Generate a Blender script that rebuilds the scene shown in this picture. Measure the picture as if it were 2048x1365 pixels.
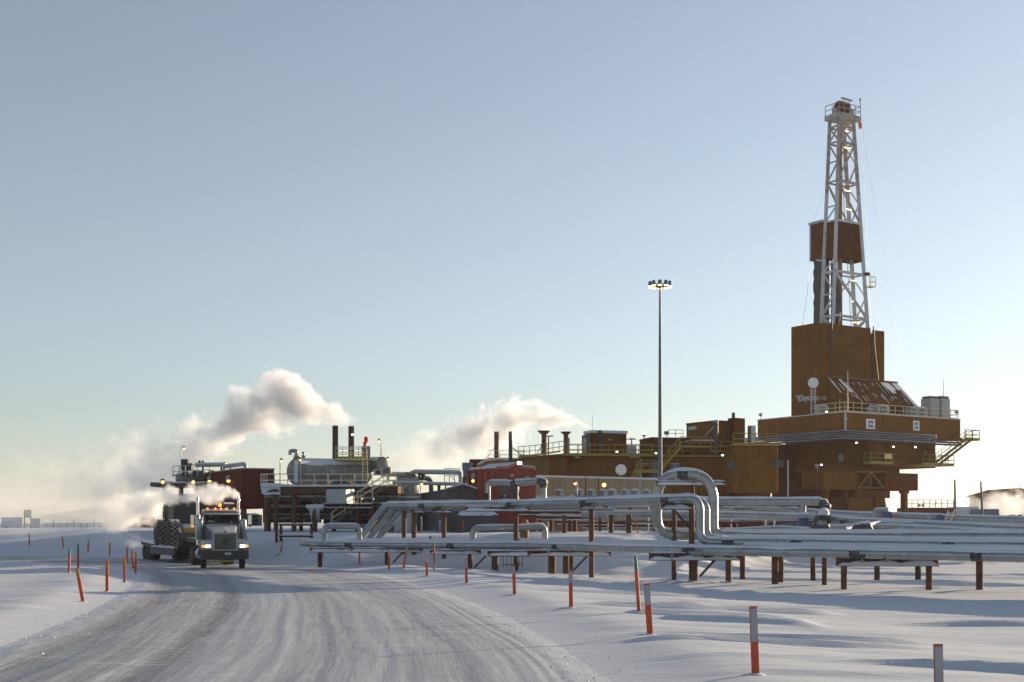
import bpy, bmesh, math, random
import numpy as np
from mathutils import Vector, Matrix

for o in list(bpy.data.objects):
    bpy.data.objects.remove(o)
R = math.radians
scn = bpy.context.scene
col = scn.collection
rnd = random.Random(7)

# ------------------------------------------------------------------ camera
LENS = 45.0
F = LENS / 36.0 * 2048.0       # focal length in photograph pixels
CX, HY, EYE = 1024.0, 1045.0, 2.5
cam = bpy.data.cameras.new('camera')
cam.lens = LENS
cam.sensor_width = 36.0
cam.shift_y = (HY - 682.5) / 2048.0
cam.clip_start = 0.1
cam.clip_end = 20000
camo = bpy.data.objects.new('camera', cam)
camo.location = (0, 0, EYE)
camo.rotation_euler = (R(90), 0, 0)
col.objects.link(camo)
scn.camera = camo

# ------------------------------------------------------------------ light
SUN_AZ, SUN_EL = 54.0, 10.0     # degrees right of the view axis, above the horizon
world = bpy.data.worlds.new('World')
scn.world = world
world.use_nodes = True
wn = world.node_tree
bg = wn.nodes['Background']
sky = wn.nodes.new('ShaderNodeTexSky')
sky.sky_type = 'NISHITA'
sky.sun_disc = False
sky.sun_elevation = R(SUN_EL)
sky.sun_rotation = R(SUN_AZ)
sky.altitude = 0
sky.air_density = 1.0
sky.dust_density = 0.5
sky.ozone_density = 2.8
hsv = wn.nodes.new('ShaderNodeHueSaturation')
hsv.inputs['Saturation'].default_value = 0.58     # thin ice cloud greys the whole sky
wn.links.new(sky.outputs[0], hsv.inputs['Color'])
wn.links.new(hsv.outputs[0], bg.inputs[0])
bg.inputs[1].default_value = 0.084
sl = bpy.data.lights.new('sun', 'SUN')
sl.energy = 4.8
sl.angle = R(0.5)
sl.color = (1.0, 0.78, 0.52)
so = bpy.data.objects.new('sun', sl)
sd = Vector((math.sin(R(SUN_AZ)) * math.cos(R(SUN_EL)), math.cos(R(SUN_AZ)) * math.cos(R(SUN_EL)), math.sin(R(SUN_EL))))
so.rotation_euler = sd.to_track_quat('Z', 'Y').to_euler()
so.location = (60, 60, 60)
col.objects.link(so)

scn.render.engine = 'CYCLES'
vs = scn.view_settings
vs.view_transform = 'Standard'
vs.look = 'None'
vs.exposure = 1.08
vs.gamma = 1
cy = scn.cycles
cy.use_denoising = True
cy.max_bounces = 8
cy.diffuse_bounces = 3
cy.glossy_bounces = 3
cy.transmission_bounces = 4
cy.volume_bounces = 4
cy.volume_step_rate = 1.0
cy.volume_max_steps = 256
cy.sample_clamp_indirect = 6.0

# ------------------------------------------------------------------ helpers
def W(px, py, Y):
    """the point at depth Y that the photograph shows at pixel (px, py)"""
    return Vector(((px - CX) * Y / F, Y, EYE + (HY - py) * Y / F))

def vnoise(x, y, seed=0):
    xi = np.floor(x).astype(np.int64); yi = np.floor(y).astype(np.int64)
    fx = x - xi; fy = y - yi
    fx = fx * fx * (3 - 2 * fx); fy = fy * fy * (3 - 2 * fy)
    def h(a, b):
        n = (a * 374761393 + b * 668265263 + seed * 974634777) & 0xffffffff
        n = ((n ^ (n >> 13)) * 1274126177) & 0xffffffff
        return ((n ^ (n >> 16)) & 0xffff) / 65535.0
    return (h(xi, yi) * (1 - fx) * (1 - fy) + h(xi + 1, yi) * fx * (1 - fy)
            + h(xi, yi + 1) * (1 - fx) * fy + h(xi + 1, yi + 1) * fx * fy)

def sstep(a, b, x):
    t = np.clip((x - a) / (b - a), 0, 1)
    return t * t * (3 - 2 * t)

# the road: centre line and half width
RC = [(-2.9, 5), (-3.3, 12), (-4.1, 20), (-4.95, 28), (-6.2, 36), (-8.0, 45), (-10.4, 55), (-13.2, 64), (-17.2, 73),
      (-22.6, 80.5), (-29.5, 86), (-40, 91), (-55, 95), (-80, 100), (-120, 106), (-200, 115)]
HALF = 5.4
def catmull(pts, n):
    P = [np.array(p, float) for p in pts]
    P = [2 * P[0] - P[1]] + P + [2 * P[-1] - P[-2]]
    out = []
    for i in range(1, len(P) - 2):
        for k in range(n):
            t = k / n
            out.append(0.5 * ((2 * P[i]) + (-P[i - 1] + P[i + 1]) * t + (2 * P[i - 1] - 5 * P[i] + 4 * P[i + 1] - P[i + 2]) * t * t
                              + (-P[i - 1] + 3 * P[i] - 3 * P[i + 1] + P[i + 2]) * t ** 3))
    out.append(P[-2])
    return np.array(out)
RL = catmull(RC, 24)

def road_dist(X, Y):
    """distance to the road's centre line, and on which side (+ right)"""
    shp = X.shape
    p = np.stack([X.ravel(), Y.ravel()], 1)
    out = np.full(len(p), 1e9); side = np.zeros(len(p))
    near = (p[:, 1] < 140) & (np.abs(p[:, 0]) < 220)
    idx = np.nonzero(near)[0]
    L = RL[::3]
    for c in range(0, len(idx), 20000):
        q = p[idx[c:c + 20000]]
        d = ((q[:, None, :] - L[None]) ** 2).sum(2)
        k = d.argmin(1)
        k0 = np.clip(k, 1, len(L) - 2)
        t = L[k0 + 1] - L[k0 - 1]
        t /= np.linalg.norm(t, axis=1)[:, None]
        off = q - L[k0]
        s = off[:, 0] * t[:, 1] - off[:, 1] * t[:, 0]
        out[idx[c:c + 20000]] = np.where((k > 0) & (k < len(L) - 1), np.abs(s), np.sqrt(d.min(1)))
        side[idx[c:c + 20000]] = np.sign(s)
    return out.reshape(shp), side.reshape(shp)

# the raised gravel pad under the plant: where its edge runs
PX = np.array([-600, -90, -45, -26, -20, -15, -9, 0, 5, 9, 14, 22, 40, 120, 600], float)
PC = np.array([190, 150, 130, 112, 98, 90, 84, 79, 77, 79, 90, 98, 100, 103, 140], float)
PT = np.array([100, 99, 98, 88, 80, 72, 71, 67.5, 64.5, 65.5, 76, 86, 88, 90, 110], float)
PADZ = 1.72
_gx = np.arange(-600, 600.5, 0.5)
_k = np.exp(-(np.arange(-30, 31) / 5.0) ** 2); _k /= _k.sum()
_pc = np.convolve(np.pad(np.interp(_gx, PX, PC), 30, 'edge'), _k, 'valid')
_pt = np.convolve(np.pad(np.interp(_gx, PX, PT), 30, 'edge'), _k, 'valid')
def pad_z(X, Y):
    c = np.interp(X, _gx, _pc); t = np.interp(X, _gx, _pt)
    return PADZ * sstep(0, 1, (Y - t) / (c - t))

def ground_z(X, Y, detail=True):
    X = np.asarray(X, float); Y = np.asarray(Y, float)
    z = pad_z(X, Y)
    d, s = road_dist(X, Y)
    off = sstep(HALF, HALF + 3.5, d)
    if detail:
        u = X + 0.22 * Y
        v = Y - 0.10 * X
        fade = np.clip(1.2 - Y / 260, 0.12, 1) * off
        big = vnoise(u / 16, v / 3.4, 1) - 0.5
        mid = vnoise(u / 7, v / 1.25, 2) - 0.5
        fin = vnoise(u / 3.0, v / 0.5, 3) - 0.5
        lip = np.clip(vnoise(u / 5.0, v / 1.7, 5) - 0.62, 0, 1)
        w1 = v / 2.3 + 1.6 * (vnoise(u / 9, v / 4.0, 21) - 0.5)
        fr = w1 - np.floor(w1)
        saw = sstep(0, 0.10, fr) * (1 - fr) ** 2.2
        blob = sstep(0.58, 0.80, vnoise(u / 4.2, v / 1.9, 22)) 
        z = z + fade * 0.20 * saw * blob * (X > -9)
        z = z + fade * (0.09 * big + 0.09 * mid + 0.045 * fin + 0.20 * lip)
    # the snow bank the grader left beside the road, and the dip beyond it
    bank = np.exp(-((d - HALF - 2.4) / 1.7) ** 2) * 0.10
    z = z + bank * np.where(s > 0, 1.0, 0.9)
    z = z - 0.28 * sstep(HALF + 4, HALF + 12, d) * (Y < 95) * (s > 0) * (1 - sstep(0, 0.4, pad_z(X, Y)))
    z = z * sstep(HALF + 0.1, HALF + 2.4, d) - 0.07 * (1 - sstep(HALF - 1.2, HALF + 1.3, d))
    return z

def gz(x, y):
    return float(ground_z(np.array([x]), np.array([y]))[0])

def G(px, py, y0=12, y1=260):
    """where the ray through a pixel meets the ground"""
    ys = np.geomspace(y0, y1, 1500)
    xs = (px - CX) * ys / F
    zr = EYE + (HY - py) * ys / F
    h = zr - ground_z(xs, ys)
    k = int(np.argmax(h < 0)) if (h < 0).any() else len(ys) - 1
    return Vector((xs[k], ys[k], float(ground_z(xs[k:k + 1], ys[k:k + 1])[0])))

# ------------------------------------------------------------------ materials
MATS = {}
class NT:
    def __init__(s, name):
        s.m = bpy.data.materials.new(name); s.m.use_nodes = True
        s.t = s.m.node_tree; s.n = s.t.nodes; s.l = s.t.links
        s.b = s.n['Principled BSDF']; s.out = s.n['Material Output']
    def node(s, typ, **kw):
        nd = s.n.new(typ)
        for k, v in kw.items():
            if k.startswith('i_'):
                key = k[2:]
                nd.inputs[int(key) if key.isdigit() else key].default_value = v
            else:
                setattr(nd, k, v)
        return nd
    def link(s, a, b):
        s.l.new(a, b)
    def coord(s, kind='Object', scale=(1, 1, 1)):
        tc = s.node('ShaderNodeTexCoord'); mp = s.node('ShaderNodeMapping')
        mp.inputs['Scale'].default_value = scale
        s.link(tc.outputs[kind], mp.inputs[0])
        return mp.outputs[0]
    def noise(s, vec, scale, detail=4, rough=0.55):
        nz = s.node('ShaderNodeTexNoise')
        nz.inputs['Scale'].default_value = scale; nz.inputs['Detail'].default_value = detail
        nz.inputs['Roughness'].default_value = rough
        s.link(vec, nz.inputs['Vector'])
        return nz.outputs[0]
    def ramp(s, fac, a, b, ca=(0, 0, 0, 1), cb=(1, 1, 1, 1)):
        r = s.node('ShaderNodeValToRGB')
        r.color_ramp.elements[0].position = a; r.color_ramp.elements[1].position = b
        r.color_ramp.elements[0].color = ca; r.color_ramp.elements[1].color = cb
        s.link(fac, r.inputs[0])
        return r.outputs[0]
    def mix(s, fac, a, b):
        m = s.node('ShaderNodeMix', data_type='RGBA')
        for i, v in ((0, fac), (6, a), (7, b)):
            if isinstance(v, (int, float)): m.inputs[i].default_value = v
            elif isinstance(v, tuple): m.inputs[i].default_value = v
            else: s.link(v, m.inputs[i])
        return m.outputs[2]
    def math(s, op, a, b=None, clamp=False):
        m = s.node('ShaderNodeMath', operation=op, use_clamp=clamp)
        for i, v in ((0, a), (1, b)):
            if v is None: continue
            if isinstance(v, (int, float)): m.inputs[i].default_value = v
            else: s.link(v, m.inputs[i])
        return m.outputs[0]
    def bump(s, h, strength, dist=0.05):
        b = s.node('ShaderNodeBump'); b.inputs['Strength'].default_value = strength; b.inputs['Distance'].default_value = dist
        s.link(h, b.inputs['Height']); s.link(b.outputs[0], s.b.inputs['Normal'])

def c4(c): return (c[0], c[1], c[2], 1)

def mat(name, c, rough=0.7, metal=0.0, var=0.25, scale=1.5, dust=0.0, spec=0.5, bump=0.0, tint=None, streak=0.0):
    """painted or bare surface with uneven tone, grime and frost; dust = share of hoar frost on upward faces"""
    if name in MATS: return MATS[name]
    t = NT(name)
    v = t.coord('Object')
    n1 = t.noise(v, scale, 5, 0.6)
    n2 = t.noise(v, scale * 7, 3, 0.6)
    lo = tuple(x * (1 - var) for x in c); hi = tuple(min(1, x * (1 + var * 0.7)) for x in c)
    if tint: hi = tint
    base = t.mix(t.ramp(n1, 0.32, 0.68), c4(lo), c4(hi))
    base = t.mix(t.math('MULTIPLY', t.ramp(n2, 0.55, 0.8), 0.18), base, c4(tuple(x * 0.5 for x in c)))
    if streak:
        sv = t.coord('Object', (1.7, 1.7, 0.10)); ns = t.noise(sv, 1.6, 5, 0.65)
        base = t.mix(t.math('MULTIPLY', t.ramp(ns, 0.52, 0.72), streak), base, c4(tuple(x * 0.42 for x in c)))
        sv2 = t.coord('Object', (0.9, 0.9, 0.05)); ns2 = t.noise(sv2, 1.1, 4, 0.6)
        base = t.mix(t.math('MULTIPLY', t.ramp(ns2, 0.58, 0.8), streak * 0.5), base, c4((min(1, c[0] * 1.5 + .03), min(1, c[1] * 1.5 + .03), min(1, c[2] * 1.8 + .03))))
    rgh = t.math('ADD', t.math('MULTIPLY', n2, 0.2), rough - 0.1)
    if dust > 0:
        g = t.node('ShaderNodeNewGeometry'); sx = t.node('ShaderNodeSeparateXYZ')
        t.link(g.outputs['Normal'], sx.inputs[0])
        up = t.math('ADD', sx.outputs[2], t.math('MULTIPLY', t.math('SUBTRACT', n2, 0.5), 0.9))
        f = t.ramp(up, 0.55, 0.72)
        rime = t.math('MULTIPLY', t.ramp(t.noise(v, scale * 2.3, 6, 0.7), 0.5, 0.75), dust * 0.55)
        f = t.math('MAXIMUM', t.math('MULTIPLY', f, min(1, 0.6 + dust)), rime)
        base = t.mix(f, base, (0.60, 0.615, 0.64, 1))
        t.link(t.math('MULTIPLY', t.math('SUBTRACT', 1.0, f), metal), t.b.inputs['Metallic'])
    else:
        t.b.inputs['Metallic'].default_value = metal
    t.link(base, t.b.inputs['Base Color'])
    t.link(rgh, t.b.inputs['Roughness'])
    t.b.inputs['Specular IOR Level'].default_value = spec
    if bump: t.bump(n2, bump, 0.02)
    MATS[name] = t.m
    return t.m

def emit(name, c, strength):
    if name in MATS: return MATS[name]
    t = NT(name)
    t.b.inputs['Base Color'].default_value = c4(c)
    t.b.inputs['Emission Color'].default_value = c4(c)
    t.b.inputs['Emission Strength'].default_value = strength
    MATS[name] = t.m
    return t.m

def snow_mat(name, c=(0.515, 0.555, 0.62), bscale=3.0, bstr=0.35, bdist=0.05):
    if name in MATS: return MATS[name]
    t = NT(name)
    v = t.coord('Object', (1, 1, 1))
    st = t.coord('Object', (0.35, 2.2, 1))
    n = t.noise(st, bscale, 6, 0.62)
    n2 = t.noise(v, bscale * 14, 3, 0.7)
    f = t.math('ADD', n, t.math('MULTIPLY', n2, 0.12))
    base = t.mix(t.ramp(n, 0.35, 0.7), c4(tuple(x * 0.95 for x in c)), c4(c))
    t.link(base, t.b.inputs['Base Color'])
    t.b.inputs['Roughness'].default_value = 0.75
    t.b.inputs['Specular IOR Level'].default_value = 0.25
    t.bump(f, bstr, bdist)
    MATS[name] = t.m
    return t.m

SNOW = snow_mat('snow_drifted', bstr=0.5, bdist=0.08)
SNOWCAP = snow_mat('snow_lying_on_things', (0.55, 0.59, 0.65), 2.0, 0.5, 0.04)
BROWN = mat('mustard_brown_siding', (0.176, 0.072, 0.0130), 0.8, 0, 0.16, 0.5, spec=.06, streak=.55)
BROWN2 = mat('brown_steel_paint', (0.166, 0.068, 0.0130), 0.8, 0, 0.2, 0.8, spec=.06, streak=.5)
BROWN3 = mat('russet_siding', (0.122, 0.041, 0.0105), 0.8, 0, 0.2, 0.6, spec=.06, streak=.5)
TAN = mat('tan_panel', (0.20, 0.10, 0.030), 0.8, 0, 0.12, 0.4)
RUST = mat('rusty_steel_pile', (0.105, 0.046, 0.027), 0.85, 0, 0.4, 2.5, bump=0.3)
RUSTF = mat('rusty_steel_frosted', (0.09, 0.05, 0.035), 0.85, 0, 0.4, 2.0, 0.55)
CLAD = mat('galvanised_pipe_cladding', (0.27, 0.30, 0.315), 0.34, 0.6, 0.22, 1.8, bump=0.08)
CLADF = mat('frosted_pipe_cladding', (0.25, 0.27, 0.28), 0.55, 0.25, 0.18, 1.2, 0.7)
STEEL = mat('bare_grey_steel', (0.36, 0.38, 0.40), 0.5, 0.4, 0.2, 1.5, 0.35)
BLACK = mat('black_paint', (0.022, 0.022, 0.025), 0.5, 0, 0.3, 1.0)
BLACKF = mat('black_tarp_frosted', (0.025, 0.026, 0.03), 0.6, 0, 0.3, 2.5, 0.5)
YELLOW = mat('safety_yellow_paint', (0.25, 0.185, 0.014), 0.55, 0, 0.2, 1.0)
YELLOWF = mat('yellow_rail_frosted', (0.62, 0.50, 0.22), 0.6, 0, 0.2, 3.0, 0.6)
RAILF = mat('pale_rail_frosted', (0.66, 0.56, 0.40), 0.6, 0, 0.15, 3.0, 0.6)
RED = mat('red_oxide_siding', (0.13, 0.020, 0.013), 0.65, 0, 0.18, 0.8, spec=.2, streak=.45)
SALMON = mat('faded_red_fibreglass', (0.25, 0.050, 0.036), 0.6, 0, 0.2, 0.8, spec=.2, streak=.45)
BEIGE = mat('beige_panel', (0.26, 0.215, 0.14), 0.7, 0, 0.1, 0.5, spec=.2, streak=.35)
GREYW = mat('grey_wall_panel', (0.085, 0.083, 0.085), 0.7, 0, 0.15, 0.6, spec=.2, streak=.4)
GREYL = mat('light_grey_enamel', (0.31, 0.345, 0.36), 0.55, 0, 0.12, 1.2, 0.35)
WHITE = mat('white_enamel', (0.74, 0.75, 0.76), 0.45, 0, 0.06, 1.5)
WHITEF = mat('white_derrick_paint', (0.50, 0.51, 0.525), 0.55, 0, 0.2, 1.5)
BLUE = mat('blue_paint', (0.035, 0.08, 0.24), 0.45, 0, 0.2, 1.5, 0.25)
BLUEG = mat('grey_blue_paint', (0.09, 0.14, 0.20), 0.5, 0, 0.15, 1.2)
GLASS = mat('dark_window_glass', (0.02, 0.025, 0.03), 0.08, 0, 0.2, 1.0, spec=0.8)
RUBBER = mat('tyre_rubber', (0.028, 0.028, 0.03), 0.85, 0, 0.2, 4.0)
CHROME = mat('polished_metal', (0.72, 0.72, 0.72), 0.18, 1.0, 0.08, 2.0)
ORANGE = mat('orange_paint', (0.62, 0.115, 0.02), 0.6, 0, 0.18, 2.0)
STAKER = mat('red_orange_stake', (0.50, 0.072, 0.022), 0.7, 0, 0.3, 5.0, 0.12, streak=.5)
STAKEW = mat('reflective_grey_sheet', (0.29, 0.31, 0.345), 0.45, 0, 0.15, 3.0)
STAKEY = mat('amber_stake_tip', (0.42, 0.20, 0.02), 0.6, 0, 0.2, 3.0)
GREEN = mat('green_stake_tip', (0.01, 0.20, 0.10), 0.6, 0, 0.2, 3.0)
POLE = mat('weathered_blue_grey_pole', (0.085, 0.11, 0.15), 0.6, 0, 0.1, 0.5)
LAMPY = emit('sodium_lamp_glow', (1.0, 0.46, 0.12), 1.7)
LAMPW = emit('white_lamp_glow', (1.0, 0.90, 0.72), 3.5)
LAMPA = emit('amber_marker_glow', (1.0, 0.28, 0.03), 1.0)
HEAD = emit('headlight_glow', (1.0, 0.95, 0.85), 2.6)

# ------------------------------------------------------------------ mesh building
class MB:
    def __init__(s):
        s.v = []; s.f = []; s.sm = []
    def add(s, vs, fs, smooth=False):
        b = len(s.v)
        s.v += [tuple(x) for x in vs]
        s.f += [tuple(i + b for i in f) for f in fs]
        s.sm += [smooth] * len(fs)
        return s
    def hexa(s, p):
        """8 corners: bottom ring 0-3, top ring 4-7"""
        return s.add(p, [(3, 2, 1, 0), (4, 5, 6, 7), (0, 1, 5, 4), (1, 2, 6, 5), (2, 3, 7, 6), (3, 0, 4, 7)])
    def box(s, c, d, M=None):
        x, y, z = d[0] / 2, d[1] / 2, d[2] / 2
        p = [Vector(q) for q in ((-x, -y, -z), (x, -y, -z), (x, y, -z), (-x, y, -z), (-x, -y, z), (x, -y, z), (x, y, z), (-x, y, z))]
        if M is not None: p = [M @ q for q in p]
        c = Vector(c)
        return s.hexa([q + c for q in p])
    def bar(s, a, b, w, h=None, up=(0, 0, 1)):
        h = h or w
        a = Vector(a); b = Vector(b); d = (b - a)
        if d.length < 1e-6: return s
        d.normalize(); u = Vector(up)
        if abs(d.dot(u)) > 0.98: u = Vector((0, 1, 0))
        x = d.cross(u).normalized() * w / 2; y = x.cross(d).normalized() * h / 2
        return s.hexa([a - x - y, a + x - y, b + x - y, b - x - y, a - x + y, a + x + y, b + x + y, b - x + y])
    def tube(s, pts, r, n=12, cap=True, smooth=True):
        pts = [Vector(p) for p in pts]
        m = len(pts)
        rs = r if isinstance(r, (list, tuple)) else [r] * m
        ring = []; prev = None
        for i, p in enumerate(pts):
            d = (pts[min(i + 1, m - 1)] - pts[max(i - 1, 0)]).normalized()
            if prev is None:
                u = Vector((0, 0, 1)) if abs(d.z) < 0.9 else Vector((0, 1, 0))
                x = d.cross(u).normalized()
            else:
                x = (prev - d * prev.dot(d)).normalized()
            prev = x; y = x.cross(d)
            ring.append([p + (x * math.cos(2 * math.pi * k / n) + y * math.sin(2 * math.pi * k / n)) * rs[i] for k in range(n)])
        vs = [q for rg in ring for q in rg]
        fs = [(i * n + k, (i + 1) * n + k, (i + 1) * n + (k + 1) % n, i * n + (k + 1) % n) for i in range(m - 1) for k in range(n)]
        s.add(vs, fs, smooth)
        if cap:
            s.add(ring[0], [tuple(range(n))]); s.add(ring[-1], [tuple(range(n - 1, -1, -1))])
        return s
    def cyl(s, a, b, r, r2=None, n=16, cap=True):
        return s.tube([a, b], [r, r if r2 is None else r2], n, cap)
    def lathe(s, prof, M, n=20):
        """prof: (radius, height) pairs turned about local z"""
        rg = []
        for r, z in prof:
            rg.append([M @ Vector((r * math.cos(2 * math.pi * k / n), r * math.sin(2 * math.pi * k / n), z)) for k in range(n)])
        vs = [q for g in rg for q in g]
        fs = [(i * n + k, i * n + (k + 1) % n, (i + 1) * n + (k + 1) % n, (i + 1) * n + k) for i in range(len(prof) - 1) for k in range(n)]
        s.add(vs, fs, True)
        s.add(rg[0], [tuple(range(n - 1, -1, -1))]); s.add(rg[-1], [tuple(range(n))])
        return s
    def prism(s, poly, ext):
        n = len(poly); e = Vector(ext)
        p = [Vector(q) for q in poly]
        return s.add(p + [q + e for q in p], [tuple(range(n - 1, -1, -1)), tuple(range(n, 2 * n))]
                     + [(i, (i + 1) % n, (i + 1) % n + n, i + n) for i in range(n)])
    def ball(s, c, r, n=10, sc=(1, 1, 1)):
        M = Matrix.Translation(Vector(c)) @ Matrix.Diagonal((*sc, 1))
        pr = [(r * math.sin(math.pi * max(0.02, min(0.98, k / n))), -r * math.cos(math.pi * k / n)) for k in range(n + 1)]
        return s.lathe(pr, M, n + 2)
    def sheet(s, a, b, z0, z1, pitch=0.3, depth=0.045, out=None):
        """ribbed cladding standing from a to b (plan points), ribs as real folds"""
        a = Vector((a[0], a[1], 0)); b = Vector((b[0], b[1], 0)); d = b - a; L = d.length; d /= L
        nrm = Vector((d.y, -d.x, 0)) if out is None else Vector(out)
        n = max(1, int(round(L / pitch))); p = L / n
        prof = []
        for i in range(n):
            x = i * p
            prof += [(x, 0), (x + 0.62 * p, 0), (x + 0.72 * p, depth), (x + 0.90 * p, depth)]
        prof.append((L, 0))
        vs = []
        for x, o in prof:
            q = a + d * x + nrm * o
            vs += [(q.x, q.y, z0), (q.x, q.y, z1)]
        m = len(prof)
        return s.add(vs, [(2 * i, 2 * i + 2, 2 * i + 3, 2 * i + 1) for i in range(m - 1)])
    def mesh(s, name, org=(0, 0, 0)):
        me = bpy.data.meshes.new(name)
        o = Vector(org)
        me.from_pydata([(x - o.x, y - o.y, z - o.z) for x, y, z in s.v], [], s.f)
        me.polygons.foreach_set('use_smooth', s.sm)
        me.update()
        return me
    def build(s, name, m, parent=None, label=None, cat=None, group=None, kind=None, org=None, bevel=0):
        if parent is not None: org = parent['_o'] if '_o' in parent else (0, 0, 0)
        if org is None:
            n = len(s.v)
            xs = [v[0] for v in s.v]; ys = [v[1] for v in s.v]; zs = [v[2] for v in s.v]
            org = ((min(xs) + max(xs)) / 2, (min(ys) + max(ys)) / 2, min(zs))
        me = s.mesh(name, org)
        me.materials.append(m)
        return link(me, name, parent, org, label, cat, group, kind)

def link(me, name, parent=None, org=(0, 0, 0), label=None, cat=None, group=None, kind=None):
    o = bpy.data.objects.new(name, me)
    col.objects.link(o)
    if parent is not None:
        o.parent = parent
        o['_o'] = tuple(org)
    else:
        o.location = org
        o['_o'] = tuple(org)
    tag(o, label, cat, group, kind)
    return o

def tag(o, label=None, cat=None, group=None, kind=None):
    for k, v in (('label', label), ('category', cat), ('group', group), ('kind', kind)):
        if v: o[k] = v
    return o

def thing(name, label, cat, loc=(0, 0, 0), group=None, rz=0):
    o = bpy.data.objects.new(name, None)
    o.empty_display_size = 0.3
    col.objects.link(o)
    o.location = loc; o.rotation_euler = (0, 0, rz)
    o['_o'] = tuple(loc)
    return tag(o, label, cat, group)

def copy_tree(o, parent=None):
    c = o.copy(); col.objects.link(c)
    if parent is not None: c.parent = parent
    for ch in o.children: copy_tree(ch, c)
    return c

class Fr:
    """a plan frame: origin (x, y), axis a turned by yaw from +X, axis b at right angles"""
    def __init__(s, x, y, yaw):
        s.o = (x, y); s.ax = (math.cos(R(yaw)), math.sin(R(yaw))); s.bx = (-math.sin(R(yaw)), math.cos(R(yaw)))
        s.M = Matrix.Rotation(R(yaw), 3, 'Z')
    def __call__(s, a, b, z=0):
        return Vector((s.o[0] + s.ax[0] * a + s.bx[0] * b, s.o[1] + s.ax[1] * a + s.bx[1] * b, z))
    def a_at(s, px, b):
        k = (px - CX) / F; o = s(0, b)
        return (k * o.y - o.x) / (s.ax[0] - k * s.ax[1])
    def b_at(s, px, a):
        k = (px - CX) / F; o = s(a, 0)
        return (k * o.y - o.x) / (s.bx[0] - k * s.bx[1])
    def z_at(s, py, a, b):
        return EYE + (HY - py) * s(a, b).y / F
    def box(s, m, a0, a1, b0, b1, z0, z1):
        return m.hexa([s(a0, b0, z0), s(a1, b0, z0), s(a1, b1, z0), s(a0, b1, z0), s(a0, b0, z1), s(a1, b0, z1), s(a1, b1, z1), s(a0, b1, z1)])

def bend(pts, r, n=6):
    """round the corners of a polyline"""
    P = [Vector(p) for p in pts]; out = [P[0]]
    for i in range(1, len(P) - 1):
        a = P[i - 1] - P[i]; b = P[i + 1] - P[i]
        la, lb = a.length, b.length
        if la < 1e-5 or lb < 1e-5: continue
        a /= la; b /= lb
        ang = a.angle(b)
        if ang > 3.05: out.append(P[i]); continue
        t = min(r / math.tan(ang / 2), la * 0.49, lb * 0.49)
        p0 = P[i] + a * t; p2 = P[i] + b * t
        for k in range(n + 1):
            q = k / n
            out.append(p0 * (1 - q) ** 2 + P[i] * 2 * q * (1 - q) + p2 * q * q)
    out.append(P[-1])
    return out

def resample(pts, step):
    out = [Vector(pts[0])]
    for a, b in zip(pts[:-1], pts[1:]):
        a = Vector(a); b = Vector(b); n = max(1, int((b - a).length / step))
        for k in range(1, n + 1): out.append(a + (b - a) * k / n)
    return out

def snowcap(pts, r, seed=0, arc=52, th=0.06, step=0.5, parent=None, ledge=0):
    """an uneven ridge of snow lying along the top of a pipe"""
    P = resample(pts, step)
    rr = random.Random(seed)
    m = MB(); K = 7; rings = []
    ph = rr.random() * 100
    for i, p in enumerate(P):
        d = P[min(i + 1, len(P) - 1)] - P[max(i - 1, 0)]
        h = Vector((d.x, d.y, 0))
        if h.length < 1e-4: h = Vector((1, 0, 0))
        flat = max(0.0, 1 - abs(d.normalized().z) * 1.25)
        h.normalize(); x = Vector((h.y, -h.x, 0)); up = Vector((0, 0, 1))
        up = (up - d.normalized() * up.dot(d.normalized()))
        up = up.normalized() if up.length > 0.05 else Vector((0, 0, 1))
        nz = float(vnoise(np.array([i * step * 0.7 + ph]), np.array([0.5]), seed)[0]); n2 = float(vnoise(np.array([i * step * 2.1 + ph]), np.array([9.5]), seed)[0])
        A = R(arc * (0.72 + 0.4 * nz + 0.22 * (n2 - .5))) * (0.25 + 0.75 * flat)
        T = th * (0.6 + 0.8 * nz) * flat
        rg = []
        for k in range(K):
            u = -1 + 2 * k / (K - 1)
            a = u * A
            e = 0.004 + T * (1 - u * u) ** 0.5
            rg.append(p + x * (math.sin(a) * (r + e)) + up * (math.cos(a) * (r + e)))
        rings.append(rg)
    vs = [q for g in rings for q in g]
    m.add(vs, [(i * K + k, i * K + k + 1, (i + 1) * K + k + 1, (i + 1) * K + k) for i in range(len(rings) - 1) for k in range(K - 1)], True)
    return m.build('snow_cap', SNOWCAP, parent)

def handrail(parent, pts, h=1.07, mt=None, post=1.8, toe=True, r=0.03, toem=None, mid=1, closed=False, pname='post', w=None):
    """rails, each upright and the kick plate of a guard rail along floor-level points"""
    mt = mt or YELLOW
    w = w or r
    pts = [Vector(p) for p in pts]
    if closed: pts = pts + [pts[0]]
    m = MB()
    for a, b in zip(pts[:-1], pts[1:]):
        for k in range(mid + 1):
            z = h * (k + 1) / (mid + 1)
            m.bar(a + Vector((0, 0, z)), b + Vector((0, 0, z)), r * 2, r * 2)
    m.build('handrail', mt, parent)
    if toe:
        t = MB()
        for a, b in zip(pts[:-1], pts[1:]):
            t.bar(a + Vector((0, 0, 0.08)), b + Vector((0, 0, 0.08)), 0.03, 0.16)
        t.build('kick_plate', toem or mt, parent)
    org = Vector(parent['_o'])
    key = 'post_%.2f_%.3f' % (h, w)
    me = bpy.data.meshes.get(key)
    pm = MB().box((0, 0, h / 2), (w * 2, w * 2, h - 0.004))
    me = pm.mesh(key); me.materials.append(mt)
    first = True
    for a, b in zip(pts[:-1], pts[1:]):
        n = max(1, int(round((b - a).length / post)))
        for k in range(0 if first else 1, n + 1):
            q = a + (b - a) * k / n
            o = bpy.data.objects.new(pname, me); col.objects.link(o)
            o.parent = parent; o.location = q - org
        first = False

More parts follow.
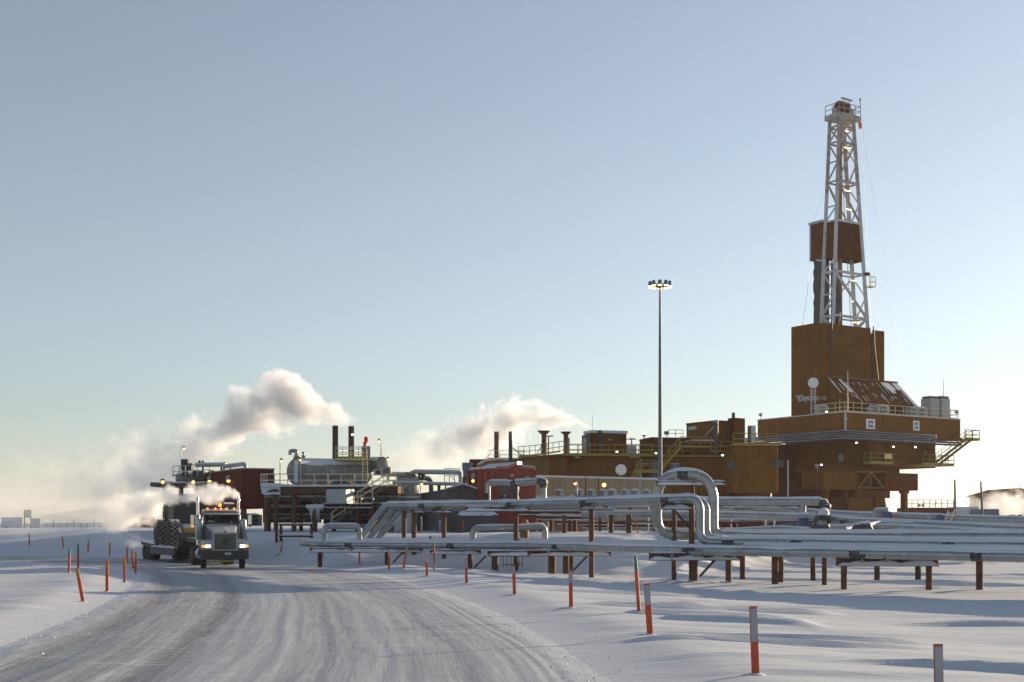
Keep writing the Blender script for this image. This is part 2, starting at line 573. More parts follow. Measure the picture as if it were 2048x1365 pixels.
def lattice(m, a, b, w, t, seg, up=(0, 1, 0)):
    """light square lattice mast from a to b"""
    a = Vector(a); b = Vector(b); d = (b - a).normalized()
    u = Vector(up); x = d.cross(u).normalized() * w / 2; y = x.cross(d).normalized() * w / 2
    L = (b - a).length; n = max(1, int(L / seg))
    cs = [x + y, x - y, -x - y, -x + y]
    for c in cs: m.bar(a + c, b + c, t)
    for i in range(n):
        p = a + d * (L * i / n); q = a + d * (L * (i + 1) / n)
        for k in range(4):
            c0, c1 = cs[k], cs[(k + 1) % 4]
            if i % 2: c0, c1 = c1, c0
            m.bar(p + c0, q + c1, t * 0.7)

def stair(parent, top, bot, width, side, steps=12, mt=None, rail=True, h=1.0, rm=None, treadm=None):
    """straight stair: stringers, each tread, guard rails on both sides"""
    mt = mt or STEEL; rm = rm or YELLOW
    top = Vector(top); bot = Vector(bot); sd = Vector(side).normalized() * width / 2
    for s in (-1, 1):
        MB().bar(top + sd * s, bot + sd * s, 0.07, 0.26).build('stringer', mt, parent)
        if rail:
            m = MB()
            for k in (0.5, 1.0):
                m.bar(top + sd * s + Vector((0, 0, h * k)), bot + sd * s + Vector((0, 0, h * k)), 0.05)
            n = max(2, int((top - bot).length / 1.6))
            for i in range(n + 1):
                q = top + (bot - top) * i / n + sd * s
                m.bar(q, q + Vector((0, 0, h)), 0.05)
            m.build('stair_rail', rm, parent)
    org = Vector(parent['_o'])
    run = (bot - top); run.z = 0; run.normalize()
    M = Matrix((run, run.cross(Vector((0, 0, -1))), (0, 0, 1))).transposed()
    me = MB().box((0, 0, 0), (0.24, width - 0.08, 0.04), M).mesh('tread'); me.materials.append(treadm or mt)
    for i in range(steps):
        q = top + (bot - top) * (i + 0.5) / steps
        o = bpy.data.objects.new('tread', me); col.objects.link(o); o.parent = parent; o.location = q - org

# ------------------------------------------------------------------ ground
def make_ground():
    ys = np.concatenate([np.linspace(-60, 8, 18), np.geomspace(9, 130, 430), np.geomspace(133, 3900, 60)])
    t = np.linspace(-1, 1, 361)
    core = 48 * np.sinh(2.0 * t) / np.sinh(2.0)
    far = np.geomspace(52, 3900, 40)
    xs = np.concatenate([-far[::-1], core, far])
    X, Y = np.meshgrid(xs, ys)
    Z = ground_z(X, Y)
    Z = np.where(Y < 6, np.minimum(Z, 0.0), Z)
    ny, nx = X.shape
    co = np.stack([X, Y, Z], 2).reshape(-1, 3)
    i = np.arange(ny - 1)[:, None] * nx + np.arange(nx - 1)[None]
    q = np.stack([i, i + 1, i + nx + 1, i + nx], 2).reshape(-1, 4)
    me = bpy.data.meshes.new('snow_ground')
    me.vertices.add(len(co)); me.vertices.foreach_set('co', co.ravel())
    me.loops.add(q.size); me.loops.foreach_set('vertex_index', q.ravel().astype(np.int32))
    me.polygons.add(len(q)); me.polygons.foreach_set('loop_start', np.arange(0, q.size, 4, dtype=np.int32))
    me.polygons.foreach_set('loop_total', np.full(len(q), 4, dtype=np.int32))
    me.polygons.foreach_set('use_smooth', np.ones(len(q), dtype=bool))
    me.update(calc_edges=True)
    me.materials.append(SNOW)
    o = link(me, 'snow_ground', None, (0, 0, 0), None, None, None, 'structure')
make_ground()

def road_mat():
    t = NT('packed_snow_road')
    uv = t.node('ShaderNodeUVMap').outputs[0]
    def mp(s, loc=(0, 0, 0)):
        m = t.node('ShaderNodeMapping'); m.inputs['Scale'].default_value = s; m.inputs['Location'].default_value = loc
        t.link(uv, m.inputs[0]); return m.outputs[0]
    # u runs along the road in metres, v across
    patch = t.noise(mp((0.12, 0.35, 1)), 1.0, 4, 0.6)
    sep = t.node('ShaderNodeSeparateXYZ'); t.link(uv, sep.inputs[0])
    streak = t.noise(mp((0.045, 2.2, 1)), 1.0, 6, 0.65)
    line1 = t.noise(mp((0.42, 10.0, 1)), 1.0, 7, 0.78)
    line2 = t.noise(mp((2.2, 24.0, 1), (3, 7, 0)), 1.0, 5, 0.8)
    grit = t.noise(mp((10.0, 14.0, 1)), 1.0, 6, 0.8)
    crumb = t.noise(mp((3.0, 4.0, 1), (9, 2, 0)), 1.0, 6, 0.75)
    wob = t.math('ADD', sep.outputs[1], t.math('MULTIPLY', t.math('SUBTRACT', patch, 0.5), 1.0))
    def band(c, w):
        d = t.math('ABSOLUTE', t.math('SUBTRACT', wob, c))
        return t.math('SUBTRACT', 1.0, t.math('DIVIDE', d, w), True)
    wheel = t.math('MAXIMUM', t.math('MAXIMUM', band(-4.3, 0.75), t.math('MAXIMUM', band(-1.9, 0.8), t.math('MULTIPLY', band(-2.9, 2.4), 0.6))), t.math('MULTIPLY', t.math('MAXIMUM', band(3.2, 0.9), band(0.9, 0.9)), 0.4))
    c = t.mix(t.ramp(line1, 0.34, 0.66), (0.235, 0.275, 0.335, 1), (0.42, 0.455, 0.51, 1))  # bluish shade and lit sides of fine ridges put into the colour
    c = t.mix(t.math('MULTIPLY', t.ramp(line2, 0.42, 0.68), 0.55), c, (0.50, 0.525, 0.555, 1))
    c = t.mix(t.math('MULTIPLY', t.ramp(streak, 0.45, 0.62), 0.45), c, (0.27, 0.295, 0.335, 1))
    dirt = t.math('MULTIPLY', wheel, t.math('ADD', t.math('MULTIPLY', t.math('SUBTRACT', 1.0, t.ramp(line1, 0.36, 0.66)), 0.75), 0.3), True)
    c = t.mix(t.math('MULTIPLY', dirt, 0.95), c, (0.135, 0.138, 0.148, 1))
    spk = t.math('MULTIPLY', t.ramp(grit, 0.57, 0.72), t.math('ADD', t.math('MULTIPLY', wheel, 0.75), 0.22), True)
    c = t.mix(t.math('MULTIPLY', spk, 0.8), c, (0.085, 0.08, 0.075, 1))
    # snow blown across the road in thin tongues
    wv = t.coord('Object', (0.32, 3.4, 1)); blow = t.noise(wv, 0.8, 7, 0.7)
    c = t.mix(t.math('MULTIPLY', t.ramp(blow, 0.54, 0.72), 0.6), c, (0.52, 0.55, 0.60, 1))
    # pale crumbly shoulders
    sh = t.ramp(t.math('ADD', t.math('ABSOLUTE', sep.outputs[1]), t.math('MULTIPLY', t.math('SUBTRACT', crumb, 0.5), 1.2)), 0.0, 1.0)
    shf = t.math('MULTIPLY', t.math('SUBTRACT', t.math('ADD', t.math('ABSOLUTE', sep.outputs[1]), t.math('MULTIPLY', t.math('SUBTRACT', crumb, 0.5), 1.4)), 4.75), 1.3, True)
    c = t.mix(t.math('MULTIPLY', shf, 0.9), c, (0.51, 0.55, 0.615, 1))
    t.link(c, t.b.inputs['Base Color'])
    t.b.inputs['Roughness'].default_value = 0.65
    t.b.inputs['Specular IOR Level'].default_value = 0.25
    h = t.math('ADD', t.math('ADD', t.math('MULTIPLY', line1, 0.5), t.math('MULTIPLY', streak, 0.4)), t.math('MULTIPLY', crumb, 0.5))
    t.bump(h, 0.45, 0.035)
    return t.m

def make_road():
    n = 900
    seg = np.linalg.norm(np.diff(RL, axis=0), axis=1); S = np.concatenate([[0], np.cumsum(seg)])
    sv = np.concatenate([np.linspace(0, 95, 760), np.linspace(95.5, S[-1], 120)])
    cx_ = np.interp(sv, S, RL[:, 0]); cy_ = np.interp(sv, S, RL[:, 1])
    tx = np.gradient(cx_, sv); ty = np.gradient(cy_, sv); L = np.hypot(tx, ty); tx /= L; ty /= L
    vv = np.linspace(-HALF - 1.0, HALF + 1.0, 170)
    Sg, V = np.meshgrid(sv, vv, indexing='ij')
    X = cx_[:, None] + ty[:, None] * V; Y = cy_[:, None] - tx[:, None] * V
    # ruts and shaved ridges running along the road
    wob = V + 0.5 * (vnoise(Sg / 9, V * 0 + 3, 11) - 0.5)
    z = 0.013 * (vnoise(Sg / 14, wob / 0.22, 12) - 0.5) + 0.007 * (vnoise(Sg / 5, wob / 0.1, 13) - 0.5) + 0.02 * (vnoise(Sg / 2.2, V / 1.1, 16) - 0.5)
    for c, w, dp in ((-4.2, 0.45, 0.04), (-2.1, 0.5, 0.03), (3.2, 0.4, 0.012), (0.7, 0.4, 0.01), (4.62, 0.05, 0.022), (4.86, 0.05, 0.020), (4.15, 0.05, 0.010)):
        z = z - dp * np.exp(-((wob - c) / w) ** 2) * (0.6 + 0.8 * vnoise(Sg / 1.5, V * 0 + c, 14))
    z = z + 0.05 * np.exp(-((wob + 5.2) / 0.35) ** 2) * vnoise(Sg / 0.8, V / 0.3, 15) + 0.03 * np.exp(-((wob - 5.4) / 0.5) ** 2) * (vnoise(Sg / 0.5, V / 0.2, 17) - 0.6)
    edge = sstep(HALF - 1.4, HALF + 1.0, np.abs(V))
    z = z * (1 - edge) - 0.05 * edge
    z = z + 0.012
    co = np.stack([X, Y, z], 2).reshape(-1, 3)
    ny, nx = X.shape
    i = np.arange(ny - 1)[:, None] * nx + np.arange(nx - 1)[None]
    q = np.stack([i, i + 1, i + nx + 1, i + nx], 2).reshape(-1, 4)
    me = bpy.data.meshes.new('snow_road')
    me.from_pydata(co.tolist(), [], q.tolist())
    me.polygons.foreach_set('use_smooth', np.ones(len(q), dtype=bool))
    uvl = me.uv_layers.new(name='UVMap')
    uv = np.stack([Sg, V], 2).reshape(-1, 2)[q.ravel()]
    uvl.data.foreach_set('uv', uv.ravel())
    me.update()
    me.materials.append(road_mat())
    o = link(me, 'snow_road', None, (0, 0, 0), None, None, None, 'structure')
    # vertices ordered so that faces look up
    bm = bmesh.new(); bm.from_mesh(me); 
    if bm.faces and sum(f.normal.z for f in list(bm.faces)[:50]) < 0:
        bmesh.ops.reverse_faces(bm, faces=bm.faces)
    bm.to_mesh(me); bm.free()
make_road()

# ================================================================== pipelines
def pipeline(name, label, pts, r, m=None, cap=True, rad=0.55, group=None, n=16, bands=1.1, seed=0, arc=52, th=0.06, world=False, cat='pipe'):
    """pts: (px, py, Y) of the pipe's axis"""
    P = [Vector(p) for p in pts] if world else [W(*p) for p in pts]
    B = bend(P, rad, 7)
    o = MB().tube(B, r, n).build(name, m or CLAD, None, label, cat, group)
    if bands:
        bm_ = MB(); acc = 0; nxt = bands * 0.6
        for a, b in zip(B[:-1], B[1:]):
            L = (b - a).length
            while nxt < acc + L:
                q = a + (b - a) * ((nxt - acc) / L); d = (b - a).normalized()
                bm_.tube([q - d * 0.03, q + d * 0.03], r + 0.008, n, cap=False)
                nxt += bands * (0.9 + 0.2 * rnd.random())
            acc += L
        if bm_.v: tag(bm_.build('cladding_bands', CLADF, o), kind='stuff')
    if cap:
        snowcap(B, r, seed or int(abs(P[0].x * 13 + P[0].y)), arc, th, parent=o)
    return o

def bare_joint(o, pts, px, r, L=.45):
    """a stretch where the jacket is missing and the dark pipe shows"""
    for a, b in zip(pts[:-1], pts[1:]):
        if min(a[0], b[0]) <= px <= max(a[0], b[0]) and a[0] != b[0]:
            t = (px - a[0]) / (b[0] - a[0]); q = W(*a).lerp(W(*b), t); d = (W(*b) - W(*a)).normalized()
            MB().tube([q - d * L / 2, q + d * L / 2], r + .012, 16).build('bare_joint', BLACKF, o); return
P1 = [(604, 1086, 73.4), (640, 1090, 72.5), (850, 1091, 70.5), (1060, 1092, 67.5), (1250, 1097, 61), (1400, 1102, 56.6), (1560, 1104.5, 54), (1800, 1109, 50.5), (2048, 1114.5, 47), (2500, 1128, 42)]
p1_ = pipeline('pipeline', 'long snow-capped insulated pipe nearest the camera on the low rack', P1, 0.20, seed=3, th=0.08, group='pipes on the low rack')
P2 = [(700, 1086, 73.8), (850, 1086, 71.8), (1060, 1087, 68.8), (1250, 1091, 62.3), (1400, 1095, 57.8), (1560, 1097.5, 55.2), (1800, 1102, 51.6), (2048, 1106.5, 48.2), (2500, 1119, 43)]
pipeline('pipeline', 'snow-capped insulated pipe just behind the nearest pipe of the low rack', P2, 0.20, seed=5, th=0.08, group='pipes on the low rack')
E1 = [(712, 1088, 75.2), (770, 1012, 76), (1000, 1010, 69.5), (1183, 1005, 63), (1300, 1001, 59.5), (1400, 999, 57), (1400, 1084, 57), (1445, 1085, 56.6), (1560, 1085, 56), (1800, 1089, 52.8), (2048, 1092.5, 49.5), (2500, 1100, 45)]
e1_ = pipeline('pipeline', 'raised grey pipe sloping up at left, running on posts, dropping at the loop', E1, 0.19, seed=7, th=0.09)
E2 = [(730, 1088, 76.4), (788, 1017, 77), (1000, 1013, 71.5), (1300, 1004, 61), (1413, 1002, 58.6), (1413, 1079, 58.6), (1460, 1080, 58.2), (1800, 1084, 54.5), (2048, 1087, 51), (2500, 1094, 46)]
pipeline('pipeline', 'middle of the three sloping pipes, running behind the raised grey pipe', E2, 0.17, seed=9, th=0.07)
E3 = [(747, 1088, 77.4), (806, 1019, 78), (1000, 1016, 73.5), (1180, 1013, 66.5)]
pipeline('pipeline', 'rightmost of the three parallel sloping pipes by the grey building', E3, 0.17, seed=11, th=0.07)
LP_ = [(2500, 1084, 47.5), (2048, 1075, 52.4), (1800, 1074, 55.5), (1560, 1073, 60), (1470, 1072, 61), (1427, 1071, 61), (1427, 949, 61), (1314, 949, 61.6), (1314, 1069, 61.9), (1380, 1071, 62.2), (1560, 1074, 61.4), (1800, 1077, 57), (2048, 1080, 54), (2500, 1090, 49)]
lp = pipeline('expansion_loop', 'tall galvanised pipe expansion loop standing above the low rack', LP_, 0.235, seed=13, rad=1.25, th=0.09, n=20, bands=0.75)

for px in (700, 905, 1118, 1378, 1716, 1960): bare_joint(p1_, P1, px, .20)
for px in (851, 1025, 1172, 1335, 1456, 1597, 1903): bare_joint(e1_, E1, px, .19, .5)
bare_joint(lp, LP_, 1366, .235, .5)
def ibeam(m, a, b, h=0.32, w=0.28):
    a = Vector(a); b = Vector(b); d = (b - a).normalized(); y = Vector((-d.y, d.x, 0)); z = Vector((0, 0, 1))
    m.bar(a - z * (h / 2 - 0.02), b - z * (h / 2 - 0.02), w, 0.035)
    m.bar(a + z * (h / 2 - 0.02), b + z * (h / 2 - 0.02), w, 0.035)
    m.bar(a, b, 0.03, h - 0.076)

def lump(m, a, b, w, h, seed, step=0.25, z0=0.0):
    """an uneven loaf of snow along a ledge from a to b"""
    a = Vector(a); b = Vector(b); L = (b - a).length; d = (b - a) / L; y = Vector((-d.y, d.x, 0))
    n = max(2, int(L / step)); K = 6; rg = []
    for i in range(n + 1):
        t = i / n
        q = float(vnoise(np.array([t * L * 2.3 + seed]), np.array([seed * 1.7]), 4)[0])
        e = min(1, 6 * t * L / max(w, .1), 6 * (1 - t) * L / max(w, .1)) * 0.9 + 0.1
        ww = w * (0.8 + 0.35 * q) * (0.6 + 0.4 * e); hh = h * (0.45 + 1.0 * q) * e
        p = a + d * (L * t)
        rg.append([p + y * (ww / 2 * math.cos(math.pi * k / (K - 1))) + Vector((0, 0, z0 + hh * math.sin(math.pi * k / (K - 1)))) for k in range(K)])
    m.add([q for g in rg for q in g], [(i * K + k, i * K + k + 1, (i + 1) * K + k + 1, (i + 1) * K + k) for i in range(n) for k in range(K - 1)], True)

def support(label, piles, beam, group='pipe supports', brace=None, w=0.26, bh=0.34, seed=1, cat='pipe support', saddle=()):
    """one bent of the rack: piles (px, Y, top z), the cap beam (px0, px1, py, Y) with snow on its ledges, diagonal braces"""
    x0 = (piles[0][0] - CX) * piles[0][1] / F
    t = thing('pipe_support', label, cat, (x0, piles[0][1], gz(x0, piles[0][1])), group)
    bz = None
    if beam:
        a = W(beam[0], beam[2], beam[3]); b = W(beam[1], beam[2], beam[3]); bz = a.z
        m = MB(); ibeam(m, a, b, bh)
        bo = m.build('cap_beam', RUST, t)
        s = MB(); lump(s, a + Vector((0, 0, bh / 2 - 0.004)), b + Vector((0, 0, bh / 2 - 0.004)), 0.28, 0.07, seed)
        s.build('snow_ledge', SNOWCAP, bo)
        s = MB(); lump(s, a + Vector((0, -0.09, -bh / 2 + 0.03)), b + Vector((0, -0.09, -bh / 2 + 0.03)), 0.11, 0.19, seed + 3)
        s.build('snow_ledge', SNOWCAP, bo)
        k = MB(); L = (b - a).length; d = (b - a) / L
        for i in range(1, max(2, int(L / 0.9))):
            q = a + d * (L * i / max(2, int(L / 0.9)))
            k.box(q + Vector((0, -0.008, 0)), (0.12, 0.25, bh - 0.085))
        tag(k.build('stiffeners', CLADF, bo), kind='stuff')
    for i, p in enumerate(piles):
        x = (p[0] - CX) * p[1] / F; zt = p[2] if len(p) > 2 else bz - bh / 2 - 0.004
        zb = gz(x, p[1]) - 0.3
        ww = p[3] if len(p) > 3 else w
        MB().cyl((x, p[1], zb), (x, p[1], zt), ww / 2, None, 12).build('pile', RUST, t)
    if brace:
        for (ax, ay, bx_, by_, Y) in brace:
            MB().bar(W(ax, ay, Y), W(bx_, by_, Y), 0.10).build('brace', BLACK, t)
    for (sx, sy, Y, sw) in saddle:
        MB().box(W(sx, sy, Y), (sw, 0.3, 0.16)).build('saddle', BLACK, t)
    return t

# the low rack's bents, right to left
support('wide snow-topped rack beam on two short posts, nearest bent at right', [(1688, 52.3), (1858, 52.3)], (1672, 1876, 1125, 52.3), seed=2, bh=0.34, saddle=[(1716, 1113.5, 50.9, 0.5), (1773, 1113.5, 50.9, .3), (1813, 1114, 50.5, .3)])
support('single rusty post under the pipes at the far right edge', [(1959, 52.5, 1.2)], None, w=0.28)
support('rusty post pair under the low rack left of the wide beam', [(1550, 56.5, 1.25, 0.3), (1562, 58.5, 1.3)], None)
support('lone rusty rack post in front of the wide beam gap', [(1649, 56.0, 1.2, 0.23)], None)
support('slim rusty post behind the low rack near the blue valve', [(1626, 61.5, 1.5, 0.25)], None)
support('rack beam with braced posts below the tall pipe loop', [(1390, 57.6), (1457, 60, 1.1, .28)], (1298, 1480, 1114, 57.2), seed=4, brace=[(1429, 1121, 1400, 1153, 57.0)], saddle=[(1378, 1099, 56.3, 0.5), (1436, 1107, 56.3, .3)])
support('rusty post beneath the left end of the loop rack beam', [(1348, 62, 1.1, .24)], None)
support('rack beam with a cluster of rusty posts beside the white stake', [(1132, 66.0, None or 0.95, .34), (1142, 66.2, 0.95, .22), (1184, 67, .95, .22)], (1055, 1222, 1107, 65.4), seed=6, bh=0.30, brace=[(1174, 1113, 1147, 1141, 65.2)], saddle=[(1120, 1097, 65.6, .5)])
support('thick pair of rack posts left of the post cluster', [(1104, 66.8, 0.95, .40)], (975, 1100, 1107.5, 66.8), seed=8, bh=.28)
support('thick dark post under the rack with a small ladder beside it', [(990, 68.5, 1.0, .36)], (978, 1060, 1110, 68.5), seed=9, bh=.2)
support('rack post with brace below the orange guard', [(940, 69.6)], (860, 962, 1105, 69.4), seed=10, bh=0.24, brace=[(972, 1112, 948, 1136, 69.3)])
support('rack post with brace near the left end of the low rack', [(774, 71.4)], (702, 846, 1101, 71.2), seed=12, bh=0.24, brace=[(806, 1104, 786, 1126, 71.2)])
support('snowed-in ground beam where the low pipe leaves the snow bank', [(640, 72.2, 0.9)], (620, 738, 1101, 71.9), seed=14, bh=0.26)
for i, (px, Y, lab) in enumerate(((1485, 62.5, 'short rusty post behind the low rack right of the loop'), (1754, 60.5, 'short rusty post seen under the wide snow-topped beam'), (1836, 60.0, 'short rusty post seen between the wide beam and its right post'))):
    support(lab, [(px, Y, 1.5, .27)], None)

# posts of the raised pipe
support('leftmost rusty post under the raised pipe by the grey building', [(808, 75.2, 3.2, .28)], None)
support('second rusty post under the raised pipe, with snowy bracket', [(828, 74.8, 3.2, .30)], (822, 850, 1023, 74.8), seed=21, bh=.2)
support('rusty post and cap under the raised pipe left of the red building', [(888, 73.2)], (868, 905, 1022.5, 73.2), seed=22, bh=.22, saddle=[(873, 1019, 72.6, .5)])
support('rusty post and wide cap under the raised pipe in front of the red building', [(1032, 68.9)], (930, 1060, 1019, 68.9), seed=23, bh=.26, saddle=[(1018, 1014, 68.0, .45)])
support('rusty post and cap under the raised pipe in front of the beige building', [(1183, 63.3)], (1160, 1215, 1014, 63.3), seed=24, bh=.26, saddle=[(1172, 1009, 62.7, .45)])
support('tall rusty post and bracket carrying the raised pipe at its drop', [(1383, 58.0, 3.42, .24)], (1322, 1384, 1013, 57.8), seed=25, bh=.3, brace=[(1347, 1019, 1379, 1057, 57.8)], saddle=[(1338, 1007.5, 57.3, .5)])
support('rusty post behind the tall loop with the long beam under its arch', [(1348, 61.9, 3.2, .24), (1384, 61.5)], (1312, 1452, 967.5, 61.3), seed=26, bh=.2)

# the rack behind
for i, (px, Y, w_, lab) in enumerate(((956, 96, .22, 'slim back-rack post left of the red building'), (975, 93, .3, 'reddish back-rack post in front of the red building'), (1103, 100, .26, 'short back-rack post left of the paired posts'),
        (1129, 88, .3, 'back-rack post under a snowy beam end'), (1139, 100, .26, 'left one of the paired back-rack posts'), (1150, 100, .3, 'right one of the paired back-rack posts'), (1222, 86, .34, 'thick back-rack post left of the tall loop'), (1258, 84, .38, 'thick back-rack post with red conduit beside it'))):
    support(lab, [(px, Y, 3.0, w_)], None, 'posts of the back rack')
def rackbeam(label, px0, px1, py0, py1, Y0, Y1, h, seed):
    a = W(px0, py0, Y0); b = W(px1, py1, Y1)
    m = MB(); ibeam(m, a, b, h, 0.25)
    o = m.build('rack_beam', RUST, None, label, 'beam', 'snowy beams of the back rack')
    s = MB(); lump(s, a + Vector((0, 0, h / 2 - .003)), b + Vector((0, 0, h / 2 - .003)), .26, .10, seed); s.build('snow_ledge', SNOWCAP, o)
    s = MB(); lump(s, a + Vector((0, -.08, -h / 2 + .03)), b + Vector((0, -.08, -h / 2 + .03)), .1, .09, seed + 5); s.build('snow_ledge', SNOWCAP, o)
rackbeam('long frosted back-rack beam, upper one behind the small tan tank', 1032, 1190, 1027, 1027, 92, 92, .3, 31)
rackbeam('long frosted back-rack beam, lower one behind the small tan tank', 1034, 1190, 1036, 1038, 94, 94, .3, 33)
rackbeam('frosted back-rack beam below the raised pipe near the red building', 940, 1030, 1034, 1031, 98, 98, .35, 35)
rackbeam('low frosted beam behind the back-rack post pair', 1110, 1260, 1046, 1049, 104, 104, .3, 37)
rackbeam('dark beam low between the thick back-rack posts and the loop', 1170, 1312, 1053, 1055, 106, 106, .45, 39)
rackbeam('snow-topped beam in front of the air conditioner row', 1130, 1312, 1010, 1009, 84, 84, .4, 41)

pipeline('pipeline', 'fat grey back-rack pipe left of the tall loop', [(1165, 1029, 90), (1310, 1029, 86), (1450, 1031, 83), (1640, 1036, 80), (1720, 1044, 76), (2048, 1060, 68), (2500, 1082, 60)], 0.23, seed=43, th=.07)
pipeline('pipeline', 'pipe with a kinked start running right behind the tall loop', [(1436, 1022, 92), (1478, 1013, 92), (1650, 1027, 88), (1720, 1031, 86), (2048, 1041, 80), (2500, 1054, 72)], 0.22, seed=45, th=.06)
pipeline('pipeline', 'raised back pipe ending in a black wrapped elbow', [(1296, 1003, 84), (1640, 1004, 80.5), (1650, 1010, 80.3)], 0.24, seed=47, th=.08)
pipeline('pipeline', 'vertical silver branch pipe above the larger blue valve', [(1606, 1005, 80.8), (1606, 1040, 80.8)], 0.19, cap=False, bands=.5)
pipeline('pipeline', 'short white pipe stub behind the raised pipe, with rounded end', [(1150, 1019, 84), (1228, 1019, 82)], .14, seed=49, bands=0)
pipeline('pipeline', 'thin reddish conduit sagging along the back rack', [(1190, 1046, 92), (1268, 1043, 90), (1450, 1046, 86), (1530, 1049, 84), (1600, 1052, 82), (1800, 1054, 80)], .045, RED, cap=False, bands=0, n=8)
for k, (y0, y1, lab) in enumerate(((1022, 1024, 'thin frosted line, top one behind the loop'), (1040, 1041, 'thin frosted line, middle one behind the loop'), (1057, 1058, 'thin frosted line near the snow behind the loop'))):
    pipeline('pipe_line', lab, [(1165, y0, 98), (1450, (y0 + y1) / 2, 94), (1600, y1, 92)], .08, CLADF, cap=False, bands=0, n=8, group='thin lines on the back rack')
for k, (pts, lab) in enumerate((([(1660, 1055, 74), (1780, 1053, 73), (2060, 1068, 66)], 'low grey flowline half hidden by the low rack at right'), ([(1450, 1062, 78), (1560, 1056, 80), (1620, 1060, 78)], 'snowy flowline bending up right of the loop'),
                               ([(1690, 1062, 70), (1762, 1047, 74), (1900, 1052, 72)], 'kinked flowline between the blue valves'), ([(1830, 1048, 90), (2060, 1052, 84)], 'straight flowline behind the small ladder'))):
    pipeline('flowline', lab, pts, .13, CLADF, seed=60 + k, bands=0, n=10, th=.05, rad=.4)

# small loops and fittings on the low rack
pipeline('pipe_loop', 'small upright pipe loop near the left end of the low rack', [(648, 1104, 72.4), (648, 1053, 72.4), (719, 1053, 73), (719, 1090, 73)], .155, rad=.32, bands=.6, seed=51, th=.05)
pipeline('pipe_loop', 'small pipe loop rising behind the orange guard', [(946, 1096, 70.4), (946, 1057, 70.4), (1040, 1056, 70.4), (1090, 1053, 71), (1090, 1079, 71)], .165, rad=.32, bands=.6, seed=53, th=.05)
o = MB().lathe([(.05, 1.25), (.17, 1.2), (.24, 1.05), (.25, .3), (.25, 0)], Matrix.Translation(W(1049, 1084, 71.2)), 16).build('small_tank', TAN, None, 'small tan upright tank behind the pipe loop', 'tank')
m = MB(); c = W(957, 1093, 70); 
for k in range(10):
    a0 = R(70 + 22 * k); a1 = R(70 + 22 * (k + 1))
    for rr in ((.23, .33),):
        pts = []
        for (a, r_) in ((a0, .23), (a1, .23), (a1, .33), (a0, .33)):
            pts.append(c + Vector((r_ * math.cos(a), 0, r_ * math.sin(a))))
        m.prism(pts, (0, .42, 0))
o = m.build('pipe_guard', ORANGE, None, 'orange half-ring guard clipped on the low pipe', 'pipe guard')

# black wrapped wellheads, valves
def lumpy(name, label, path, m, cat, seed=0, n=12, amp=.22):
    """a wrapped, tied-down shape: rings of uneven radius along a path of (px, py, Y, r)"""
    rr = random.Random(seed); P = []; rs = []
    for a, b in zip(path[:-1], path[1:]):
        for k in range(5):
            t = k / 5; P.append(W(*(a[i] + (b[i] - a[i]) * t for i in range(3)))); rs.append((a[3] + (b[3] - a[3]) * t) * (1 + amp * (rr.random() - .5)))
    P.append(W(*path[-1][:3])); rs.append(path[-1][3])
    mb = MB().tube(P, rs, n)
    for i, v in enumerate(mb.v): mb.v[i] = (v[0] + (rr.random() - .5) * .07, v[1] + (rr.random() - .5) * .07, v[2] + (rr.random() - .5) * .05)
    return mb.build(name, m, None, label, cat)
lumpy('wrapped_wellhead', 'big black tarp-wrapped wellhead right of the larger blue valve', [(1644, 1003, 80, .28), (1652, 1014, 79.8, .3), (1650, 1022, 79.6, .22), (1646, 1030, 79, .42), (1643, 1050, 78.6, .55), (1643, 1072, 78.4, .6)], BLACKF, 'wellhead', 1)
lumpy('wrapped_wellhead', 'black wrapped valve tree in front of the red building', [(1026, 962, 79, .17), (1029, 975, 79, .28), (1030, 990, 79, .22), (1031, 1008, 79, .3)], BLACKF, 'wellhead', 2)
lumpy('wrapped_wellhead', 'low black tarp heap between the blue valves', [(1700, 1066, 70, .1), (1718, 1056, 70, .34), (1732, 1056, 70, .36), (1748, 1066, 70, .1)], BLACKF, 'wellhead', 3)
def bluevalve(px, py0, py1, Y, w, label, handle=True):
    p = W(px, py1, Y); h = (py1 - py0) * Y / F
    t = thing('valve_box', label, 'valve', p)
    m = MB().box(p + Vector((0, 0, h * .42)), (w, w, h * .84)); m.box(p + Vector((0, 0, h * .92)), (w * .8, w * .8, h * .16)); m.build('body', BLUE, t)
    m = MB().cyl(p + Vector((w * .5, -.1, h * .3)), p + Vector((w * .5 + .45, -.1, h * .3)), w * .28, None, 12); m.cyl(p + Vector((w * .5 + .2, -.1, h * .3)), p + Vector((w * .5 + .2, -.1, h * .62)), w * .18, None, 10); m.build('actuator', BLACKF, t)
    if handle: MB().lathe([(.3 * w, 0), (.36 * w, .02), (.3 * w, .04)], Matrix.Translation(p + Vector((0, 0, h + .02))), 14).build('hand_wheel', STEEL, t)
bluevalve(1606, 1037, 1066, 80.2, .62, 'larger blue valve under the vertical silver branch pipe')
bluevalve(1775, 1024, 1044, 84, .5, 'blue valve with silver pipe bridge left of the orange one')
bluevalve(1882, 1031, 1049, 82, .5, 'blue valve beside the small leaning ladder')
bluevalve(1365, 985, 991, 84, .4, 'small blue valve cap peeking over the raised pipe', False)
MB().cyl(W(1792, 1046, 83.5), W(1792, 1032, 83.5), .19, None, 14).build('orange_drum', ORANGE, None, 'small orange cylinder beside the blue valve', 'cylinder')
pipeline('pipe_bridge', 'silver pipe bridge leading into the left blue valve', [(1749, 1048, 84.5), (1749, 1022, 84.5), (1777, 1022, 84.2)], .17, rad=.2, bands=0, seed=71)
pipeline('pipe_bridge', 'silver pipe bridge leading into the right blue valve', [(1859, 1066, 82.4), (1859, 1032, 82.4), (1884, 1033, 82.2)], .13, rad=.2, bands=0, seed=73)
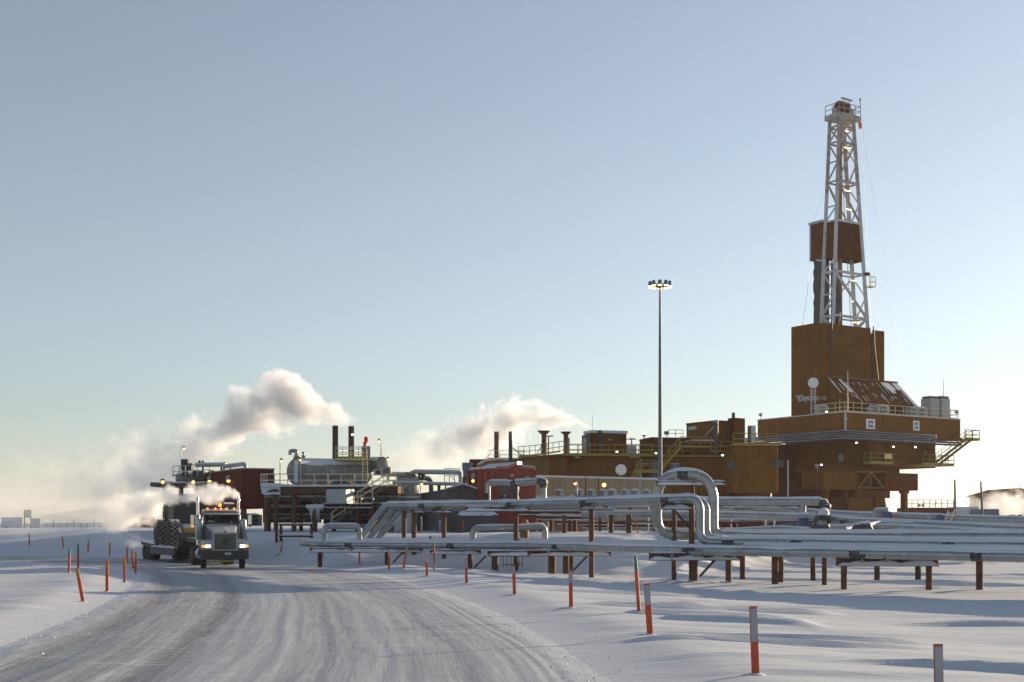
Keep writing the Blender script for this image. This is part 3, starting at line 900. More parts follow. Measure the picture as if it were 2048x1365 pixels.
t = thing('ladder', 'small pale ladder leaning beside the right blue valve', 'ladder', W(1894, 1052, 81.5))
a = W(1892, 1052, 81.5); b = W(1903, 1021, 81.9); sdv = Vector((.22, 0, .04))
for s_ in (-1, 1): MB().bar(a + sdv * s_, b + sdv * s_, .05).build('rail', RAILF, t)
for k in range(5):
    q = a + (b - a) * (k + .7) / 5.6; MB().bar(q - sdv, q + sdv, .045).build('rung', RAILF, t)
pipeline('pipe_bridge', 'raised pipe bridge in front of the red building, thin left part', [(976, 1008, 80), (976, 966, 80), (1012, 966, 80), (1026, 968, 79.6)], .16, rad=.25, bands=.7, seed=75)
pipeline('pipe_bridge', 'raised pipe bridge in front of the red building, fat right part', [(1030, 967, 79), (1083, 963, 79), (1087, 966, 79), (1087, 1010, 79)], .2, rad=.2, bands=.8, seed=77)
lumpy('wrapped_elbow', 'black wrapped elbow at the top right of the pipe bridge', [(1076, 961, 78.9, .24), (1086, 964, 78.8, .3), (1087, 976, 78.8, .24)], BLACKF, 'elbow', 4)
for k, (px, y0, y1, Y, r_, lab) in enumerate(((971, 987, 1003, 78, .18, 'black choke with snowy cap left of the wrapped valve tree'), (1004, 991, 1003, 78, .14, 'short black valve stub left of the wrapped valve tree'), (1684, 1040, 1062, 77, .12, 'black valve stem right of the big wrapped wellhead'), (1752, 1056, 1068, 72, .14, 'black valve stub below the left blue valve'))):
    o = MB().lathe([(r_, 0), (r_, (y1 - y0) * Y / F * .8), (r_ * 1.35, (y1 - y0) * Y / F * .82), (r_ * 1.35, (y1 - y0) * Y / F)], Matrix.Translation(W(px, y1, Y)), 12).build('valve_stub', BLACKF, None, lab, 'valve')
# little step frame under the rack
t = thing('step_frame', 'thin wire step frame in the snow below the low rack', 'step', W(1024, 1136, 68))
m = MB()
for px in (1006, 1014, 1022, 1030, 1038, 1045): m.bar(W(px, 1136, 67.6), W(px, 1110, 67.6), .03)
m.build('frame', BLACK, t)
m = MB(); m.bar(W(1006, 1130, 67.6), W(1045, 1130, 67.6), .05); m.build('step', BLACK, t)
# red conduit posts and orange lath behind
MB().bar(W(1276, 1066, 88), W(1271, 1042, 90), .08).build('leaning_lath', ORANGE, None, 'leaning orange lath at the foot of the back rack', 'stake')
# the barrier of rusty pipe by the road
t = thing('pipe_barrier', 'rusty pipe barrier of posts and two rails right of the truck', 'barrier', G(553, 1087))
Yb = 84
for px, yb, yt in ((553, 1088, 1048), (562, 1082, 1050), (623, 1081, 1048)): MB().cyl(W(px, yb + 6, Yb), W(px, yt, Yb), .10, None, 10).build('post', RUST, t)
for y in (1050, 1073): 
    o = MB().cyl(W(558, y, Yb - .2), W(626, y, Yb - .2), .07, None, 10).build('rail', RUST, t); snowcap([W(558, y, Yb - .2), W(626, y, Yb - .2)], .07, 5, 50, .04, parent=o)

# ================================================================== the drilling rig
RG = Fr(36.4, 140.0, 33.0)
rig = thing('drilling_rig', 'tall brown drilling rig with white lattice derrick', 'drilling rig', RG(6, 6, PADZ))
def part(fr, name, m, parent, *boxes, label=None):
    b = MB()
    for q in boxes: fr.box(b, *q)
    return b.build(name, m, parent, label)
def win(fr, parent, px0, px1, py0, py1, b, m=WHITE, bars=1, a=None):
    """a framed window on a face b = const (or on a face a = const)"""
    if a is None:
        a0, a1 = fr.a_at(px0, b), fr.a_at(px1, b); z0, z1 = fr.z_at(py1, a0, b), fr.z_at(py0, a0, b)
        bx = lambda u0, u1, v0, v1, d0, d1: (a0 + (a1 - a0) * u0, a0 + (a1 - a0) * u1, b - d1, b - d0, z0 + (z1 - z0) * v0, z0 + (z1 - z0) * v1)
    else:
        b0, b1 = fr.b_at(px0, a), fr.b_at(px1, a); z0, z1 = fr.z_at(py1, a, b0), fr.z_at(py0, a, b0)
        bx = lambda u0, u1, v0, v1, d0, d1: (a - d1, a - d0, b1 + (b0 - b1) * (1 - u1), b1 + (b0 - b1) * (1 - u0), z0 + (z1 - z0) * v0, z0 + (z1 - z0) * v1)
    g = part(fr, 'window', GLASS, parent, bx(.08, .92, .08, .92, .0, .03))
    return g, bx
def window(fr, root, parent, px0, px1, py0, py1, b, a=None, m=WHITE):
    g, bx = win(fr, parent, px0, px1, py0, py1, b, a=a)
    t = MB()
    for q in ((0, .16, 0, 1), (.84, 1, 0, 1), (.162, .838, 0, .14), (.162, .838, .86, 1), (.162, .838, .45, .55)):
        fr.box(t, *bx(*q, -.01, .07))
    t.build('window_frame', m, parent)
    s = MB()
    for v in (.22, .30, .38, .63, .71, .79):
        fr.box(s, *bx(.2, .8, v, v + .035, .03, .05))
    s.build('louvre', GREYL, parent)

Z0, Z1 = 12.15, 14.6
fh = part(RG, 'floor_house', BROWN, rig, (0, 19.5, 0, 13.5, Z0, Z1))
part(RG, 'roof_edge', WHITEF, fh, (-.05, 19.55, -.06, -.005, Z1 - .06, Z1 + .05), (-.06, -.005, -.003, 13.5, Z1 - .06, Z1 + .05))
for k, px in enumerate((1742, 1766, 1870)):
    a_ = RG.a_at(px, 0); part(RG, 'panel_joint', BROWN2, fh, (a_ - .03, a_ + .03, -.03, -.002, Z0 + .02, Z1 - .1))
for px in (1560, 1604, 1640):
    b_ = RG.b_at(px, 0); part(RG, 'panel_joint', BROWN2, fh, (-.03, -.002, b_ - .03, b_ + .03, Z0 + .02, Z1 - .1))
window(RG, rig, fh, 1732, 1749, 838, 858, 0)
window(RG, rig, fh, 1826, 1838, 842, 861, 0)
# drain pipe with ice at the corner
part(RG, 'frosted_drain', STEEL, rig, (-.16, .04, -.2, -.07, Z1 - 2.2, Z1 + .15), (-.22, .1, -.26, -.06, Z1 - .95, Z1 - .6))
# the house below the floor
B1 = 1.5; A1 = RG.a_at(1739, B1); A1e = RG.a_at(1871, B1); ZL = RG.z_at(932, A1, B1)
lh = part(RG, 'lower_house', BROWN2, rig, (A1, A1e, B1, RG.b_at(1571, A1), ZL, Z0 - .004))
for px in (1773, 1837):
    a_ = RG.a_at(px, B1); part(RG, 'panel_joint', BROWN, lh, (a_ - .03, a_ + .03, B1 - .03, B1 - .002, ZL + .02, Z0 - .05))
window(RG, rig, lh, 1678, 1687, 909, 923, 0, a=A1, m=GREYL)
a0 = RG.a_at(1847, B1); a1 = RG.a_at(1857, B1)
part(RG, 'door', BROWN3, lh, (a0, a1, B1 - .04, B1 - .003, RG.z_at(928, a0, B1), RG.z_at(893, a0, B1)))
part(RG, 'door_pane', GLASS, lh, (a0 + .15, a1 - .35, B1 - .06, B1 - .042, RG.z_at(908, a0, B1), RG.z_at(898, a0, B1)))
# skid beams and legs
B2 = 0.9; A2 = RG.a_at(1647, B2); A2e = RG.a_at(1836, B2); za, zb = RG.z_at(978, A2, B2), RG.z_at(942, A2, B2)
c0, c1 = RG.a_at(1714, B2), RG.a_at(1770, B2)
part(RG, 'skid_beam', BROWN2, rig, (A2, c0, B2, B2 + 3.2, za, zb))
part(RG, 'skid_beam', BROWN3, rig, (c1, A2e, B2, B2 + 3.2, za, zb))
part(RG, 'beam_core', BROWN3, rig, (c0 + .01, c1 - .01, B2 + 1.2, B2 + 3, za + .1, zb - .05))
part(RG, 'gap_filler', BROWN3, rig, (A2 + .6, A2e - 2.2, B2 + .8, B2 + 5, zb + .004, ZL - .004))  # added filler block; keeps the bright gap under the lower house dark
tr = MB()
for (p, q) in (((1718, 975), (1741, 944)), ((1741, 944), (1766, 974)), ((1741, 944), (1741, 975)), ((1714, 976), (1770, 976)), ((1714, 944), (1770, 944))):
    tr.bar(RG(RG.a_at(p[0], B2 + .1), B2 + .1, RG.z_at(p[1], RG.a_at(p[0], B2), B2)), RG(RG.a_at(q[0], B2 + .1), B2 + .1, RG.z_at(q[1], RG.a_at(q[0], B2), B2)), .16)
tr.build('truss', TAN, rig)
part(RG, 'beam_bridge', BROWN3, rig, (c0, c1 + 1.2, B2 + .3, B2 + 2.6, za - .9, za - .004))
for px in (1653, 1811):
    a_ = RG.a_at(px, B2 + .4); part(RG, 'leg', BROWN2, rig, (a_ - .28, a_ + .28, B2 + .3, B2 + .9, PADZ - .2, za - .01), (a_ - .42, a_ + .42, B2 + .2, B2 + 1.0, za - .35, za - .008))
a0, a1 = RG.a_at(1699, B2 + .3), RG.a_at(1744, B2 + .3)
room = part(RG, 'base_room', BROWN2, rig, (a0, a1, B2 + .3, B2 + 3, PADZ, za - .92))
part(RG, 'panel_joint', BROWN3, room, (a0 + .02, a1 - .02, B2 + .26, B2 + .29, 4.1, 4.18))
a0 = RG.a_at(1692, B2 + .5); part(RG, 'post', BROWN3, rig, (a0, a0 + .4, B2 + .5, B2 + 1, PADZ, za - .02))
wl = MB()
qa, qb = RG(RG.a_at(1573, 9.5), 9.5), RG(RG.a_at(1752, 4.6), 4.6)
wl.hexa([Vector((qa.x, qa.y, PADZ)), Vector((qb.x, qb.y, PADZ)), Vector((qb.x + .2, qb.y + .4, PADZ)), Vector((qa.x + .2, qa.y + .4, PADZ)), Vector((qa.x, qa.y, ZL + .1)), Vector((qb.x, qb.y, za)), Vector((qb.x + .2, qb.y + .4, za)), Vector((qa.x + .2, qa.y + .4, ZL + .1))])
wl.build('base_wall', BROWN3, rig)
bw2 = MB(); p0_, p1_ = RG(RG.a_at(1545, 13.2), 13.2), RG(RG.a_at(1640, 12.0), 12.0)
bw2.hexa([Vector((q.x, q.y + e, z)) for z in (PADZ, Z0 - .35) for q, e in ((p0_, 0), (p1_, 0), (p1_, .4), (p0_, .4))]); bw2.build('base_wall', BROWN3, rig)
sl_ = MB(); p = [W(1747, 984, 144.5), W(1768, 984, 144.5), W(1780, 1060, 144.5), W(1758, 1060, 144.5)]
sl_.prism(p, (.25, 1.4, 0)); sl_.build('raking_leg', BROWN2, rig)
# pipe bundle round the floor house
for k in range(4):
    z = 12.42 - .27 * k; off = .34 + .04 * k
    pts = bend([RG(-off, 15.2, z), RG(-off, -off, z), RG(RG.a_at(1872, -off), -off, z), RG(RG.a_at(1872, -off) + 1.4, .9, z), RG(20.4, .6, z)], .8)
    o = MB().tube(pts, .105, 10).build('service_pipe', GREYW, rig)
    snowcap(pts, .105, 80 + k, 30, .025, parent=o, step=.7)
# stairs, landings and small balconies
def balcony(parent, fr, a0, a1, b0, b1, z, sides, name='landing', m=YELLOW, h=1.07, post=1.1, r=.035):
    b = MB(); fr.box(b, a0, a1, b0, b1, z - .16, z); o = b.build(name, m, parent)
    handrail(o, [fr(*p, z) for p in sides], h, YELLOW, post, True, r)
    return o
zt = RG.z_at(879, 20, .5); balcony(rig, RG, 19.55, 22.3, -.6, 1.6, zt, [(19.6, -.6), (22.25, -.6), (22.25, 1.5)])
b3 = -1.0; zb2 = RG.z_at(930, 16.5, b3)
la0, la1 = RG.a_at(1838, b3 + .5), RG.a_at(1901, b3 + .5)
balcony(rig, RG, la0, la1, b3, 1.45, zb2, [(la0 + .1, b3), (la1, b3), (la1, 1.4)])
stair(rig, RG(20.4, -.6, zt), RG(RG.a_at(1872, b3 + .4), b3 + .4, zb2), .9, RG.M @ Vector((0, 1, 0)), 11, BROWN2)
ba0, ba1 = RG.a_at(1742, .4), RG.a_at(1787, .4); zbb = RG.z_at(925, ba0, .4)
bo = balcony(rig, RG, ba0, ba1, .4, 1.46, zbb, [(ba0, 1.4), (ba0, .42), (ba1, .42), (ba1, 1.4)])
s0, s1 = RG.a_at(1769, .36), RG.a_at(1783, .36)
part(RG, 'notice_board', YELLOWF, rig, (s0, s1, .30, .36, RG.z_at(918, s0, .36), RG.z_at(908, s0, .36)), label='pale yellow notice board on the small balcony')
# roof rail round the floor house
handrail(fh, [RG(.15, RG.b_at(1633, .15), Z1), RG(.15, .15, Z1), RG(19.3, .15, Z1), RG(19.3, 5, Z1)], 1.07, YELLOWF, 1.35, True, .03)
# wind wall
ww = MB(); WZ = 25.5
cor = [(3, 11.0), (3, 7.5), (4.2, 6.6), (11.6, 6.6)]
for p, q in zip(cor[:-1], cor[1:]): ww.sheet(RG(*p), RG(*q), Z1, WZ, .31, .05)
ww.sheet(RG(11.95, 6.62), RG(14, 6.62), Z1, WZ - .15, .31, .05)
ww.sheet(RG(14, 6.62), RG(14, 11.0), Z1, WZ - .15, .31, .05)
ww.sheet(RG(14, 11.0), RG(3, 11.0), Z1, WZ - .1, .31, .05)
ws = ww.build('wind_wall', BROWN, rig)
tb = MB(); tb.bar(RG(11.62, 6.66, Z1), RG(11.62, 6.66, WZ - .5), .05); tb.bar(RG(11.95, 6.68, Z1), RG(11.95, 6.68, WZ - .2), .05); tb.build('corner_trim', BROWN3, ws)
c_ = MB()
c_.tube([RG(4.9, 6.42, WZ + .3), RG(4.85, 6.4, 22), RG(4.75, 6.42, 19.4)], .085, 8); c_.tube([RG(11.8, 6.3, WZ + .2), RG(11.9, 6.3, 23.6), RG(12.6, 6.34, 19.4)], .09, 8); tag(c_.build('hose', BLACK, ws), kind='stuff')
part(RG, 'gutter', BROWN3, ws, (2.86, 2.92, 7.6, 10.9, 18.55, 18.64))
gm = MB(); gm.bar(RG(4.2, 6.5, 19.36), RG(16.2, 6.5, 19.36), .16, .14); gm.build('ridge_cap', TAN, ws)
# lean-to wing with the snow-streaked sloping roof
wing = MB(); aw0, aw1 = 4.25, 16.2
prof = [(6.55, 19.3), (3.2, 16.0), (3.2, Z1), (6.55, Z1)]
wing.prism([RG(aw0, b, z) for b, z in prof], RG(aw1, 0, 0) - RG(aw0, 0, 0))
wg = wing.build('lean_to', BROWN3, rig)
gbl = MB(); n = 14
for i in range(n):
    u0, u1 = i / n, (i + .3) / n; bb0, bb1 = 6.5 - 3.2 * u0, 6.5 - 3.2 * u1
    gbl.hexa([RG(aw0 - .05, bb0, Z1), RG(aw0 - .005, bb0, Z1), RG(aw0 - .005, bb1, Z1), RG(aw0 - .05, bb1, Z1)] + [RG(aw0 - .05, bb0, 19.15 - 3.2 * u0), RG(aw0 - .005, bb0, 19.15 - 3.2 * u0), RG(aw0 - .005, bb1, 19.15 - 3.2 * u1), RG(aw0 - .05, bb1, 19.15 - 3.2 * u1)])
tag(gbl.build('wall_ribs', BROWN, wg), kind='stuff')
gp = MB(); gp.prism([RG(aw0 - .004, b, z) for b, z in prof], RG(.004, 0, 0) - RG(0, 0, 0)); gp.build('gable_panel', BROWN, wg)
rs = MB(); nrm = (RG.M @ Vector((0, -1, 1.0))).normalized()
def slope(u, v, h=0.02):
    p = RG(aw0 + (aw1 - aw0) * u, 6.5 - 3.3 * v, 19.25 - 3.25 * v); return p + nrm * h
def snowpatch(u0, u1, v0, v1, skew=0.0):
    rs.hexa([slope(u0, v0, .01), slope(u1, v0, .01), slope(u1 + skew, v1, .01), slope(u0 + skew, v1, .01), slope(u0, v0, .06), slope(u1, v0, .06), slope(u1 + skew, v1, .05), slope(u0 + skew, v1, .05)])
rr = random.Random(5)
snowpatch(.13, .165, .05, .55, .02); snowpatch(.73, .85, .04, .32, .03); snowpatch(.90, .99, .03, .3, .005); snowpatch(.955, .995, .3, .95, .0); snowpatch(.0, .012, .03, .6, .0); snowpatch(.77, .83, .32, .45, .01)
for k in range(34):
    u = rr.random() * .95; v = rr.random() * .7; L = .1 + .42 * rr.random() ** 2
    snowpatch(u, u + .002 + .004 * rr.random(), v, min(.98, v + L))
tag(rs.build('snow_streaks', SNOWCAP, wg), kind='stuff')
rb = MB()
for k in range(38):
    u = k / 38; q = slope(u, .01, .012); q2 = slope(u, .99, .012); rb.bar(q, q2, .07, .03)
tag(rb.build('roof_ribs', BROWN3, wg), kind='stuff')
# lettering
def lettering(body, p0, xdir, size, parent, m, shear=.22, offset=.01, name='lettering', xs=1.0):
    cu = bpy.data.curves.new('txt', 'FONT'); cu.body = body; cu.size = size; cu.shear = shear; cu.extrude = .03; cu.offset = offset; cu.space_character = 1.0
    to = bpy.data.objects.new('txt', cu); col.objects.link(to)
    dg = bpy.context.evaluated_depsgraph_get()
    me = bpy.data.meshes.new_from_object(to.evaluated_get(dg))
    bpy.data.objects.remove(to)
    x = Vector(xdir).normalized(); z = Vector((0, 0, 1)); nn = x.cross(z)
    M = Matrix.Translation(Vector(p0) - Vector(parent['_o'])) @ Matrix((x, z, nn)).transposed().to_4x4()
    me.transform(M @ Matrix.Diagonal((xs, 1, 1, 1))); me.name = name
    me.materials.clear(); me.materials.append(m)
    o = bpy.data.objects.new(name, me); col.objects.link(o); o.parent = parent
    return o
db = RG.M @ Vector((0, -1, 0))
bq = RG.b_at(1597, 2.86)
o = lettering('Doyon', RG(2.86, bq, RG.z_at(803.5, 2.86, bq)), db, 1.05, ws, WHITEF, .28, .018, xs=.80)
o.scale = (1, 1, 1)
cd = (RG(4.2, 6.6) - RG(3, 7.5)).normalized(); cn = cd.cross(Vector((0, 0, 1)))
pq = RG(3, 7.5) + cd * .0 + cn * .09
lettering('RIG 142', Vector((pq.x, pq.y, RG.z_at(801, 3, 7.4))), cd, .66, ws, WHITEF, .12, .012, xs=.66)
st = MB()
for k, (w0, w1) in enumerate(((1591, 1601), (1592.5, 1601), (1594, 1601))):
    yy = 791.5 + 3.2 * k; b0, b1 = RG.b_at(w0, 2.86), RG.b_at(w1, 2.86)
    st.hexa([RG(2.84, b0, RG.z_at(yy + 1.6, 2.84, b0)), RG(2.9, b0, RG.z_at(yy + 1.6, 2.84, b0)), RG(2.9, b1, RG.z_at(yy + 1.6, 2.84, b1)), RG(2.84, b1, RG.z_at(yy + 1.6, 2.84, b1)),
             RG(2.84, b0, RG.z_at(yy, 2.84, b0)), RG(2.9, b0, RG.z_at(yy, 2.84, b0)), RG(2.9, b1, RG.z_at(yy, 2.84, b1)), RG(2.84, b1, RG.z_at(yy, 2.84, b1))])
tag(st.build('logo_stripes', WHITEF, ws), kind='stuff')

# ---- derrick
dk = thing('derrick', None, None, RG(9.7, 9, Z1)); dk.parent = rig; dk.location = RG(9.7, 9, Z1) - RG(6, 6, PADZ)
DB = {'N': (6.76, 8.0), 'R': (12.73, 8.0), 'B': (12.73, 9.87), 'L': (6.76, 9.87)}
DT = {'N': (7.86, 8.0), 'R': (10.15, 8.0), 'B': (10.15, 9.49), 'L': (7.86, 9.49)}
DZ0, DZ1 = 25.5, 50.7
def dleg(k, z):
    t = (z - DZ0) / (DZ1 - DZ0); a = DB[k][0] + (DT[k][0] - DB[k][0]) * t; b = DB[k][1] + (DT[k][1] - DB[k][1]) * t
    return RG(a, b, z)
WEATH = mat('weathered_derrick_paint', (0.30, 0.24, 0.21), 0.6, 0, .35, 1.5, tint=(0.5, 0.47, 0.46))
ZU = 41.5
for k in 'NRBL':
    MB().bar(dleg(k, Z1 + .05), dleg(k, ZU), .36).build('leg', WHITEF, dk)
    MB().bar(dleg(k, ZU + .003), dleg(k, DZ1 - .5), .36).build('leg', WEATH, dk)
def dz(py): return EYE + (HY - py) * 148.3 / F
lev = [dz(y) for y in (646, 624, 580, 534, 507, 430, 400, 349, 318, 289, 269, 248, 230)]
def dbar(k0, z0, k1, z1, w=.17, nm='brace'):
    z = max(z0, z1)
    MB().bar(dleg(k0, z0), dleg(k1, z1), w).build(nm, WHITEF if z < ZU + .5 else WEATH, dk)
for y in (624, 534, 430, 349, 269, 236):
    for p, q in (('N', 'R'), ('L', 'N'), ('B', 'L'), ('R', 'B')): dbar(p, dz(y), q, dz(y), .26 if (p, q) == ('N', 'R') else .18, 'girt')
for y in (580, 400, 309): dbar('L', dz(y), 'N', dz(y), .15, 'girt')
dbar('N', dz(534), 'R', dz(624), .24); dbar('R', dz(624), 'N', dz(690), .2)
dbar('N', dz(349), 'R', dz(430), .2); dbar('R', dz(269), 'N', dz(349), .18); dbar('N', dz(236), 'R', dz(269), .16); dbar('R', dz(236), 'N', dz(269), .14); pass
for (y0, y1) in ((646, 690), (624, 646)): dbar('L', dz(y0), 'N', dz(y1), .15)
for (k0, y0, k1, y1) in (('L', 534, 'N', 580), ('N', 580, 'L', 624), ('L', 624, 'N', 660), ('L', 349, 'N', 400), ('N', 400, 'L', 430), ('N', 309, 'L', 349), ('L', 269, 'N', 309), ('L', 236, 'N', 269), ('N', 236, 'L', 269), ('N', 507, 'L', 534),
                         ('B', 534, 'L', 624), ('L', 349, 'B', 430), ('B', 269, 'L', 349), ('L', 236, 'B', 269), ('B', 624, 'R', 580), ('R', 580, 'B', 534), ('B', 430, 'R', 390), ('R', 390, 'B', 349), ('B', 349, 'R', 309), ('R', 309, 'B', 269), ('R', 269, 'B', 236), ('B', 646, 'R', 624)):
    dbar(k0, dz(y0), k1, dz(y1), .14)
gr_ = MB(); gr_.bar(RG(9.05, 9.0, Z1), RG(8.95, 9.0, dz(232)), .48, .4); gr_.build('guide_rail', mat('ochre_guide_rail', (.30, .17, .05), .6, 0, .2, 1.0), dk)
tdm = MB(); rr = random.Random(3)
tdm.box(RG(8.35, 9, dz(640)), (.9, .7, 4.6), RG.M); tdm.box(RG(8.3, 9, dz(600)), (.6, .6, 6.0), RG.M); tdm.box(RG(8.4, 9, dz(560)), (.42, .42, 4.0), RG.M)
tdm.build('top_drive', BLACK, dk)
hs = MB()
for k in range(7):
    a = 7.6 + .16 * k; pts = [RG(a + .25 * rr.random(), 8.6 + .3 * rr.random(), dz(655)), RG(a + .3 * (rr.random() - .5), 8.6, dz(630)), RG(a + .4 * (rr.random() - .5), 8.7, dz(605)), RG(a + .45, 8.8, dz(590 - 12 * rr.random())), RG(8.4, 8.9, dz(560))]
    hs.tube(bend(pts, .4, 4), .045, 6)
tag(hs.build('hoses', BLACK, dk), kind='stuff')
dl = MB()
for k in range(6): a = 8.15 + .22 * k; dl.tube([RG(a, 8.9, dz(640)), RG(8.6 + .1 * k, 8.9, dz(228))], .022, 5)
tag(dl.build('drilling_lines', STEEL, dk), kind='stuff')
ld = MB(); la, lb_ = dleg('B', Z1 + 10), dleg('B', DZ1 - 1); sx = RG.M @ Vector((-.9, -.1, 0)); s2 = RG.M @ Vector((-.45, -.1, 0))
ld.bar(la + sx, lb_ + sx, .05); ld.bar(la + s2, lb_ + s2, .05)
for i in range(70): ld.bar(la + (lb_ - la) * i / 70 + sx, la + (lb_ - la) * i / 70 + s2, .035)
tag(ld.build('ladder', STEEL, dk), kind='stuff')
for y in (238, 272, 360, 398, 543, 586, 629):
    p = dleg('R', dz(y)); q = dleg('B', dz(y)); c = p * .55 + q * .45
    MB().box(c + RG.M @ Vector((-1.0 if y > 300 else -.6, 0, -.12)), (.9, .12, .09), RG.M).build('tube_light', emit('warm_tube_light', (1, .72, .3), 1.6), dk)
# shrouds round the racking board
def dpanel(k0, k1, y0, y1, inset, m=BROWN3):
    sh = MB(); z0, z1 = dz(y1), dz(y0)
    nn = 18 if (k0, k1) == ('N', 'R') else 6
    pa0, pa1, pb0, pb1 = dleg(k0, z0), dleg(k0, z1), dleg(k1, z0), dleg(k1, z1)
    d = (pb0 - pa0).normalized(); nv = Vector((d.y, -d.x, 0))
    for i in range(nn):
        for (u0, u1, o0, o1) in ((0, .6, 0, 0), (.6, .7, 0, .05), (.7, .9, .05, .05), (.9, 1, .05, 0)):
            t0, t1 = (i + u0) / nn, (i + u1) / nn
            f = lambda A, B, t, o: A + (B - A) * t + nv * (o - inset)
            sh.add([f(pa0, pb0, t0, o0), f(pa0, pb0, t1, o1), f(pa1, pb1, t1, o1), f(pa1, pb1, t0, o0)], [(0, 1, 2, 3)])
    return sh.build('shroud', m, dk)
dpanel('N', 'R', 431, 507, .05); dpanel('L', 'N', 431, 507, .05); dpanel('R', 'B', 431, 507, -.02); dpanel('B', 'L', 431, 507, 0)
bx0 = 7.2; b0_, b1_ = RG.b_at(1648, bx0), RG.b_at(1619, bx0)
part(RG, 'racking_box', BROWN3, dk, (bx0, bx0 + 1.6, b0_, b1_, dz(502), dz(428)))
part(RG, 'racking_box_roof', STEEL, dk, (bx0 - .1, bx0 + 1.7, b0_ + .2, b1_ + .1, dz(428) + .004, dz(423)))
part(RG, 'racking_box_edge', STEEL, dk, (bx0 - .07, bx0 - .003, b1_ - .3, b1_ - .12, dz(496), dz(430)))
tp = MB(); b2_, b3_ = RG.b_at(1641, bx0), RG.b_at(1626, bx0)
rr = random.Random(8); rows = []
for i in range(13):
    z = dz(503) + (Z1 + 10.7 - dz(503)) * i / 12; w_ = (rr.random() - .5) * .12
    rows.append([RG(bx0 + .1 + w_, b3_ - w_, z), RG(bx0 + .1 + w_, b2_, z), RG(bx0 + 1.5, b2_ + w_, z), RG(bx0 + 1.5, b3_, z)])
for i in range(12):
    for k in range(4): tp.add([rows[i][k], rows[i][(k + 1) % 4], rows[i + 1][(k + 1) % 4], rows[i + 1][k]], [(3, 2, 1, 0)])
tp.build('tarp_curtain', BLACK, dk)
for (bb, ) in ((b2_ - .5,),): part(RG, 'red_drape', mat('dark_red_drape', (.09, .02, .02), .7), dk, (bx0 + 1.0, bx0 + 1.35, bb - .7, bb - .2, 25.5, dz(512)))
MB().bar(dleg('L', dz(510)), RG(bx0, (b0_ + b1_) / 2, dz(503)), .16).build('strut', WHITEF, dk)
# small basket on the right leg
p = dleg('R', dz(557)); bk = MB(); bk.box(p + RG.M @ Vector((.9, 0, 0)), (1.0, .8, .1), RG.M); bo2 = bk.build('service_basket', YELLOWF, dk)
bm2 = MB(); 
for i in range(3): bm2.lathe([(.42, 0), (.46, .03), (.42, .06)], Matrix.Translation(dleg('R', dz(540)) + Vector((.3, 0, .3 + .12 * i))), 12)
tag(bm2.build('cable_coil', BLACK, dk), kind='stuff')
hb = MB(); c0_ = p + RG.M @ Vector((.9, 0, 0))
for (u, v) in ((.5, .4), (.5, -.4), (-.5, -.4)): hb.bar(c0_ + RG.M @ Vector((u, v, 0)), c0_ + RG.M @ Vector((u, v, 1.2)), .06)
for z in (.6, 1.2):
    hb.bar(c0_ + RG.M @ Vector((-.5, -.4, z)), c0_ + RG.M @ Vector((.5, -.4, z)), .06); hb.bar(c0_ + RG.M @ Vector((.5, -.4, z)), c0_ + RG.M @ Vector((.5, .4, z)), .06)
tag(hb.build('basket_rail', YELLOWF, dk), kind='stuff')
# crown
ca, cb_, cz = (7.86 + 10.15) / 2, 8.75, DZ1 - .5
cr = part(RG, 'crown_platform', WEATH, dk, (7.25, 11.0, 7.5, 9.8, cz, cz + .55), (7.25, 8.6, 7.44, 7.497, cz - .35, cz + .3))
handrail(dk, [RG(7.3, 9.7, cz + .55), RG(7.3, 7.55, cz + .55), RG(10.95, 7.55, cz + .55), RG(10.95, 9.7, cz + .55)], 1.15, WEATH, 1.0, False, .035, pname='rail_post')
MB().cyl(RG(8.3, 8.6, cz + 1.5), RG(9.6, 8.6, cz + 1.5), .78, None, 20).build('crown_sheave', BROWN3, dk)
cm = MB(); cm.box(RG(9.9, 8.5, cz + 1.0), (.9, .8, 1.0), RG.M); cm.box(RG(7.9, 8.7, cz + .9), (.4, .5, .9), RG.M); cm.build('sheave_housing', WEATH, dk)
cm = MB(); cm.bar(RG(9.7, 9, cz + .55), RG(9.7, 9, cz + 2.9), .08); cm.bar(RG(10.6, 9, cz + .55), RG(10.6, 9, cz + 2.8), .06); cm.bar(RG(9.3, 9, cz + 2.9), RG(11, 9, cz + 2.85), .3, .16); cm.build('aviation_light_frame', STEEL, dk)
cm = MB(); cm.bar(RG(10.95, 7.6, cz + 1.6), RG(10.95, 7.6, cz + 2.6), .07); cm.ball(RG(10.95, 7.6, cz + 2.6), .14, 6); cm.build('obstruction_light', BLACK, dk)
cm = MB(); cm.box(RG(11.2, 7.8, cz - .4), (.25, .25, .7), RG.M); cm.box(RG(10.9, 7.7, cz - .3), (.15, .2, .5), RG.M); cm.build('crown_hook', ORANGE, dk)
gy = MB()
for (p, q) in ((RG(11.3, 7.7, cz - .5), RG(16.2, 5, 17)), (dleg('R', dz(430)) + Vector((.3, 0, 0)), RG(13.5, 6.7, 25)), (dleg('L', dz(330)), RG(bx0 + .2, b1_ - .4, dz(424))), (RG(bx0, b1_ - .2, dz(500)), RG(4.6, 10.9, 25.5)), (RG(11.1, 7.7, cz), RG(13.2, 8, 25.6))):
    gy.tube([p, (p + q) / 2 + Vector((.1, 0, -.15)), q], .02, 5)
tag(gy.build('guy_line', STEEL, dk), kind='stuff')

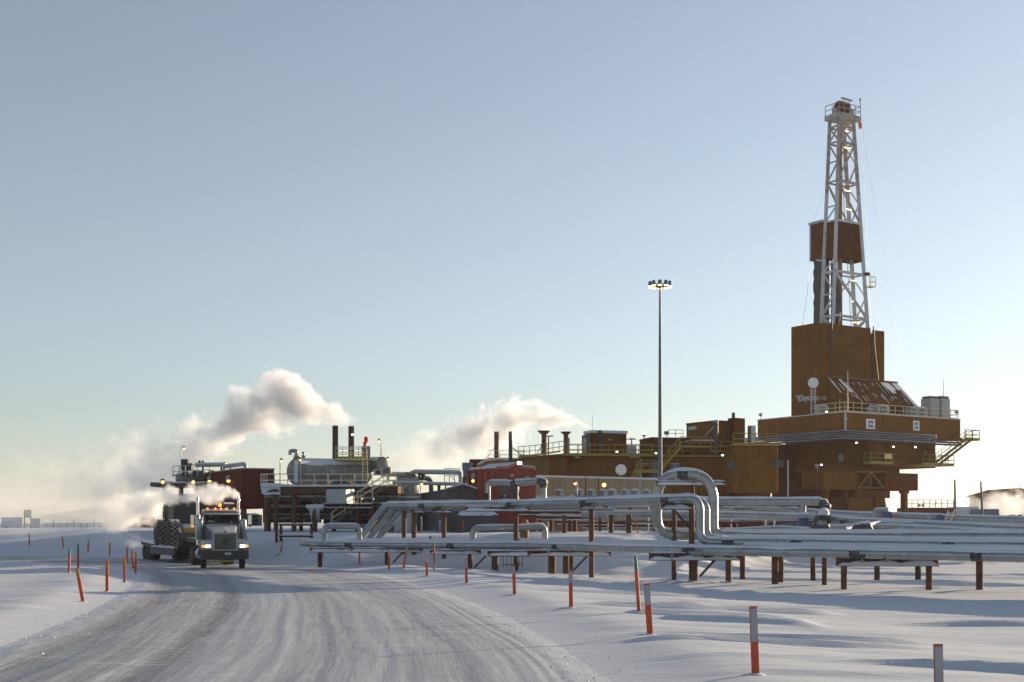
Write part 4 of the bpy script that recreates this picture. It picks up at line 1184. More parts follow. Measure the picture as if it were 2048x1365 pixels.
# ================================================================== rig modules left of the rig
_lamp_no = [0]
def floodlight(px, py, Y, label, m=LAMPW, face=(-.3, -1, -.35), size=.34, group='floodlights on the rig modules', post=0.0):
    c = W(px, py, Y); d = Vector(face).normalized()
    t = thing('floodlight', label, 'light', c, group)
    q = d.to_track_quat('Z', 'Y').to_matrix()
    h = MB(); s = size / 2
    h.add([c + q @ Vector(v) for v in ((-s, -s * .7, 0), (s, -s * .7, 0), (s, s * .7, 0), (-s, s * .7, 0), (-s * .5, -s * .4, -s * 1.3), (s * .5, -s * .4, -s * 1.3), (s * .5, s * .4, -s * 1.3), (-s * .5, s * .4, -s * 1.3))],
          [(0, 1, 5, 4), (1, 2, 6, 5), (2, 3, 7, 6), (3, 0, 4, 7), (4, 5, 6, 7)])
    h.build('housing', STEEL, t)
    l = MB(); l.add([c + q @ Vector(v) for v in ((-s * .9, -s * .6, .004), (s * .9, -s * .6, .004), (s * .9, s * .6, .004), (-s * .9, s * .6, .004))], [(0, 1, 2, 3)])
    l.build('lens', m, t)
    if post:
        b = MB(); b.bar(c - d * s * .8, c - d * s * .8 - Vector((0, 0, post)), .06); b.build('bracket', STEEL, t)
    return t

def polelight(px, py0, py1, Y, label, m=LAMPY, group='lamp posts of the plant', arm=.28, r=.045, size=.13):
    """a slim post with a hooded lamp at the top"""
    p = W(px, py1, Y); top = W(px, py0, Y)
    t = thing('lamp_post', label, 'lamp', p, group)
    MB().cyl(p, top, r, r * .7, 8).build('post', STEEL, t)
    a = top + Vector((arm, -.05, .02))
    MB().bar(top, a, .05).build('arm', STEEL, t)
    h = MB().lathe([(.05, .16), (size * .9, .04), (size, -.02)], Matrix.Translation(a), 12); h.build('hood', BLACK, t)
    MB().ball(a + Vector((0, 0, -.09)), size * .72, 7).build('bulb', m, t)
    return t

ML = Fr(5.85, 130.0, 4.0)
MZ = 2.5 + 134 * 130 / F
def module(name, label, fr, a0, a1, b0, b1, z0, z1, m=BROWN, ribs=True, faces='fl', pitch=.42, cat='module', group='brown rig modules', trim=True):
    """a clad box: smooth core, ribbed sheets on the seen sides, roof edge trim"""
    t = thing(name, label, cat, fr((a0 + a1) / 2, (b0 + b1) / 2, z0), group)
    c = MB(); fr.box(c, a0, a1, b0, b1, z0, z1); c.build('core', m, t)
    if ribs:
        if 'f' in faces: MB().sheet(fr(a0, b0 - .01), fr(a1, b0 - .01), z0 + .02, z1 - .02, pitch, .05).build('siding', m, t)
        if 'l' in faces: MB().sheet(fr(a0 - .01, b1), fr(a0 - .01, b0), z0 + .02, z1 - .02, pitch, .05).build('siding', m, t)
    if trim:
        e = MB(); fr.box(e, a0 - .09, a1 + .09, b0 - .09, b0 - .062, z1 - .1, z1 + .06); fr.box(e, a0 - .09, a0 - .062, b0 - .06, b1, z1 - .1, z1 + .06); e.build('roof_trim', BROWN3 if m is not BEIGE else SNOWCAP, t)
    return t
aE = ML.a_at(1470, 0)
mm = module('rig_module', 'long brown ribbed module with the round dish in front', ML, 0, aE, 0, 9, PADZ, MZ - .12)
dm = MB(); ML.box(dm, -.22, .12, -.22, -.07, PADZ, MZ - .1); dm.build('corner_post', BROWN3, mm)
for (x0, x1, y0, y1, lab) in ((1285, 1297, 929, 962, 'brown'), (1303, 1318, 927, 962, 'grey'), (1341, 1359, 929, 962, 'grey')):
    a0, a1 = ML.a_at(x0, 0), ML.a_at(x1, 0)
    d_ = MB(); ML.box(d_, a0, a1, -.12, -.07, ML.z_at(y1, a0, 0), ML.z_at(y0, a0, 0)); do = d_.build('door', BROWN3 if lab == 'brown' else BLUEG, mm)
    f_ = MB(); ML.box(f_, a0 - .06, a1 + .06, -.14, -.08, ML.z_at(y0, a0, 0) + .004, ML.z_at(y0, a0, 0) + .1); f_.build('door_hood', STEEL, do)
    if lab == 'grey':
        f_ = MB(); ac = (a0 + a1) / 2; ML.box(f_, ac - .03, ac + .03, -.135, -.121, ML.z_at(y1, a0, 0), ML.z_at(y0, a0, 0)); f_.build('door_split', STEEL, do)
a0 = ML.a_at(1147, 0); vb = MB(); ML.box(vb, a0, a0 + .75, -.7, -.06, ML.z_at(922, a0, 0), ML.z_at(917, a0, 0)); vo = vb.build('vent_hood', BROWN3, mm)
s_ = MB(); lump(s_, ML(a0, -.4, ML.z_at(917, a0, 0)), ML(a0 + .75, -.4, ML.z_at(917, a0, 0)), .55, .22, 3); s_.build('snow_cap', SNOWCAP, vo)
a0 = ML.a_at(1257, 0); vb = MB(); ML.box(vb, a0, a0 + 1.1, -.3, -.06, ML.z_at(916, a0, 0), ML.z_at(912, a0, 0)); vb.build('louvre_box', GREYL, mm)
vb = MB(); vb.bar(ML(ML.a_at(1282, -.1), -.12, 4), ML(ML.a_at(1282, -.1), -.12, ML.z_at(918, 8, 0)), .09); vb.build('conduit', STEEL, mm)
wk = MB(); ML.box(wk, -.6, aE + .1, -.75, .9, MZ - .11, MZ + .02); wo = wk.build('walkway', YELLOW, mm)
aS = ML.a_at(1352, -.7)
handrail(wo, [ML(-.55, -.7, MZ + .02), ML(ML.a_at(1304, -.7), -.7, MZ + .02)], 1.07, YELLOW, 1.25, True, .032)
handrail(wo, [ML(ML.a_at(1360, -.7), -.7, MZ + .8), ML(ML.a_at(1422, -.7), -.7, MZ + .8)], 1.07, YELLOW, 1.0, True, .035)
handrail(wo, [ML(ML.a_at(1422, -.7), -.7, MZ + .35), ML(ML.a_at(1462, -.7), -.7, MZ + .35)], 1.07, YELLOW, 1.2, True, .035)
handrail(wo, [ML(-.5, .9, MZ + .02), ML(18, .9, MZ + .02)], 1.07, YELLOW, 1.5, False, .03)
# outside stair to the walkway and its landing
LZ = ML.z_at(943, ML.a_at(1310, -1.6), -1.6)
stair(mm, ML(ML.a_at(1360, -1.2), -1.2, MZ + .75), ML(ML.a_at(1318, -1.2), -1.2, LZ), .85, (0, 1, 0), 14, YELLOW, rm=YELLOW)
bo = MB(); ML.box(bo, ML.a_at(1262, -1.6), ML.a_at(1322, -1.6), -2.0, -.1, LZ - .16, LZ); lo = bo.build('landing', YELLOW, mm)
handrail(lo, [ML(ML.a_at(1272, -2), -1.98, LZ), ML(ML.a_at(1320, -2), -1.98, LZ)], 1.07, YELLOW, .9, True, .035)
stair(mm, ML(ML.a_at(1277, -1.5), -1.5, LZ), ML(ML.a_at(1255, -1.5), -1.5, LZ - 2.3), .8, (0, 1, 0), 8, YELLOW)
# the tan module standing askew at the left end
tq = [Vector((1.15, 136.2, PADZ)), Vector((5.6, 130.0, PADZ)), Vector((5.7, 140, PADZ)), Vector((1.3, 143, PADZ))]
TZ = 2.5 + 128.5 * 136 / F
t = thing('rig_module', 'plain tan and brown module left of the long ribbed one', 'module', (3, 136, PADZ), 'brown rig modules')
mid = tq[0].lerp(tq[1], .6)
MB().prism([tq[0], mid, mid + Vector((.4, 8, 0)), tq[3]], (0, 0, TZ - PADZ)).build('tan_panel', TAN, t)
MB().prism([mid + Vector((.004, -.004, 0)), tq[1], tq[2], mid + Vector((.45, 8, 0))], (0, 0, TZ - PADZ)).build('brown_panel', BROWN2, t)
wk = MB(); wk.prism([tq[0] + Vector((-.5, -.5, TZ - PADZ + .004)), tq[1] + Vector((-.2, -.6, TZ - PADZ + .004)), tq[2] + Vector((0, 0, TZ - PADZ + .004)), tq[3] + Vector((0, 0, TZ - PADZ + .004))], (0, 0, .12)); wo = wk.build('walkway', YELLOW, t)
handrail(wo, [tq[0] + Vector((-.45, -.45, TZ - PADZ + .12)), tq[0].lerp(tq[1], .35) + Vector((-.3, -.5, TZ - PADZ + .12)), tq[1] + Vector((-.2, -.5, TZ - PADZ + .35))], 1.07, YELLOW, 1.1, True, .032)
for px, lab in ((1088, 'a'),):
    pass
# roof house with a snowy white rim
RH = Fr((1185 - CX) * 132.5 / F, 132.5, 20)
t = thing('roof_house', 'brown box house with white roof rim on the long module', 'module', RH(2, 2, MZ))
zt = RH.z_at(866, 0, 0); ae = RH.a_at(1253, 0); be = RH.b_at(1169, 0)
b = MB(); RH.box(b, 0, ae, 0, be, MZ + .1, zt); b.build('wall', BROWN3, t)
b = MB(); RH.box(b, -.1, ae + .1, -.1, be + .1, zt + .003, zt + .28); b.build('roof', SNOWCAP, t)
b = MB(); RH.box(b, .55, .95, -.25, -.003, MZ + .1, zt + .25); b.build('corner_pipe', BLACK, t)
b = MB(); RH.box(b, -.35, -.003, .2, be - .1, MZ + .1, zt - .15); b.build('door_frame', BLACKF, t)
b = MB(); RH.box(b, -.42, -.352, .7, 1.5, zt - 2.1, zt - .5); b.build('door', GREYL, t)
b = MB(); RH.box(b, ae * .45, ae * .55, -.12, -.003, zt - .75, zt - .62); b.build('lamp_shelf', STEEL, t)
MB().bar(RH(.2, .5, zt + .2), RH(.2, .5, zt + 1.9), .035).build('aerial', STEEL, t)
# things on the module roofs
def stackpipe(px, py0, py1, Y, r, label, flare=0, m=RUSTF, stays=(), cap=False):
    p = W(px, py1, Y); q = W(px, py0, Y); h = q.z - p.z
    t = thing('exhaust_stack', label, 'stack', p, 'exhaust stacks')
    pr = [(r, 0), (r, h * .93), (r * .99, h)] if not flare else [(r, 0), (r, h - flare * 1.1), (r + flare, h - flare * .25), (r + flare * 1.15, h), (r * .9, h - .05)]
    MB().lathe(pr, Matrix.Translation(p), 16).build('pipe', m, t)
    if cap:
        MB().cyl(q + Vector((0, 0, .02)), q + Vector((0, 0, .14)), r * 1.25, r * .9, 14).build('rain_cap', STEEL, t)
    for (x, y) in stays: MB().bar(W(px, py0 + (py1 - py0) * .42, Y - .05), W(x, y, Y - .3), .05).build('stay', BLACK, t)
    return t
stackpipe(1088, 862, 910, 133, .26, 'flared exhaust stack on the tan module roof', .38, stays=((1074, 908),))
stackpipe(1132, 864, 910, 136, .26, 'steaming flared exhaust stack behind the roof rail', .3, stays=((1124, 908),))
stackpipe(993, 866, 925, 140, .26, 'frosted flue with two long stays behind the red building', 0, RUSTF, ((970, 921), (1002, 925)), True)
stackpipe(1021, 866, 930, 132, .20, 'plain black flue behind the red building', 0, BLACK, ((1050, 918), (1047, 912)), True)
t = thing('tee_mast', 'short mast with a flat crossbar beside the flared stack', 'mast', W(1097, 910, 134))
MB().bar(W(1097, 910, 134), W(1097, 873, 134), .12).build('mast', RUSTF, t); MB().bar(W(1092, 873.5, 134), W(1106, 872.5, 134), .2, .14).build('crossbar', STEEL, t)
MB().bar(W(1138, 910, 133), W(1138, 876, 133), .14).build('blue_post', BLUEG, None, 'thin blue-grey post next to the steaming stack', 'post')
t = thing('mushroom_vent', 'flat mushroom vent on a pale tank by the roof house', 'vent', W(1264, 910, 131))
o = W(1264, 910, 131)
MB().box(o + Vector((0, .5, .5)), (.95, .95, 1.0)).build('tank', GREYL, t); MB().cyl(o + Vector((0, .5, 1.0)), o + Vector((0, .5, 1.6)), .07).build('stem', STEEL, t)
MB().lathe([(.06, .16), (.5, .05), (.52, 0), (.05, 0)], Matrix.Translation(o + Vector((0, .5, 1.6))), 18).build('cowl', STEEL, t)
t = thing('lamp_mast', 'mast with a bright lamp ball on the long module roof', 'lamp', W(1288, 912, 132))
m_ = MB(); lattice(m_, W(1288, 912, 132), W(1288, 884, 132), .3, .05, .4); m_.build('lattice', BLACK, t); MB().cyl(W(1288, 884, 132), W(1288, 872, 132), .06).build('post', BLACK, t)
MB().box(W(1288, 871, 132), (.3, .3, .2)).build('lamp_base', BLACK, t); MB().ball(W(1288, 867.5, 132), .17, 8).build('lamp_ball', LAMPW, t)
module('rig_module', 'dark russet box behind the tall light mast', Fr((1303 - CX) * 134 / F, 134, 12), 0, 4.4, 0, 4, MZ - .1, 2.5 + 169 * 134 / F, BROWN3, True, 'fl', .3)
BH = Fr((1432 - CX) * 133 / F, 133, 30)
zt = BH.z_at(842, 0, 0)
t = module('rig_module', 'big russet box house with chimney, left of the rig', BH, 0, BH.a_at(1484, 0), 0, BH.b_at(1373, 0), MZ - .1, zt, BROWN3, False, 'fl', .3)
b = MB(); BH.box(b, -.03, -.003, .2, BH.b_at(1376, 0), MZ + 1.6, zt - .12); b.build('side_panel', BROWN2, t)
b = MB(); BH.box(b, 1.9, 2.8, -.6, .4, MZ, zt + .35); BH.box(b, 1.9, 3.4, -.58, -.01, MZ, zt + .34); co = b.build('chimney_block', BROWN3, t)
MB().cyl(BH(2.4, .1, zt + .35), BH(2.4, .1, zt + .95), .17).build('chimney_pot', RUST, co)
b = MB(); BH.box(b, 4.4, 5.0, -.4, .2, MZ + .4, zt - .35); b.build('frosted_duct', STEEL, t)
b = MB(); BH.box(b, -.2, -.035, 3.0, 4.4, zt - .7, zt - .35); b.build('light_fitting', STEEL, t)
LB = Fr((1384 - CX) * 131.5 / F, 131.5, 8)
t = module('rig_module', 'low russet box with dark louvre in front of the big box house', LB, 0, 2.4, 0, 2.5, MZ, LB.z_at(882, 0, 0), BROWN3, False)
b = MB(); LB.box(b, .2, 1.5, -.05, -.003, LB.z_at(893, 0, 0) + .3, LB.z_at(884, 0, 0) - .1); b.build('louvre', BLACK, t)
b = MB(); LB.box(b, -.05, 2.45, -.1, 2.5, LB.z_at(882, 0, 0) + .005, LB.z_at(882, 0, 0) + .12); b.build('snow_cap', SNOWCAP, t)
t = stackpipe(1432, 842, 910, 130.5, .22, 'thick exhaust pipe, black above and grey below, with domed cap', 0, GREYW)
MB().cyl(W(1432, 866, 130.5), W(1432, 844, 130.5), .235).build('black_sleeve', BLACK, t); MB().ball(W(1432, 843, 130.5), .3, 8, (1, 1, .55)).build('domed_cap', STEEL, t)
MB().bar(W(1430, 852, 130.4), W(1410, 872, 130.4), .06).build('stay', STEEL, t)
rl = thing('roof_rail', 'small grey rail frame on the dark russet box roof', 'rail', W(1352, 874, 135))
handrail(rl, [W(1336, 874, 135), W(1366, 874, 135)], .72, STEEL, .8, False, .03)
floodlight(1333, 866, 134, 'square floodlight turned away on the russet box roof', BLUEG, (-.2, -1, .3), .5, post=.5)
# the tall module beside the rig
TM = Fr((1466 - CX) * 127 / F, 127, 6)
zt = TM.z_at(893, 0, 0); ae = TM.a_at(1556, 0)
t = module('rig_module', 'tall ribbed brown module touching the left of the rig', TM, 0, ae, 0, 7, TM.z_at(986, 0, 0), zt, BROWN)
b = MB(); TM.box(b, -.02, ae + .02, -.12, -.065, TM.z_at(917.5, 0, 0), TM.z_at(916, 0, 0)); b.build('joint_strip', BROWN3, t)
b = MB(); TM.box(b, .3, ae - .6, .5, 6, PADZ, TM.z_at(986, 0, 0) - .005); b.build('undercroft', BROWN3, t)
for px, z_ in ((1456, 925), (1550, 921)):
    a0 = TM.a_at(px - 4, 0); b = MB(); TM.box(b, a0, a0 + .85, -.75, -.07, TM.z_at(z_ + 14, a0, 0), TM.z_at(z_, a0, 0)); b.build('intake_hood', GREYW, t)
b = MB(); TM.box(b, -.1, ae + .1, -.12, .6, zt + .064, zt + .2); wo = b.build('walkway', YELLOW, t)
handrail(wo, [TM(0, -.1, zt + .2), TM(ae, -.1, zt + .2)], 1.07, YELLOW, 1.2, True, .035)
MB().bar(W(1576, 1005, 124), W(1576, 920, 124), .13).build('vent_pipe', STEEL, None, 'slim grey vent pipe standing before the rig base', 'pipe')
# floodlights
for (px, py, Y, lab) in ((1067, 904, 129, 'bright floodlight at the left end of the module walkway'), (1124, 904, 128.6, 'bright floodlight above the vent hood'), (1234, 904, 128.8, 'bright floodlight below the box house'), (1312, 907, 128.8, 'bright floodlight left of the tall light mast'),
        (1445, 911, 126.5, 'bright floodlight under the walkway beside the tall module'), (1713, 886, 138.5, 'floodlight under the rig floor, first from the left'), (1787, 894, 141.5, 'floodlight on the lower house, above the notice board'), (1831, 895, 143.5, 'floodlight on the lower house by the door'),
        (1643, 930, 139.5, 'floodlight on the left end of the skid beam'), (1653, 824, 141, 'floodlight on the rig roof behind the yellow rail')):
    floodlight(px, py, Y, lab, size=.23, face=(-.2, -.8, -.8))
for (px, py, Y, lab) in ((1521, 829, 149, 'spotlight facing away on the left roof corner of the rig'), (1913, 824, 150, 'spotlight facing away on the right roof corner of the rig'), (1634, 931, 139.6, 'unlit floodlight beside the lit one on the skid beam')):
    floodlight(px, py, Y, lab, STEEL, (-.4, -.6, .5), .45, post=.55)
# satellite dishes
def dish(px, py, rpx, Y, label, pole_to, lat=False):
    c = W(px, py, Y); r = rpx * Y / F
    t = thing('satellite_dish', label, 'dish', W(px, pole_to, Y + .4), 'satellite dishes')
    M = Matrix.Translation(c) @ Vector((-.12, -1, .05)).to_track_quat('Z', 'Y').to_matrix().to_4x4()
    MB().lathe([(.02, -.02 - r * .18), (r * .5, -.14 * r - .02), (r, -.02), (r, .02), (r * .5, -.1 * r), (.02, -r * .14)], M, 28).build('reflector', WHITE, t)
    MB().bar(c + M.to_3x3() @ Vector((0, r * .5, 0)), c + M.to_3x3() @ Vector((0, 0, r * .7)), .04).build('feed_arm', STEEL, t)
    pm = MB(); a, b_ = W(px, pole_to, Y + .4), W(px, py - 2, Y + .4)
    if lat: lattice(pm, a, b_, .45, .05, .4)
    else: pm.bar(W(px + 5, pole_to, Y + .4), W(px + 5, py - 15, Y + .4), .13); pm.bar(W(px + 5, py, Y + .4), W(px, py, Y + .2), .1)
    pm.build('mast', STEEL if lat else BLACK, t)
dish(1242, 940, 11.2, 121, 'white dish in front of the long ribbed module', 986)
dish(1626.5, 766, 10.6, 141, 'white dish on a lattice mast by the rig lettering', 830, True)
# roof gear on the rig
def acbox(c, d, M, label, group, m=GREYL, fan=True, snow=True, cat='air conditioner', name='air_conditioner'):
    t = thing(name, label, cat, c, group)
    c = Vector(c)
    MB().box(c + Vector((0, 0, d[2] / 2)), d, M).build('casing', m, t)
    if fan:
        gm = mat('dark_grille', (.07, .075, .08), .6)
        g = MB()
        for k in range(4): g.box(c + Vector((0, 0, d[2] * (.2 + .2 * k))) + M @ Vector((-d[0] * .14, -d[1] / 2 - .006, 0)), (d[0] * .58, .012, d[2] * .11), M)
        tag(g.build('grille_slats', gm, t), kind='stuff')
        MB().box(c + Vector((0, 0, d[2] / 2)) + M @ Vector((d[0] * .34, -d[1] / 2 - .006, 0)), (d[0] * .2, .012, d[2] * .7), M).build('side_cover', STEEL, t)
    if snow:
        s = MB(); u = M @ Vector((d[0] / 2, 0, 0)); lump(s, c - u + Vector((0, 0, d[2])), c + u + Vector((0, 0, d[2])), d[1], .16, abs(c.x) * 3.1); s.build('snow_cap', SNOWCAP, t)
    return t
I3 = Matrix.Identity(3)
for (px0, px1, py, bb, lab, hh) in ((1745, 1759, 823, 1.2, 'pale unit, left of the two behind the rig rail', .95), (1762, 1779, 824, 1.2, 'pale unit, right of the two behind the rig rail', 1.1), (1822, 1836, 826, 1.4, 'grey unit at the foot of the sloping roof', 1.2), (1838, 1854, 827, 1.4, 'grey unit left of the two square ducts', 1.2), (1661, 1674, 822, .8, 'dark grey box unit at the left of the rig rail', 1.0)):
    a0, a1 = RG.a_at(px0, bb), RG.a_at(px1, bb) if px0 > 1690 else 0
    if px0 < 1690: c = RG(.9, 4.2, Z1)
    else: c = RG((a0 + a1) / 2, bb + .4, Z1)
    acbox(c, (abs(a1 - a0) if px0 > 1690 else 1.3, .9, hh), RG.M, lab, 'roof units on the rig')
for (px0, px1, lab) in ((1861, 1879, 'left one of two square roof ducts on the rig'), (1883, 1900, 'right one of two square roof ducts on the rig')):
    bb = 2.2; a0, a1 = RG.a_at(px0, bb), RG.a_at(px1, bb); zt = RG.z_at(792, a0, bb)
    t = thing('roof_duct', lab, 'duct', RG((a0 + a1) / 2, bb + .8, Z1), 'square ducts on the rig roof')
    b = MB(); RG.box(b, a0, a1, bb, bb + 1.4, Z1, zt - .3); b.build('casing', GREYL, t)
    b = MB(); RG.box(b, a0 + .1, a1 - .1, bb + .1, bb + 1.3, zt - .297, zt); b.build('hood', BLACKF, t)
def whip(px, y0, y1, Y, label, r=.05): MB().cyl(W(px, y1, Y), W(px, y0, Y), r, r * .4, 8).build('whip_aerial', WHITEF, None, label, 'aerial', 'whip aerials')
whip(1695.5, 742, 826, 141, 'tall white whip aerial before the sloping rig roof', .08); whip(1887, 757, 792, 149, 'whip aerial above the square roof ducts'); whip(1679.5, 799, 824, 141, 'short whip aerial by the rig roof rail')
# tall light mast
t = thing('light_mast', 'very tall blue-grey light mast with a ring of lit lamps', 'lamp', W(1320.5, 1040, 108))
q0, q1 = W(1320.5, 1045, 108), W(1320, 574, 108)
MB().tube([q0, q0.lerp(q1, .5), q1], [.20, .15, .085], 14).build('mast', POLE, t)
MB().cyl(q1 + Vector((0, 0, -.1)), q1 + Vector((0, 0, .35)), .16, .2, 12).build('head', BLACK, t)
rm = MB(); rm.lathe([(.72, -.04), (.76, 0), (.72, .04), (.68, 0)], Matrix.Translation(q1 + Vector((0, 0, .12))), 24)
for k in range(4): rm.bar(q1 + Vector((0, 0, .12)), q1 + Vector((.7 * math.cos(k * math.pi / 2), .7 * math.sin(k * math.pi / 2), .12)), .05)
tag(rm.build('ring', BLACK, t), kind='stuff')
for k in range(10):
    a = 2 * math.pi * (k + .3) / 10; c = q1 + Vector((.86 * math.cos(a), .86 * math.sin(a), .12))
    o = MB().lathe([(.10, .32), (.16, .26), (.17, .0), (.22, -.1)], Matrix.Translation(c), 12).build('lamp_housing', BLUEG, t)
    MB().lathe([(.18, -.112), (.12, -.16), (.02, -.17)], Matrix.Translation(c), 12).build('lamp_glass', emit('mast_lamp_glow', (1, .62, .22), 5.0), o)

# ================================================================== plant buildings in the middle
def vp(x, y, z=PADZ): return Vector((x, y, z))
# beige building
zt = 2.5 + 90.4 * 104 / F
t = thing('beige_building', 'long low beige building behind the air conditioner row', 'building', (6, 108, PADZ))
pl = [vp(.3, 103), vp(11.02, 109.8), vp(12.5, 110.74), vp(4, 118)]
MB().prism(pl, (0, 0, zt - PADZ)).build('wall', BEIGE, t)
c_ = sum(pl, Vector()) / 4
MB().prism([c_ + (p - c_) * 1.02 + Vector((0, 0, zt - PADZ + .003)) for p in pl], (0, 0, .16)).build('snow_roof', SNOWCAP, t)
for u in (.14, .33, .52, .71, .90):
    q = pl[0].lerp(pl[1], u); d = (pl[1] - pl[0]).normalized(); n_ = Vector((d.y, -d.x, 0))
    MB().bar(q + n_ * .02 + Vector((0, 0, .1)), q + n_ * .02 + Vector((0, 0, zt - PADZ - .05)), .05, .03).build('panel_joint', mat('dark_beige_joint', (.26, .22, .15), .7), t)
# platform with the air conditioners
t = thing('unit_platform', 'long snow-covered platform carrying the air conditioner row', 'platform', W(1186, 1060, 97))
MB().box(W(1190, 1000, 97.5), (9.6, 1.6, .25)).build('deck', RUSTF, t)
s_ = MB(); lump(s_, W(1064, 996.8, 97.5), W(1316, 996.8, 97.5), 1.7, .22, 7); s_.build('snow_cap', SNOWCAP, t)
for px in (1080, 1140, 1200, 1260, 1308): MB().bar(W(px, 1066, 97.5), W(px, 1003, 97.5), .2).build('leg', RUST, t)
MB().bar(W(1066, 1002, 96.5), W(1312, 1002, 96.5), .1, .3).build('edge_beam', CLADF, t)
acn = ('first from the left, standing apart', 'second from the left, by the red lamp post', 'third from the left, rounded with snow', 'fourth from the left, below the amber wall lamp', 'fifth from the left, beside the amber lamp one', 'sixth from the left, right of the dish pole', 'seventh from the left', 'rightmost, half behind the tall loop')
for (px, nm) in zip((1118, 1158, 1181, 1205, 1224, 1250, 1270, 1293), acn):
    acbox(W(px, 993.2, 97), (.72, .5, .46), I3, 'small snowy air conditioner ' + nm, 'air conditioners by the beige building')
polelight(1154, 966, 1000, 95.5, 'lamp post with a reddish lamp before the beige building', emit('red_lamp_glow', (1, .22, .06), 4), arm=-.15)
for (px, y0, lab) in ((1171, 954, 'thin dark red pole, left one before the beige building'), (1197, 956, 'thin dark red pole, right one before the beige building'), (1280, 945, 'thin pale pole before the right end of the beige building')):
    MB().bar(W(px, 1002, 96.2), W(px, y0, 96.2), .07).build('marker_pole', RED if 'red' in lab else STEEL, None, lab, 'pole')
t = thing('wall_lamp', 'amber lamp glowing on the beige wall', 'lamp', W(1208, 969, 104)); MB().lathe([(.05, .16), (.2, .05), (.22, 0)], Matrix.Translation(W(1207, 968, 104.2)), 12).build('hood', BLACK, t); MB().ball(W(1208, 970.5, 104), .17, 8).build('bulb', LAMPY, t)
# red fibreglass building
def redhut():
    P = [vp(-3.22, 95.4), vp(-1.19, 92), vp(1.71, 92.2), vp(-.3, 96.4)]
    ze = 2.5 + 111.5 * 92 / F; za_ = 2.5 + 119 * 92 / F
    t = thing('red_building', 'faded red moulded building with ribbed side and gabled front', 'building', (0, 94, PADZ))
    b = MB(); f0, f1 = P[1], P[2]; bk = P[0] - P[1]
    prof = [(0, ze - .12), (.05, ze), (.3, ze + .02), (.5, za_), (.72, ze + .02), (.95, ze), (1, ze - .14)]
    front = [f0] + [f0.lerp(f1, u) + Vector((0, 0, z - PADZ)) for u, z in prof] + [f1]
    b.prism(front, bk); b.build('wall', SALMON, t)
    s = MB(); rim = [f0.lerp(f1, u) + Vector((0, 0, z - PADZ + .004)) for u, z in prof]
    for p, q in zip(rim[:-1], rim[1:]): s.hexa([p, q, q + bk, p + bk, p + Vector((0, 0, .06)), q + Vector((0, 0, .06)), q + bk + Vector((0, 0, .06)), p + bk + Vector((0, 0, .06))])
    s.build('snow_roof', SNOWCAP, t)
    e = MB()
    for p, q in zip(rim[:-1], rim[1:]): e.bar(p + Vector((0, -.03, -.1)), q + Vector((0, -.03, -.1)), .06, .12)
    e.build('front_trim', mat('pale_red_trim', (.42, .16, .12), .5), t)
    d = (P[0] - P[1]).normalized(); n_ = Vector((-d.y, d.x, 0)); L = (P[0] - P[1]).length
    for u in (.02, .25, .48, .71, .95):
        q = P[1] + d * L * u
        MB().hexa([q + n_ * .004, q + n_ * .16 , q + d * .3 + n_ * .16, q + d * .3 + n_ * .004] + [v + Vector((0, 0, ze - PADZ - .1)) for v in (q + n_ * .004, q + n_ * .1, q + d * .3 + n_ * .1, q + d * .3 + n_ * .004)]).build('rib', SALMON, t)
    for k in range(7):
        z = PADZ + .5 + k * .55; MB().bar(P[1] + n_ * .02 + Vector((0, 0, z - PADZ)), P[0] + n_ * .02 + Vector((0, 0, z - PADZ)), .03, .05).build('course', RED, t)
    q = P[1] + d * L * .84; MB().box(q + n_ * .05 + Vector((0, 0, 1.3)), (.05, .6, 2.6), Matrix.Rotation(math.atan2(d.y, d.x) - R(90), 3, 'Z')).build('side_door', GREYW, t)
    MB().box(W(1008, 990, 91.85), (.66, .06, 1.5)).build('front_door', GREYW, t)
    MB().box(W(1054.5, 957, 91.9), (.34, .06, .3)).build('notice', BEIGE, t)
    MB().box(W(1040, 947, 91.9), (.45, .02, .02)).build('drip_rail', BEIGE, t)
    return t
redhut()
t = thing('wall_lamp', 'hooded lamp glowing on the ribbed side of the red building', 'lamp', W(946, 962, 93)); MB().lathe([(.05, .5), (.14, .3), (.15, .05)], Matrix.Translation(W(946.5, 960, 93)), 12).build('hood', CLADF, t); MB().ball(W(946, 962.5, 92.9), .11, 8).build('bulb', LAMPY, t)
floodlight(1039, 926.5, 91.6, 'bright floodlight on the gable of the red building', size=.36)
floodlight(1024, 952, 91.7, 'unlit hooded light on the front of the red building', STEEL, (0, -1, -.6), .26)
# hut behind
t = thing('tan_hut', 'small tan hut with domed snowy roof behind the red building', 'hut', (-1.5, 100, PADZ))
b = MB(); pr = [W(965, 1060, 99), W(965, 927, 99), W(972, 922.5, 99), W(990, 920, 99), W(1004, 918.5, 99), W(1016, 922, 99), W(1021, 928, 99), W(1021, 1060, 99)]
b.prism(pr, (-.5, 3, 0)); b.build('wall', TAN, t)
s = MB()
for p, q in zip(pr[1:5], pr[2:6]): s.hexa([p + Vector((0, 0, .004)), q + Vector((0, 0, .004)), q + Vector((-.5, 3, .004)), p + Vector((-.5, 3, .004)), p + Vector((0, 0, .1)), q + Vector((0, 0, .1)), q + Vector((-.5, 3, .1)), p + Vector((-.5, 3, .1))])
s.build('snow_roof', SNOWCAP, t)
t = thing('brown_annex', 'brown annex wall and rail behind the tan hut', 'building', (0, 128, PADZ))
zb_ = 2.5 + 126 * 138 / F
MB().hexa([vp(-4.6, 138), vp(1.2, 137.4), vp(1.2, 141), vp(-4.6, 141)] + [vp(-4.6, 138, zb_), vp(1.2, 137.4, zb_), vp(1.2, 141, zb_), vp(-4.6, 141, zb_)]).build('wall', BROWN3, t)
handrail(t, [W(976, 919, 137.5), W(1047, 919, 137)], .95, YELLOWF, 1.2, True, .03)
